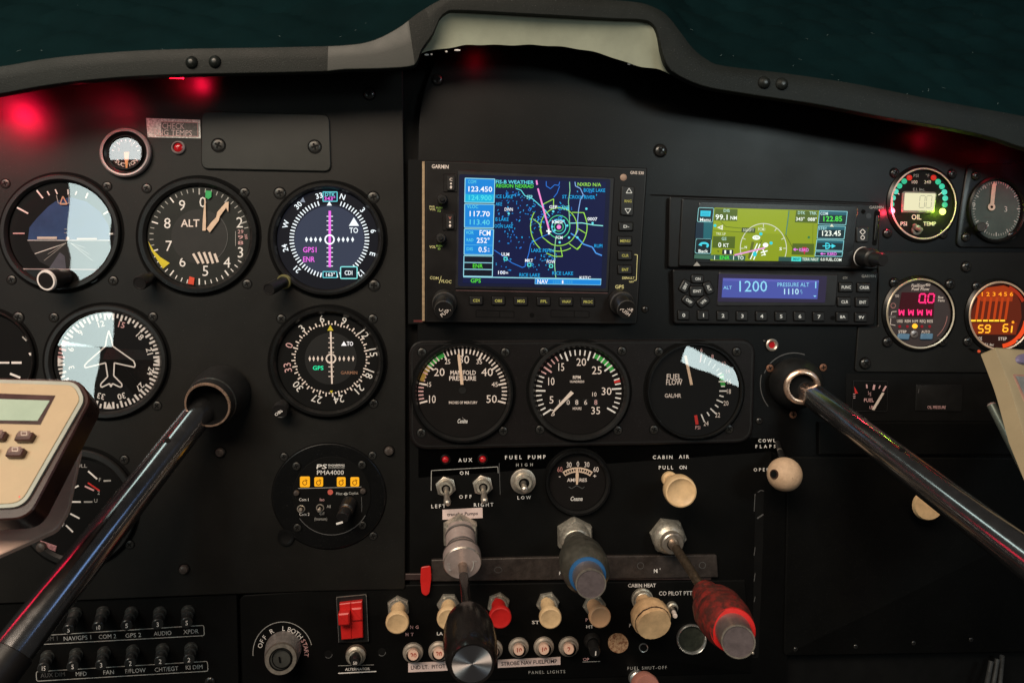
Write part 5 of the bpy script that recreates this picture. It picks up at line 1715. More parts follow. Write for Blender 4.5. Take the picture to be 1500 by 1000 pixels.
t = thing('fuel_level_gauge', 'small rectangular fuel gauge marked one half with a leaning white needle', 'gauge', 1272, 580, HC)
mb = MB(HC)
mb.prism(rpoly([z(76, 668), z(276, 672), z(272, 848), z(68, 846)], 2), 0, 2, DIAL, .6)
mb.path(rpoly([z(76, 668), z(276, 672), z(272, 848), z(68, 846)], 2), .8, 2.4, pm('bezel_edge', (.02, .02, .02), .4), True)
for x0, y0, x1, y1, w in ((152, 690, 155, 712, 2), (198, 692, 192, 722, 3), (232, 697, 224, 714, 1.6), (266, 700, 248, 730, 2.6)):
    mb.line(*z(x0, y0), *z(x1, y1), w, 2.6, PINKW)
mb.poly([z(80, 702), z(102, 742), z(84, 744)], 2.6, REDM)
for y in (746, 758, 769):
    mb.line(*z(74, y), *z(86, y + 1), 1, 2.6, PINKW)
mb.text('1', *z(163, 735), 3.2, 2.6, PINKW)
mb.text('2', *z(175, 750), 3.2, 2.6, PINKW)
mb.line(*z(178, 736), *z(160, 750), .6, 2.6, PINKW)
mb.text('FUEL', *z(165, 782), 5.0, 2.6, PINKW, w=14.5, bold=True)
mb.text('LBS', *z(184, 823), 4.6, 2.6, PINKW, w=8)
mb.build('dial', t)
mb = MB(HC + 4)
mb.poly([z(248, 738), z(262, 742), z(203, 842), z(188, 838)], 0, NEEDLEW)
mb.build('needle', t)
t = thing('oil_pressure_gauge', 'unlit black rectangular gauge lettered OIL PRESSURE beside the small fuel gauge', 'gauge', 1370, 585, HC)
mb = MB(HC)
mb.prism(rpoly([z(445, 690), z(720, 694), z(712, 850), z(440, 846)], 2), 0, 2, pm('dial_unlit', (.005, .005, .005), .5), .6)
mb.text('OIL PRESSURE', *z(562, 824), 4.4, 2.4, PINKW, w=27)
mb.line(*z(460, 715), *z(455, 740), .8, 2.4, FAINT)
mb.build('dial', t)


# ------------------------------------------------------------------ small controls on the lower panels
def lamp(name, label, x, y, h, r, group):
    t = thing(name, label, 'lamp', x, y, h, group)
    mb = MB(h)
    mb.lathe(x, y, r * 1.45, r * 1.45, [(1.05, .1, GAP), (1, 2, BEZEL), (.8, 3.4, BEZEL), (.68, 2.4, GAP)], BEZEL, 24)
    mb.build('rim', t)
    mb = MB(h)
    mb.lathe(x, y, r, r, [(1, .5), (.95, 3), (.7, 4.8), (.35, 5.8)], REDLENS, 20, cap=REDLENS)
    mb.build('lens', t)


lamp('pump_lamp', 'red domed lamp above the toggle marked LEFT', 652.5, 672.5, HC, 5.2, 'red pump lamps beside the AUX lettering')
lamp('pump_lamp', 'red domed lamp above the toggle marked RIGHT', 707, 672, HC, 5.2, 'red pump lamps beside the AUX lettering')


def toggle(label, bx, by, tx, ty, nut=15, hexa=True, ln=34, group=None, rb=3.2, rt=5.4):
    t = thing('toggle_switch', label, 'switch', bx, by, HC, group)
    mb = MB(0)
    n = Vector((0, -1, 0))
    A = W(bx, by, HC)
    mb.turn(A, A + n * 10 * S, [(0, nut, NICKEL), (.45, nut, NICKEL), (.5, nut * .93, NICKEL)], 6 if hexa else 30, cap=NICKEL, phase=.3)
    mb.turn(A + n * 4 * S, A + n * 16 * S, [(0, nut * .72, NICKELG), (.8, nut * .70, NICKELG), (1, nut * .60, NICKELG), (1, nut * .42, SCREWD), (.7, nut * .36, SCREWD)], 28, cap=SCREWD)
    mb.build('nut', t)
    mb = MB(0)
    A, B = W(bx + .5, by + 4, HC + 12), W(tx, ty, HC + 12 + ln)
    mb.turn(A, B, [(0, rb + 1.6, NICKEL), (.1, rb + .8, NICKEL), (.25, rb, NICKEL), (.85, rt, NICKEL), (.95, rt * .9, NICKEL), (1, rt * .5, NICKEL)], 20, cap=NICKEL)
    mb.build('lever', t)


G_ = 'nickel pump toggles'
toggle('nickel bat toggle in the boxed AUX area, under the red lamp by LEFT', 653, 712, 655.5, 738, 15.5, True, 34, G_)
toggle('nickel bat toggle in the boxed AUX area, nearer the FUEL PUMP lettering', 707, 710, 710, 735, 15.5, True, 34, G_)
toggle('nickel toggle with round collar under the FUEL PUMP lettering', 766, 704, 769, 718, 18.5, False, 30, G_)
mb = MB(HC)
z = zm(600, 640, 4.763)
mb.path([z(150, 372), z(152, 232), z(615, 206), z(618, 250)], .9, .4, DIMW)
mb.line(*z(625, 180), *z(632, 400), .7, .4, FAINT)
o = mb.build('outline_marking')
tag(o, 'thin pale outline printed round the two auxiliary pump toggles', 'marking')

t = thing('ammeter', 'small round ammeter with a cream arc from sixty to sixty', 'gauge', 846, 704, HC)
z = zm(600, 640, 4.763)
cx, cy = z(1170, 312)
bezel(t, cx, cy, 48, 48, HC, .86, BEZEL, rise=9)
mb = dialmb(cx, cy, 41.5, 41.5, HC, DIALW)
CA = pm('arc_cream', (.74, .55, .42), .5)
px, py = z(1172, 400)
mb.arc(px, py, 40, 40, 7.5, -34, 34, .3, CA, 16)
mb.arc(px, py, 37.8, 37.8, 3.2, -31, -10, .45, DIALW, 6)
mb.arc(px, py, 37.8, 37.8, 3.2, -8, 8, .45, DIALW, 6)
mb.arc(px, py, 37.8, 37.8, 3.2, 10, 31, .45, DIALW, 6)
for a in (-26, -20.5, -15, -4, 4, 15, 20.5, 26):
    mb.tick(px, py, 39, 39, .87, 1, a, 1.2, .6, CA)
for s_, x, y, m in (('60', 1048, 224, pm('legend_pinkred2', (.62, .26, .24), .5)), ('30', 1112, 192, WARMW), ('0', 1174, 186, WARMW), ('30', 1236, 190, WARMW), ('60', 1300, 224, WARMW)):
    mb.text(s_, *z(x, y), 7.4, .5, m, w=4 if s_ == '0' else 8)
mb.text('-', *z(1047, 270), 6, .5, WARMW, bold=True)
mb.text('+', *z(1291, 270), 6, .5, WARMW, bold=True)
mb.text('AMPERES', *z(1168, 298), 4.8, .5, WARMW, w=29, bold=True)
mb.text('Cessna', *z(1165, 428), 6, .5, WHITE, w=18, ital=.2, bold=True)
mb.path([z(1110, 345), z(1130, 358), z(1165, 335), z(1205, 358), z(1220, 345)], .9, .5, FAINT)
mb.build('dial', t)
mb = MB(HC + 3)
mb.poly([z(1162, 330), z(1174, 330), z(1180, 265), z(1174, 212), z(1166, 212), z(1158, 265)], 0, NEEDLE)
mb.build('needle', t)


def sticker(label, q, h, txt, cap, w, rot, ital=0.0):
    mb = MB(h)
    mb.prism(q, 0, .8, PAPER)
    cx, cy = sum(p[0] for p in q) / 4, sum(p[1] for p in q) / 4
    mb.text(txt, cx, cy, cap, 1.1, INK, w=w, rot=rot, ital=ital, bold=True)
    tag(mb.build('paper_label'), label, 'label', 'paper labels')


sticker('pale paper label reading transfer pumps below the pump toggles', [z(229, 505), z(508, 490), z(510, 562), z(229, 574)], HC, 'transfer Pumps', 4.6, 45, 2.5, .1)
z = zm(560, 800, 5)
sticker('pink paper label reading LND LT PITOT under the twenty amp breakers', [z(190, 850), z(480, 838), z(480, 905), z(190, 918)], HB, 'LND LT.  PITOT', 5.4, 51, 2.5)
sticker('long pink paper label reading STROBE NAV FUELPUMP', [z(846, 828), z(1304, 806), z(1304, 862), z(846, 886)], HB, 'STROBE NAV FUELPUMP', 5.4, 82, 3)


# push-pull engine controls
def nutm(mb, x, y, r, h0, hh, mat=NICKELG, ph=.2, r2=None):
    A = W(x, y, h0)
    B = A + Vector((0, -1, 0)) * hh * S
    mb.turn(A, B, [(0, r, mat), (.75, r, mat), (1, r * .9, mat)], 6, cap=mat, phase=ph)
    return B


t = thing('throttle_control', 'long black throttle knob with a spun metal end on a steel rod', 'engine lever', 675, 778, HC)
mb = MB(0)
nutm(mb, 674, 778, 28, HC, 26, NICKELG, .52)
A, B = W(674, 781, HC + 18), W(677.5, 825, HC + 84)
GRV = pm('groove_grey', (.10, .085, .08), .5, metal=.3)
mb.turn(A, B, [(0, 22.5, ALU), (.10, 22.5, GRV), (.12, 21, GRV), (.16, 21, ALU), (.18, 22, ALU), (.50, 21.6, GRV), (.52, 20.6, GRV), (.57, 20.8, ALU), (.62, 24.5, ALU), (.70, 27.6, GRV), (.73, 27.0, GRV), (.76, 27.8, ALU), (.97, 28.2, NICKEL), (1, 26.8, ALU)], 64, cap=ALU)
fl_ = mb.build('friction_lock', t)
mb = MB(HC + 85)
z3 = zm(600, 640, 4.763)
px, py = z3(367, 885)
mb.ctext('PUSH TO', px, py, 20, 19, -115, 13, 3.6, 0, DIMW)
mb.ctext('LOCK', px, py, 20, 19, 35, 14, 3.6, 0, DIMW)
mb.arc(px, py, 17, 16, 1, 60, 130, 0, DIMW)
mb.build('lettering', fl_)
mb = MB(0)
A, B = W(677.5, 826, HC + 80), W(685, 899, HC + 205)
mb.turn(A, B, [(0, 8, STEELROD), (.03, 6.4, STEELROD), (.25, 6.4, STEELROD), (.26, 7.0, THROTK), (1, 7.4, THROTK)], 28)
mb.build('rod', t)
mb = MB(0)
A, B = W(684.5, 895, HC + 200), W(691.5, 973, HC + 318)
mb.turn(A, B, [(0, 11, THROTK), (.02, 16, THROTK), (.10, 24, THROTK), (.22, 31.5, THROTK), (.40, 37, THROTK), (.62, 39.5, THROTK), (.80, 39.5, THROTK), (.90, 38.2, THROTK), (.965, 36, THROTK), (1.0, 33, THROTK), (1.0, 30.5, GAP), (.985, 29, GAP)], 64)
mb.build('knob', t)
SPUN = bpy.data.materials.new('spun_metal')
SPUN.use_nodes = True
nn, ll = SPUN.node_tree.nodes, SPUN.node_tree.links
bb = nn['Principled BSDF']
bb.inputs['Metallic'].default_value = 1
bb.inputs['Roughness'].default_value = 0.42
bb.inputs['Anisotropic'].default_value = 0.95
bb.inputs['Base Color'].default_value = (.85, .80, .80, 1)
tg = nn.new('ShaderNodeTangent')
tg.direction_type = 'RADIAL'
tg.axis = 'Y'
ll.new(tg.outputs[0], bb.inputs['Tangent'])
mb = MB(0)
nz_ = (B - A).normalized()
mb.turn(A + (B - A) * .975, B, [(0, 29.5, SPUN), (.6, 29.3, SPUN), (.62, 2, SPUN)], 64, cap=SPUN)
o = mb.build('end_cap', t)
# give the cap its own origin on the knob axis so the brushing runs round its centre
off = (A + (B - A) * .99) - ORG[t.name]
for v in o.data.vertices:
    v.co -= off
o.location = off

CAPF = pm('cap_face', (.13, .105, .11), .5, metal=.2, var=.2, vscale=200, bump=.15)
t = thing('propeller_control', 'olive black propeller knob with a blue ring and grey cap, middle engine lever', 'engine lever', 842, 785, HC)
mb = MB(0)
nutm(mb, 841, 783, 28.5, HC, 18, NICKELG, .5)
A, B = W(841, 785, HC + 14), W(844, 796, HC + 30)
mb.turn(A, B, [(0, 23, NICKELG), (.8, 22, NICKELG), (1, 19, NICKELG)], 36, cap=NICKELG)
mb.build('nut', t)
mb = MB(0)
A, B = W(843, 792, HC + 28), W(860.5, 842, HC + 150)
mb.turn(A, B, [(0, 17, PROPK), (.24, 19.5, PROPK), (.28, 24, PROPK), (.38, 28.5, PROPK), (.54, 33.5, PROPK), (.57, 33.0, PROPK), (.60, 34.5, PROPK), (.76, 36, PROPK), (.92, 34.5, PROPK), (1, 28, PROPK)], 48, cap=PROPK)
for k in range(9):
    a = k * .7
mb.build('knob', t)
mb = MB(0)
A, B = W(860.5, 842, HC + 151), W(865.5, 855, HC + 182)
mb.turn(A, B, [(0, 27.6, BLUEP), (.07, 27.2, BLUEP), (.10, 22.8, CAPM)], 44)
mb.build('colour_ring', t)
mb = MB(0)
mb.turn(A, B, [(.04, 23, CAPM), (.90, 22.6, NICKEL), (1, 22.6, NICKEL), (1, 20.6, CAPF), (.97, 20.2, CAPF)], 44, cap=CAPF)
mb.build('end_cap', t)

t = thing('mixture_control', 'worn red mixture knob with grey cap on a long bare rod', 'engine lever', 980, 785, HC)
mb = MB(0)
nutm(mb, 977, 783, 27, HC, 16, NICKELG, .15)
A, B = W(978, 785, HC + 12), W(986, 797, HC + 40)
mb.turn(A, B, [(0, 24, NICKELG), (.35, 23.5, NICKELG), (.5, 21, NICKELG), (.62, 17, NICKEL), (.95, 16.4, NICKEL), (1, 15, NICKEL), (1, 9, SCREWD)], 40, cap=SCREWD)
mb.build('nut', t)
mb = MB(0)
A, B = W(986, 796, HC + 40), W(1035, 871, HC + 176)
mb.turn(A, B, [(0, 8, STEELROD), (.06, 7.2, STEELROD), (.1, 6.6, pm('rod_dark', (.16, .12, .085), .4, metal=.8, var=.4, vscale=300)), (1, 7.2, STEELROD)], 24)
mb.build('rod', t)
mb = MB(0)
A, B = W(1033, 868, HC + 170), W(1073, 922, HC + 300)
mb.turn(A, B, [(0, 14, REDW), (.02, 20, REDW), (.20, 21, REDW), (.22, 19.5, REDW), (.27, 20, REDW), (.30, 27, REDW), (.38, 32, REDW), (.42, 34, REDW), (.52, 37, REDW), (.60, 37.5, REDW), (.62, 36.6, REDW), (.64, 37.8, REDW), (.78, 38.2, REDW), (.92, 36, REDW), (1, 31.5, REDW)], 48, cap=REDW)
mb.build('knob', t)
mb = MB(0)
A, B = W(1073, 922, HC + 299), W(1081.5, 939.5, HC + 338)
mb.turn(A, B, [(0, 33, REDP), (.07, 32.4, REDP), (.10, 25.5, CAPM)], 44)
mb.build('colour_ring', t)
mb = MB(0)
mb.turn(A, B, [(.08, 26, CAPM), (.92, 24.6, NICKEL), (1, 24.6, NICKEL), (1, 22.4, CAPF), (.97, 22, CAPF)], 44, cap=CAPF)
mb.build('end_cap', t)


def pull(label, bx, by, tx, ty, r, mat, ln=44, nut=17, stem=10, group=None, name='pull_switch', nutmat=NICKELG):
    t = thing(name, label, 'pull switch', bx, by, HB, group)
    mb = MB(0)
    B0 = nutm(mb, bx, by, nut, HB, 9, nutmat, rnd.uniform(0, 1))
    mb.turn(B0, B0 + Vector((0, -1, 0)) * 9 * S, [(0, nut * .82, nutmat), (.7, nut * .8, nutmat), (1, nut * .7, nutmat)], 28, cap=nutmat)
    mb.build('nut', t)
    mb = MB(0)
    A, B = W(bx, by + 2, HB + 12), W(tx, ty, HB + 12 + ln)
    mb.turn(A, B, [(0, stem * 1.1, mat), (.35, stem, mat), (.62, stem * 1.05, mat), (.74, r * .86, mat), (.80, r * .98, mat), (.93, r, mat), (.985, r * .95, mat), (1.0, r * .86, mat), (.985, r * .74, mat), (.965, r * .4, mat)], 40, cap=mat)
    mb.build('knob', t)


GP = 'pull switches along the bottom panel'
pull('cream pull switch, first from the ignition key, above the twenty amp breaker', 583.5, 888, 582, 913, 17.2, CREAM, group=GP)
pull('cream pull switch partly behind the throttle rod', 657, 884, 657, 907, 17.2, CREAM, group=GP)
pull('bright red pull switch just right of the throttle knob', 730, 883, 733, 905, 16.8, REDP, group=GP)
pull('cream pull switch next to the red one, lettered ST', 802, 882, 806.5, 906, 16.6, CREAM, group=GP)
pull('small orange-cream pull switch under the blue-ringed propeller knob', 870, 885, 879.5, 904, 16.4, pm('knob_peach', (.74, .43, .24), .45, var=.1), group=GP)

t = thing('cabin_heat_knob', 'large cream cabin heat knob with a chipped cracked face', 'pull knob', 940, 876, HB)
mb = MB(0)
A = W(940, 876, HB)
mb.turn(A, A + Vector((0, -1, 0)) * 14 * S, [(0, 16, NICKELG), (.4, 16, NICKELG), (.45, 14, NICKELG), (.9, 13, NICKELG), (1, 11, NICKELG)], 32, cap=NICKELG)
mb.build('collar', t)
mb = MB(0)
A, B = W(941, 878, HB + 12), W(958, 915, HB + 66)
mb.turn(A, B, [(0, 10, CREAMD), (.22, 11, CREAMD), (.36, 20, CREAMD), (.52, 27, CREAMD), (.72, 29, CREAMD), (.84, 28.5, CREAMD), (.86, 26.5, pm('crack_brown', (.05, .025, .015), .8)), (.90, 26, CREAMD), (1, 25.2, CREAMD)], 48, cap=CREAM)
o = mb.build('knob', t)
rj = random.Random(7)
for v in o.data.vertices:
    v.co += Vector((rj.uniform(-1, 1), rj.uniform(-1, 1), rj.uniform(-1, 1))) * S * .45

t = thing('cabin_air_knob', 'cream dished cabin air knob under the lettering PULL ON', 'pull knob', 982, 700, HC)
mb = MB(0)
A = W(980, 701, HC)
mb.turn(A, A + Vector((0, -1, 0)) * 9 * S, [(0, 11.5, CREAM), (.7, 11.5, CREAM), (1, 9.5, CREAM)], 28, cap=CREAM)
mb.build('collar', t)
mb = MB(0)
A, B = W(981, 702, HC + 6), W(998, 721, HC + 78)
mb.turn(A, B, [(0, 7.6, CREAM), (.4, 8.2, CREAM), (.55, 11, CREAM), (.66, 19, CREAM), (.76, 23, CREAM), (.92, 23.8, CREAM), (.99, 22.6, CREAM), (1.0, 20.6, CREAM), (.96, 17, CREAM), (.93, 8, CREAM)], 48, cap=CREAM)
mb.build('knob', t)

t = thing('cowl_flap_lever', 'cream ball knob with a dark side hole on the cowl flap lever', 'lever', 1140, 672, HC)
mb = MB(0)
C_ = W(1149.5, 694.5, HC + 64)
rad = 25 * depth(C_) / F
A, B = C_ + Vector((0, rad, 0)), C_ - Vector((0, rad, 0))
BALL = pm('ball_tan', (.60, .41, .27), .6, spec=.25, var=.12, vscale=300, bump=.5, bscale=700)
mb.turn(A, B, [(.5 - .5 * math.cos(math.pi * i / 16), 25 * max(.02, math.sin(math.pi * i / 16)), BALL) for i in range(17)], 40)
hd = (W(1127.5, 694, HC + 80) - C_).normalized()
H0 = C_ + hd * rad * .93
mb.turn(H0, H0 + hd * rad * .085, [(0, 7.2, pm('hole_brown', (.05, .02, .012), .7)), (1, 7, pm('hole_brown', (.05, .02, .012), .7)), (1, 5.6, SLOTM)], 20, cap=SLOTM)
mb.build('ball', t)
mb = MB(0)
A, B = W(1139, 648, HC), W(1147, 676, HC + 48)
mb.turn(A, B, [(0, 3.6, KNOBB), (.4, 3.6, NICKEL), (.5, 4.6, KNOBB), (1, 5.2, KNOBB)], 18)
mb.build('arm', t)

# ignition key switch
t = thing('ignition_switch', 'round grey metal ignition key barrel lettered OFF R L BOTH START', 'switch', 415, 952, HB)
z = zm(340, 840, 5)
mb = MB(0)
A, B = W(*z(377, 545), HB), W(*z(357, 626), HB + 46)
IGN = pm('ignition_metal', (.40, .37, .35), .42, metal=.5, var=.2, vscale=260, bump=.3, bscale=1600)
mb.turn(A, B, [(0, 26, IGN), (.5, 25, IGN), (.85, 23.6, IGN), (.9, 23.4, NICKEL), (1, 22.2, NICKEL), (1, 16.8, SCREWD), (.98, 16, SCREWD), (.98, 14.8, IGN)], 52, cap=pm('key_face_grey', (.11, .11, .10), .35, metal=.6))
ba_ = mb.build('barrel', t)
mb = MB(HB + 47)
px, py = z(362, 622)
mb.ring(px, py, 14.5, 14.5, 1.6, 0, GAP, 32)
mb.line(*z(345, 606), *z(352, 650), 2.6, .2, GAP)
mb.build('keyway', ba_)

# guarded rocker and its breaker
t = thing('master_rocker', 'bright red split rocker switch in a black bracket', 'switch', 515, 904, HB)
mb = MB(HB)
mb.prism([z(765, 160), z(985, 140), z(1000, 490), z(785, 495)], 0, 5, KEYB, 1)
mb.path([z(768, 175), z(772, 160), z(980, 140), z(988, 155)], 1.2, 6, NICKEL)
mb.line(*z(768, 170), *z(785, 490), .9, 5.4, FAINT)
mb.line(*z(985, 150), *z(1000, 480), .9, 5.4, FAINT)
mb.build('bracket', t)
for q, hs in (([(790, 205), (872, 195), (880, 460), (806, 466)], (8, 17)), ([(874, 195), (955, 186), (962, 450), (882, 460)], (8, 12))):
    mb = MB(HB + 5)
    x0, y0 = q[0]
    mb.prism([z(*p) for p in q], 0, hs[0], REDP, 1.2)
    if hs[1] > 12:
        mb.prism(rpoly([z(788, 250), z(872, 242), z(870, 332), z(793, 336)], 2), 7, 22, REDP, 2)
    else:
        mb.prism(rpoly([z(876, 232), z(957, 226), z(960, 322), z(880, 328)], 2), 7, 11, REDP, 2)
    mb.build('rocker', t)
t = thing('alternator_breaker', 'nickel collared breaker with a black button above the ALTERNATOR lettering', 'circuit breaker', 521, 956, HB)
mb = MB(0)
A = W(*z(908, 588), HB)
mb.turn(A, A + Vector((0, -1, 0)) * 16 * S, [(0, 15, pm('nickel_brown', (.42, .30, .24), .42, metal=.7, var=.4, vscale=420, bump=.3)), (.4, 14.4, NICKELG), (.6, 11, NICKELG), (.95, 10.4, NICKELG), (1, 8.4, NICKELG)], 30, cap=SCREWD)
mb.build('collar', t)
mb = MB(0)
A, B = W(*z(905, 600), HB + 14), W(*z(900, 650), HB + 38)
mb.turn(A, B, [(0, 6.4, KNOBB), (.9, 6.8, KNOBB), (1, 5.8, KNOBB)], 22, cap=KNOBB)
bt_ = mb.build('button', t)
mb = MB(HB + 38.6)
mb.text('50', *z(900, 653), 4.2, 0, WHITE, w=6, bold=True)
mb.build('lettering', bt_)

# push breakers
z = zm(560, 800, 5)
z6 = zm(820, 800, 5)
BRK = pm('breaker_collar', (.42, .36, .30), .5, metal=.4, var=.2, vscale=300, bump=.2)
BRB = pm('breaker_button', (.72, .47, .36), .5, var=.08, vscale=300)
NUMR = pm('breaker_red', (.42, .05, .03), .6)
GB = 'round push breakers above the paper labels'
for i, (x, y, s_, lab) in enumerate(((*z(225, 772), '20', 'pale push breaker numbered 20 above the word LND on its label'), (*z(412, 762), '20', 'pale push breaker numbered 20, half covered by the throttle knob on its left side'), (*z(808, 750), '5', 'pale push breaker mostly covered by the right edge of the throttle knob'), (*z(998, 735), '10', 'pale push breaker numbered 10 above the word STROBE'), (*z(1182, 730), '10', 'pale push breaker numbered 10 above the word FUELPUMP'), (*z(1364, 728), '2', 'pale push breaker numbered 2 at the end of the row beside the black breaker'))):
    t = thing('push_breaker', lab, 'circuit breaker', x, y, HB, GB)
    mb = MB(0)
    A = W(x, y, HB)
    mb.turn(A, A + Vector((0, -1, 0)) * 12 * S, [(0, 15.5, GAP), (.05, 15, BRK), (.35, 14.4, BRK), (.5, 11.6, BRK), (.9, 11, BRK), (1, 9.6, BRK)], 30, cap=SCREWD)
    mb.build('collar', t)
    mb = MB(0)
    A, B = W(x, y + 1, HB + 8), W(x + .5, y + 4.6, HB + 26)
    mb.turn(A, B, [(0, 7.8, BRB), (.9, 8, BRB), (1, 7.2, BRB)], 24, cap=BRB)
    bt_ = mb.build('button', t)
    mb = MB(HB + 26.6)
    mb.text(s_, x + .6, y + 5, 7.0, 0, NUMR, w=9 if len(s_) > 1 else 4.8, bold=True)
    mb.build('lettering', bt_)

t = thing('black_breaker', 'black push breaker with a pale mark beside the rusty disc', 'circuit breaker', 866, 942, HB)
mb = MB(0)
A = W(*z6(235, 690), HB)
mb.turn(A, A + Vector((0, -1, 0)) * 10 * S, [(0, 12.5, KNOBB), (.5, 12, KNOBB), (1, 9, KNOBB)], 26, cap=SCREWD)
A, B = W(*z6(240, 710), HB + 6), W(*z6(258, 775), HB + 34)
mb.turn(A, B, [(0, 8, KNOBB), (.9, 8.4, KNOBB), (1, 7.4, KNOBB)], 24, cap=KNOBB)
bt_ = mb.build('button', t)
mb = MB(HB + 34.6)
mb.line(*z6(264, 766), *z6(262, 798), 1.6, 0, WHITE)
mb.build('pointer_mark', bt_)

mb = MB(HB)
mb.lathe(*z6(425, 702), 14.8, 14, [(1.03, .1, GAP), (1, .2, RUSTD), (1, 4, RUSTD), (.95, 5, RUSTD)], RUSTD, 32, cap=RUSTD)
o = mb.build('rusty_plug')
tag(o, 'flat rusty round plug on the bottom panel beside the cracked knob', 'plug')
t = thing('vent_ring', 'chrome ring around an empty dark hole below the red mixture knob', 'ring', 1012, 935, HB)
mb = MB(HB)
mb.lathe(*z6(962, 675), 22, 22, [(1, .3, CHROME), (.99, 4, CHROME), (.94, 5.4, CHROME), (.88, 4, CHROME), (.84, .6, CHROME)], CHROME, 44)
mb.build('ring', t)
mb = MB(HB)
mb.disc(*z6(962, 675), 19, 19, .4, pm('ring_hole', (.028, .032, .022), .6, var=.5, vscale=200), 32)
mb.build('hole', t)
mb = MB(HB)
mb.lathe(*z6(612, 738), 6.8, 6.6, [(1, .3, CHROME), (.95, 2, CHROME), (.8, 1.6, SLOTM), (.78, .5, SLOTM)], CHROME, 24, cap=SLOTM)
o = mb.build('small_socket')
tag(o, 'tiny open metal socket directly under the cracked cream knob', 'socket')
t = thing('talk_switch', 'tiny nickel toggle switch under the CO PILOT PTT lettering', 'switch', 984, 888, HB)
mb = MB(0)
A = W(*z6(820, 442), HB)
mb.turn(A, A + Vector((0, -1, 0)) * 12 * S, [(0, 8.6, NICKELG), (.5, 8, NICKELG), (.6, 6, NICKEL), (1, 5, NICKEL)], 20, cap=SCREWD)
mb.build('collar', t)
mb = MB(0)
mb.turn(W(*z6(822, 450), HB + 8), W(*z6(846, 512), HB + 36), [(0, 3, NICKEL), (.5, 3.4, WARMW), (.95, 3.6, WARMW), (1, 2.6, WARMW)], 16, cap=WARMW)
mb.build('lever', t)
t = thing('fuel_shutoff_knob', 'reddish fuel shut-off knob in a chrome ring at the bottom edge of the picture', 'pull knob', 935, 996, HB)
mb = MB(0)
A = W(*z6(560, 960), HB)
mb.turn(A, A + Vector((0, -1, 0)) * 8 * S, [(0, 12, CHROME), (.8, 11.4, CHROME), (1, 9, CHROME)], 28, cap=SCREWD)
mb.build('collar', t)
mb = MB(0)
A, B = W(*z6(575, 965), HB + 6), W(*z6(640, 1040), HB + 44)
FK = pm('knob_rose', (.42, .18, .14), .4, var=.15)
mb.turn(A, B, [(0, 9, FK), (.4, 9, FK), (.55, 19, FK), (.9, 20.5, FK), (1, 19, FK)], 34, cap=FK)
mb.build('knob', t)
mb = MB(HB)
mb.lathe(1102, 955, 3, 3, [(1, .3), (.7, 3), (.3, 4)], NICKEL, 14, cap=NICKEL)
tag(mb.build('small_stud'), 'tiny bright stud just right of the mixture knob cap', 'stud')
mb = MB(HC)
mb.lathe(1130, 505, 9, 9, [(1.02, .2, GAP), (1, 3, NICKEL), (.8, 4, NICKEL), (.6, 3, NICKEL), (.5, 1.2, REDLENS)], NICKEL, 26, cap=REDLENS)
tag(mb.build('jack_socket'), 'small round nickel socket above the right control shaft collar', 'socket')

# little breakers at lower left: built once per position, each with face number
z = zm(0, 840, 4.2857)
GBR = 'small black breakers in the two outlined rows'
rows = (('5', 430, 352, 475, 240, 'NAV/GPS 1'), ('10', 615, 335, 650, 235, 'COM 2'), ('5', 795, 325, 828, 240, 'GPS 2'), ('3', 990, 318, 1005, 240, 'AUDIO'), ('5', 1172, 308, 1180, 232, 'XPDR'),
        ('15', 272, 593, 300, 515, 'AUX DIM'), ('5', 456, 583, 480, 500, 'MFD'), ('3', 635, 573, 655, 490, 'FAN'), ('2', 818, 562, 836, 478, 'F/FLOW'), ('2', 1005, 550, 1022, 470, 'CHT/EGT'), ('2', 1186, 540, 1200, 465, 'KI DIM'))
BRBK = pm('breaker_black', (.020, .021, .021), .3, spec=.5, var=.2)
BRNK = pm('breaker_thread', (.10, .105, .10), .35, metal=.7, var=.4, vscale=500)
for s_, x, y, bx, by, nm in rows:
    t = thing('panel_breaker', 'small black breaker numbered %s above the lettering %s' % (s_, nm), 'circuit breaker', *z(bx, by), HC, GBR)
    mb = MB(0)
    A = W(*z(bx, by), HC)
    M_ = A + (W(*z((bx + x) / 2, (by + y) / 2), HC + 16) - A)
    mb.turn(A, M_, [(0, 9.5, BRNK), (.2, 9.2, BRNK), (.22, 7.6, BRNK), (.45, 7.6, BRNK), (.5, 8.4, BRNK), (.95, 8.2, BRBK), (1, 6.4, BRBK)], 24, cap=BRBK)
    mb.build('collar', t)
    mb = MB(0)
    B = W(*z(x, y), HC + 34)
    mb.turn(M_ + (A - M_) * .1, B, [(0, 5.6, BRBK), (.55, 5.8, BRBK), (.6, 8.0, BRBK), (.95, 8.2, BRBK), (1, 7.2, BRBK)], 26, cap=BRBK)
    bt_ = mb.build('button', t)
    mb = MB(HC + 34.6)
    mb.text(s_, *z(x, y), 6.4, 0, WHITE, w=7 if len(s_) > 1 else 4.6, bold=False)
    mb.build('lettering', bt_)

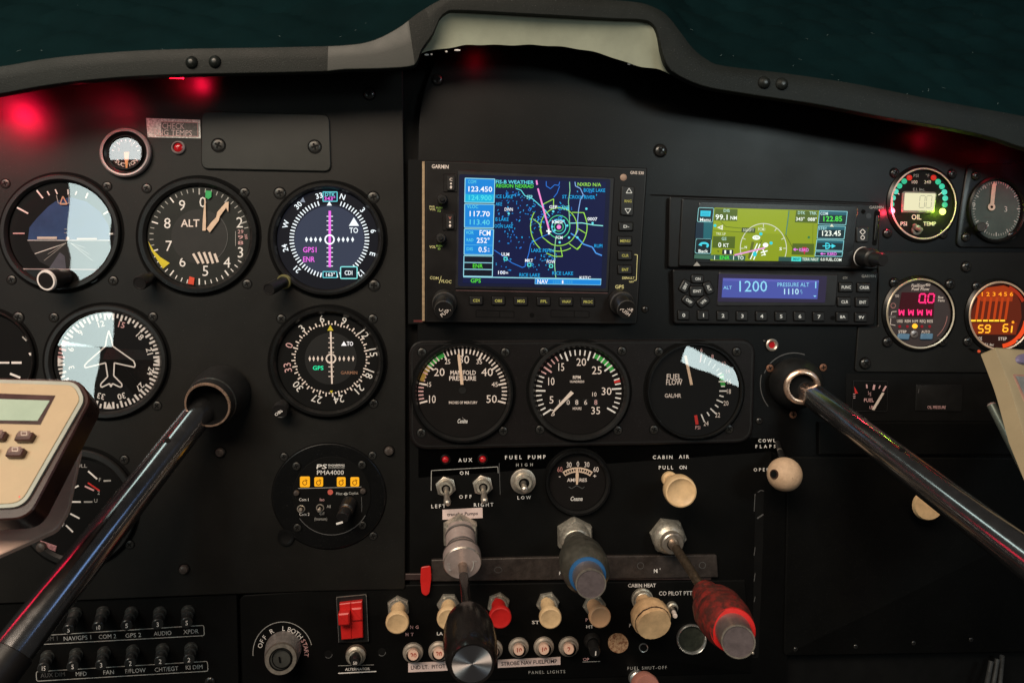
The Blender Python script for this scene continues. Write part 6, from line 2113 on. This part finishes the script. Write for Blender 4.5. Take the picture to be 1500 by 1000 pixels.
# ------------------------------------------------------------------ control shafts
t = thing('control_shaft', 'glossy black control shaft with a worn ring at its black collar, on the left', 'control column', 322, 578, HL)
mb = MB(0)
A, B = W(327, 573, HL), W(303.5, 593.5, HL + 60)
mb.turn(A, B, [(0, 40, RUBBER), (.25, 41, RUBBER), (.5, 39, RUBBER), (.7, 36, RUBBER), (.72, 36.5, BRNK), (.76, 36.5, BRNK), (.78, 35.5, RUBBER), (.97, 34, BRASSR), (1.0, 33.2, BRASSR), (1.0, 30.6, SLOTM), (.7, 29, SLOTM)], 56, cap=SLOTM)
mb.build('collar', t)
mb = MB(0)
A, B = W(306, 587, HL + 20), W(-20, 1002, 300)
mb.turn(A, B, [(0, 20.5 * .575 / .56, TUBE), (.3, 23, TUBE), (.6, 26.5, TUBE), (.86, 29.5, TUBE), (1, 31, TUBE)], 48)
mb.build('tube', t)
mb = MB(0)
A2 = A + (B - A) * .91
mb.turn(A2, B, [(0, 30.5, KNOBB), (.03, 32.5, KNOBB), (1, 34, KNOBB)], 40)
mb.build('sleeve', t)
mb = MB(0)
ax = (B - A).normalized()
P0 = A + (B - A) * .215
side = ax.cross((P0 - EYE).normalized()).normalized()
if side.z < 0:
    side = -side
fr_ = ((EYE - P0) - ax * (EYE - P0).dot(ax)).normalized()
dirn = (fr_ * .86 + side * .5).normalized()
rr_ = 22 * depth(P0) / F
Q = P0 + dirn * rr_ * .97
mb.turn(Q, Q + dirn * rr_ * .06, [(0, 4.6, SLOTM), (1, 4.4, SLOTM)], 16, cap=SLOTM)
mb.build('drilled_hole', t)

t = thing('control_shaft', 'glossy black control shaft running down from an orange brass ring, on the right', 'control column', 1168, 562, HC)
mb = MB(0)
A, B = W(1163, 560, HC), W(1176, 567, HC + 44)
mb.turn(A, B, [(0, 37, RUBBER), (.3, 38, RUBBER), (.6, 35, RUBBER), (.82, 29, RUBBER), (.90, 26.5, BRASSR), (.97, 26, BRASSR), (1, 24.5, BRASSR), (1.02, 21.5, BRASSR), (1, 19.4, BRASSR), (.8, 19, SLOTM)], 52, cap=SLOTM)
mb.build('collar', t)
mb = MB(HC)
mb.arc(1163, 562, 47, 46, 1.4, -70, 20, .4, FAINT)
mb.arc(1163, 562, 50, 52, 1.2, -130, -75, .4, FAINT)
mb.build('mounting_plate', t)
for x, y in ((1127.5, 539), (1205.5, 538), (1161.5, 607)):
    screw(t, x, y, HC, 'rust', 1.0)
mb = MB(0)
A, B = W(1177, 569, HC + 22), W(1560, 861, 400)
mb.turn(A, B, [(0, 18, TUBE), (.25, 20, TUBE), (.5, 23, TUBE), (.75, 26.5, TUBE), (1, 31, TUBE)], 48)
mb.build('tube', t)
P0 = A + (B - A) * .455
ax = (B - A).normalized()
side = ax.cross((P0 - EYE).normalized()).normalized()
if side.z < 0:
    side = -side
fr_ = ((EYE - P0) - ax * (EYE - P0).dot(ax)).normalized()
dirn = (fr_ * .72 + side * .7).normalized()
rr_ = 22.6 * depth(P0) / F
Q = P0 + dirn * rr_ * .97
mb = MB(0)
mb.turn(Q, Q + dirn * rr_ * .06, [(0, 4.4, SLOTM), (1, 4.2, SLOTM)], 16, cap=SLOTM)
mb.build('drilled_hole', t)

# ------------------------------------------------------------------ yoke timer on the left
p0 = W(60, 650, 300)
nT = Vector((-.05, -.80, .60)).normalized()
PT = (p0, nT)
z = zm(0, 540, 3.571)
t = thing('yoke_timer', 'cream electronic timer with a green readout and small dark buttons at the left edge', 'timer', 60, 650, 300)
mb = MB(0, PT)
face = rpoly([(-90, 553), (112, 559), (124, 585), (34, 742), (-90, 748)], [0, 14, 10, 20, 0], 6)
outer = rpoly([(-96, 548), (116, 554), (132, 582), (40, 757), (-96, 764)], [0, 16, 12, 24, 0], 6)
mb.prism(outer, -30, -3, BROWN, 2.0)
mb.build('case', t)
mb = MB(0, PT)
mb.prism(face, -4, 0, TIMERE, 0)
mb.prism(inset(face, 5.5), -.5, 1.0, TIMER, .6)
mb.poly([(-40, 575.5), (82, 580), (60, 622.5), (-40, 620)], 1.4, BROWN)
mb.poly([(-40, 584), (74, 587.5), (56, 617), (-40, 616)], 1.7, LCDC)
mb.text('- - -', *z(140, 104), 2.2, 1.4, pm('faint_print', (.5, .4, .28), .6), w=22)
mb.build('faceplate', t)
KBN = pm('timer_key', (.075, .028, .022), .35, spec=.5, var=.2)
for cx, cy in ((0, 642), (40, 643.5), (-14, 664), (27, 666.5)):
    mb = MB(0, PT)
    q = rpoly([(cx - 10, cy - 6), (cx + 15, cy - 6), (cx + 9, cy + 6), (cx - 15, cy + 6)], 2.5)
    mb.prism(q, .8, 8, KBN, 1.5, KBN)
    mb.poly(rpoly([(cx - 7, cy - 7.5), (cx + 11, cy - 7.5), (cx + 7, cy + .5), (cx - 10, cy + .5)], 2), 8.2, pm('timer_key_top', (.20, .115, .095), .5))
    mb.path(rect(cx - 3, cy - 6, cx + 5, cy - 1), 1.4, 8.5, pm('key_glyph', (.62, .50, .42), .5), True)
    mb.build('button', t)
mb = MB(0, PT)
mb.lathe(29, 728, 3.4, 3.4, [(1, -2), (.8, 0), (.4, 1)], em('#ff1838', 1.6), 14, cap=em('#ff1838', 1.6))
mb.build('status_light', t)

p1 = W(60, 740, 262)
nB = Vector((.10, -.70, .70)).normalized()
t = thing('timer_bracket', 'pale pinkish plastic bracket under the cream timer at the left edge', 'bracket', 50, 770, 250)
mb = MB(0, (p1, nB))
q = rpoly([(-120, 700), (60, 690), (112, 650), (119, 656), (100, 745), (84, 774), (-10, 816), (-120, 850)], [0, 0, 4, 5, 8, 10, 10, 0], 5)
mb.prism(q, -7, 0, BRACK, 1.5)
mb.build('bracket', t)
mb = MB(HL)
mb.prism([(58, 790), (84, 799), (82, 807), (56, 797)], 0, 2, pm('strip_pink', (.34, .16, .17), .5, var=.5, vscale=800), .5)
tag(mb.build('warning_strip'), 'small striped pink strip on the panel below the bracket', 'sticker')

# right-hand yoke device
p2 = W(1470, 560, 240)
nD = Vector((.46, -.76, .46)).normalized()
t = thing('yoke_handset', 'cream plastic handset with a pale screen and violet oval at the right edge', 'handset', 1470, 600, 240)
mb = MB(0, (p2, nD))
TAN2 = pm('handset_tan', (.38, .30, .185), .5, spec=.35, var=.06, vscale=50, bump=.06)
body = rpoly([(1458, 508), (1600, 520), (1640, 900), (1590, 850), (1502, 640), (1481, 566)], [4, 0, 0, 0, 0, 18], 5)
mb.prism(body, -20, 0, TAN2, 2.0)
mb.build('body', t)
mb = MB(0, (p2, nD))
mb.prism(rpoly([(1483, 548), (1600, 556), (1640, 800), (1522, 640)], 3), 0, 1, pm('handset_frame', (.40, .22, .17), .5), .3)
mb.poly([(1486, 551), (1600, 560), (1640, 800), (1526, 640)], 1.4, pm('handset_screen', (.34, .34, .33), .3, var=.3, vscale=60))
mb.build('screen', t)
mb = MB(0, (p2, nD))
mb.lathe(1499, 526, 12, 8, [(1, .2), (.9, 3), (.7, 4)], pm('oval_violet', (.26, .22, .36), .4), 28, cap=pm('oval_violet', (.26, .22, .36), .4))
mb.build('button', t)
t = thing('yoke_grip', 'dull grey-green metal rod behind the cream handset at the right edge', 'rod', 1470, 640, 200)
mb = MB(0)
A, B = W(1451, 590, 190), W(1520, 720, 240)
mb.turn(A, B, [(0, 4, ALU), (.02, 6.5, pm('rod_grey', (.26, .29, .25), .35, metal=.6, var=.1)), (1, 9, ALU)], 24, start=pm('rod_grey', (.26, .29, .25), .35, metal=.6))
mb.build('rod', t)

# ------------------------------------------------------------------ glareshield
UP = [(-60, 103), (0, 97), (80, 84), (180, 75), (280, 71), (400, 69), (500, 66), (545, 59), (582, 41), (612, 19), (640, 2), (664, -8), (720, -10), (880, -1), (925, 2), (950, 7), (975, 20), (995, 44), (1015, 70), (1036, 87), (1060, 96), (1150, 107), (1250, 122), (1350, 142), (1430, 157), (1500, 170), (1600, 192)]
LO = [(-60, 146), (0, 138), (60, 127), (130, 118), (230, 111), (400, 107), (480, 105), (500, 102.5), (560, 101), (600, 98), (611, 91), (617, 74), (634, 50), (644, 28), (656, 17.5), (668, 16), (700, 17), (800, 22.5), (900, 28), (940, 29.5), (955, 35), (963, 48), (968, 68), (976, 94), (986, 106), (1010, 119), (1040, 129), (1100, 139), (1200, 154), (1300, 173), (1380, 186), (1450, 201), (1500, 217), (1600, 245)]


def resample(p, n):
    L = [0]
    for a_, b_ in zip(p, p[1:]):
        L.append(L[-1] + math.hypot(b_[0] - a_[0], b_[1] - a_[1]))
    out, k = [], 0
    for i in range(n):
        d = L[-1] * i / (n - 1)
        while k < len(L) - 2 and L[k + 1] < d:
            k += 1
        u = (d - L[k]) / (L[k + 1] - L[k])
        # Catmull-Rom through the traced points
        q0, q1, q2, q3 = p[max(0, k - 1)], p[k], p[k + 1], p[min(len(p) - 1, k + 2)]
        out.append(tuple(.5 * (2 * q1[c] + (q2[c] - q0[c]) * u + (2 * q0[c] - 5 * q1[c] + 4 * q2[c] - q3[c]) * u * u + (3 * q1[c] - q0[c] - 3 * q2[c] + q3[c]) * u ** 3) for c in (0, 1)))
    return out


HGS = 92
t = thing('glareshield', 'curved grey-green trim strip with a raised arch over the centre panel', 'glareshield', 750, 60, HGS)
# the strip: matched stations along its upper and lower edges, rolled over at the top and bottom
SEGS = [((-60, 103), (-60, 146)), ((480, 67), (480, 105)), ((582, 41), (597, 98.3)), ((612, 19), (613, 85)), ((640, 2), (644, 28)), ((668, -9), (668, 16)), ((925, 2), (940, 29.5)), ((975, 20), (963, 48)), ((1015, 70), (976, 94)), ((1060, 96), (1040, 129)), ((1600, 192), (1600, 245))]


def nearest(p, q):
    return min(range(len(p)), key=lambda i: (p[i][0] - q[0]) ** 2 + (p[i][1] - q[1]) ** 2)


UR, LR = resample(UP, 600), resample(LO, 600)
st = []
for (u0, l0), (u1, l1) in zip(SEGS, SEGS[1:]):
    a0, a1, b0, b1 = nearest(UR, u0), nearest(UR, u1), nearest(LR, l0), nearest(LR, l1)
    m_ = max(6, int(max(a1 - a0, b1 - b0) / 4))
    for i in range(m_):
        k = i / m_
        st.append((UR[int(round(a0 + (a1 - a0) * k))], LR[int(round(b0 + (b1 - b0) * k))]))
st.append((UR[-1], LR[-1]))
mb = MB(HGS)
rows_ = []
for (ux, uy), (lx, ly) in st:
    ring_ = []
    dx, dy = lx - ux, ly - uy
    L_ = math.hypot(dx, dy) or 1
    ex, ey = dx / L_, dy / L_
    for f_, dh in ((-.3, -12), (0, -1.8), (.5, -.4), (1.5, 0), (None, .5), (-1.5, 0), (-.5, -.5), (0, -1.8), (.2, -12)):
        if f_ is None:
            x, y = (ux + lx) / 2, (uy + ly) / 2
        elif len(ring_) < 4:
            x, y = ux + ex * f_, uy + ey * f_
        else:
            x, y = lx + ex * f_, ly + ey * f_
        ring_.append(mb.pt(x, y, dh))
    rows_.append((ring_, (ux + lx) / 2))
for (r0, x0), (r1, x1) in zip(rows_, rows_[1:]):
    o0 = len(mb.v)
    mb.v += r0 + r1
    n_ = len(r0)
    for i in range(n_ - 1):
        worn = 492 - 3 * i < (x0 + x1) / 2 < 604
        mb.f.append(((o0 + i, o0 + i + 1, o0 + n_ + i + 1, o0 + n_ + i), LIPW if worn and 2 < i < 6 else LIP))
strip = mb.build('trim_strip', t, 30)
bm = bmesh.new()
bm.from_mesh(strip.data)
bmesh.ops.remove_doubles(bm, verts=bm.verts, dist=1e-6)
bmesh.ops.recalc_face_normals(bm, faces=bm.faces)
bm.to_mesh(strip.data)
bm.free()
strip.data.set_sharp_from_angle(angle=math.radians(26))
# lining seen through the arch
UI = [(606, 88), (617, 74), (634, 48), (644, 26), (656, 15), (700, 14), (800, 19), (900, 25), (945, 27), (960, 40), (969, 66), (980, 98), (992, 112)]
LI = [(602, 90), (615, 79), (640, 73), (668, 69), (690, 66), (740, 66.5), (790, 66.5), (840, 71), (880, 79), (915, 91), (940, 98), (968, 103), (992, 114)]
a_, b_ = resample(UI, 60), resample(LI, 60)
mb = MB(0)
for i in range(60):
    for k in range(9):
        f_ = k / 8
        bulge = math.sin(f_ * math.pi) * 8
        x, y = a_[i][0] + (b_[i][0] - a_[i][0]) * f_, a_[i][1] + (b_[i][1] - a_[i][1]) * f_
        wob = math.sin(i * .9) * .6 * (k == 8)
        mb.v.append(W(x, y + wob, HGS - 5 - f_ * 16 - bulge * .5))
for i in range(59):
    for k in range(8):
        mb.f.append(((i * 9 + k, (i + 1) * 9 + k, (i + 1) * 9 + k + 1, i * 9 + k + 1), LINER))
mb.build('arch_lining', t, 60)
mb = MB(0)
for x, y, w in ((625, 80.5, 6), (632, 80, 3), (654, 76, 3), (670, 74, 8), (922, 94, 5), (929, 95, 4)):
    c_ = W(x, y, HGS - 24)
    mb.turn(c_ - Vector((w * S * .5, 0, 0)), c_ + Vector((w * S * .5, 0, 0)), [(0, .8, WHITE), (.5, 1.6, WHITE), (1, .8, WHITE)], 8, cap=WHITE, start=WHITE)
o = mb.build('lining_clip', t)
o['kind'] = 'stuff'
for x, y in ((281, 92), (315, 91), (1119, 121.5), (1145, 123.5)):
    mb = MB(HGS)
    px, py = x, y
    mb.lathe(px, py, 8.4, 8.6, [(1.1, .6, GAP), (1.05, .9, GAP), (1, 1, pm('rivet_dark', (.028, .030, .028), .35, spec=.5)), (.95, 3.2, LIP), (.7, 5.2, LIP), (.35, 6.2, LIP)], pm('rivet_dark', (.028, .030, .028), .35, spec=.5), 26, cap=pm('rivet_dark', (.028, .030, .028), .35, spec=.5))
    mb.build('rivet', t)
# dark ceiling of the shield running back and up to the panel
mb = MB(0)
g = resample(UP, 90)
for i, (x, y) in enumerate(g):
    p = W(x, y, HGS - 8)
    mb.v.append(p + Vector((0, 0, -.003)))
    mb.v.append(Vector((p.x, .004, p.z + .012)))
for i in range(len(g) - 1):
    mb.f.append(((2 * i, 2 * i + 1, 2 * i + 3, 2 * i + 2), SLOTM))
mb.build('shield_underside', t, 60)

# quilted cover behind the shield
NAVY = pm('quilt_cloth', (0.0022, 0.0105, 0.0118), 0.85, spec=0.04, var=0.3, vscale=9, bump=0.0)
mb = MB(0)
NX, NY = 230, 76
HEM = [(-300, 150), (0, 115), (180, 93), (280, 88), (480, 85), (560, 72), (610, 55), (680, 42), (900, 44), (962, 60), (1010, 96), (1060, 112), (1150, 124), (1250, 139), (1350, 159), (1500, 190), (1850, 290)]
HEM = [W(x, y, HGS - 22) for x, y in resample(HEM, NX)]
STITCH = pm('quilt_thread', (.10, .14, .14), .7, spec=.2, var=.5, vscale=900)


def quilt(hp, w_):
    x = hp.x
    q1 = abs(math.sin((x + w_ * 1.25) * math.pi / .052))
    q2 = abs(math.sin((x - w_ * 1.25) * math.pi / .052))
    puff = (q1 ** .4) * (q2 ** .4) * .0085 * min(1, w_ * 14)
    sag = (.005 * math.sin(x * 9 + 1.2) + .004 * math.sin(x * 23 + w_ * 15)) * min(1, w_ * 10)
    return Vector((x * (1 + w_ * 1.5), hp.y + w_ * .80 - puff * .6, hp.z + w_ * .62 + puff * .8 + sag)), q1, q2


for j in range(NY):
    for i in range(NX):
        mb.v.append(quilt(HEM[i], .42 * (j / (NY - 1)))[0])
for j in range(NY - 1):
    for i in range(NX - 1):
        a0 = j * NX + i
        mb.f.append(((a0, a0 + 1, a0 + NX + 1, a0 + NX), NAVY))
rq = random.Random(3)
n_st = 0
while n_st < 330:
    i_, w_ = rq.randrange(4, NX - 4), rq.uniform(.012, .30)
    p_, q1, q2 = quilt(HEM[i_], w_)
    if min(q1, q2) > .10:
        continue
    sg = -1 if q1 < q2 else 1
    d_ = Vector((1.0 * sg / 1.25, .80, .62)).normalized() * rq.uniform(.0006, .0017)
    c_ = p_ + Vector((0, -.0006, .0004))
    s_ = Vector((1, 0, 0)) * .00022
    mb.add([c_ - d_ - s_, c_ - d_ + s_, c_ + d_ + s_, c_ + d_ - s_], [(0, 1, 2, 3)], STITCH)
    n_st += 1
o = mb.build('quilted_cover', None, 60)
tag(o, 'dark teal quilted sunshade cloth lying behind the glareshield', 'cover')

# ------------------------------------------------------------------ red flood lamps under the shield
def flood(label, x, y, h, power, tx, ty, lx=None, ly=None):
    """a small lamp tucked under the trim: black clip, red lens, and the light it throws on the panel"""
    t = thing('flood_lamp', label, 'lamp', x, y, h, 'red lamps under the glareshield')
    P_ = W(x, y, h)
    for k, (w, hh, m) in enumerate(((11, 4, BEZEL), (9, 3.4, LEDM))):
        c = P_ + (Vector((0, 0, .0008)) if k == 0 else Vector((0, 0, -.0006)))
        if k and lx is not None:
            c = W(lx, ly, h)
        pts = [c + Vector((sx * w * S, sy * 3 * S, sz * hh * S * .6)) for sx in (-1, 1) for sy in (-1, 1) for sz in (-1, 1)]
        mbk = MB(0)
        mbk.add(pts, [(0, 1, 3, 2), (4, 5, 7, 6), (0, 1, 5, 4), (2, 3, 7, 6), (0, 2, 6, 4), (1, 3, 7, 5)], m)
        mbk.build('housing' if k == 0 else 'lens', t)
    l = bpy.data.lights.new('flood_lamp_light', 'SPOT')
    l.energy = power
    l.color = (1.0, 0.006, 0.045)
    l.spot_size = math.radians(140)
    l.spot_blend = 1.0
    l.shadow_soft_size = 0.004
    lo = bpy.data.objects.new('flood_lamp_light', l)
    COL.objects.link(lo)
    lo.location = P_ + Vector((0, -.001, -.0060))
    d = W(tx, ty, 8) - lo.location
    lo.rotation_euler = d.to_track_quat('-Z', 'Y').to_euler()


LEDM = bpy.data.materials.new('led_red')
LEDM.use_nodes = True
lb = LEDM.node_tree.nodes['Principled BSDF']
lb.inputs['Emission Color'].default_value = (1.0, 0.002, 0.012, 1)
lb.inputs['Emission Strength'].default_value = 10.0
flood('small red lamp under the trim strip at the far left edge of the panel', -26, 128, 64, .62, -4, 175)
flood('small red lamp under the left trim strip, above the foil placard', 281, 98, 32, .085, 281, 118, 258, 112.5)
flood('added red lamp for the wide wash, under the trim strip between the far left lamp and the suction gauge', 120, 108, 84, .10, 120, 190)  # added lamp, placed only to widen the red wash
flood('small red lamp hidden under the raised arch over the centre panel', 700, 54, 44, .007, 700, 150)
flood('small red lamp under the right trim strip, above the oil gauge', 1385, 182, 42, .05, 1385, 202)
flood('bright red lamp below the trim strip at the far right edge', 1497, 205, 60, .05, 1500, 240, 1492, 207)

# grey cables under the panel at the lower right corner
t = thing('cable_bundle', 'dull grey cables hanging below the panel in the lower right corner', 'cables', 1455, 985, 10)
CAB = pm('cable_grey', (.05, .05, .05), .5, spec=.3)
for k, (x0, y0, x1, y1) in enumerate(((1440, 1030, 1452, 968), (1450, 1030, 1461, 965), (1462, 1030, 1468, 960))):
    mb = MB(0)
    pts = [W(x0 + (x1 - x0) * q, y0 + (y1 - y0) * q, 10 + 6 * math.sin(q * 3 + k)) for q in (0, .25, .5, .75, 1)]
    for p_, q_ in zip(pts, pts[1:]):
        mb.turn(p_, q_ + (q_ - p_) * .03, [(0, 3.4, CAB), (1, 3.4, CAB)], 12)
    mb.build('cable', t)
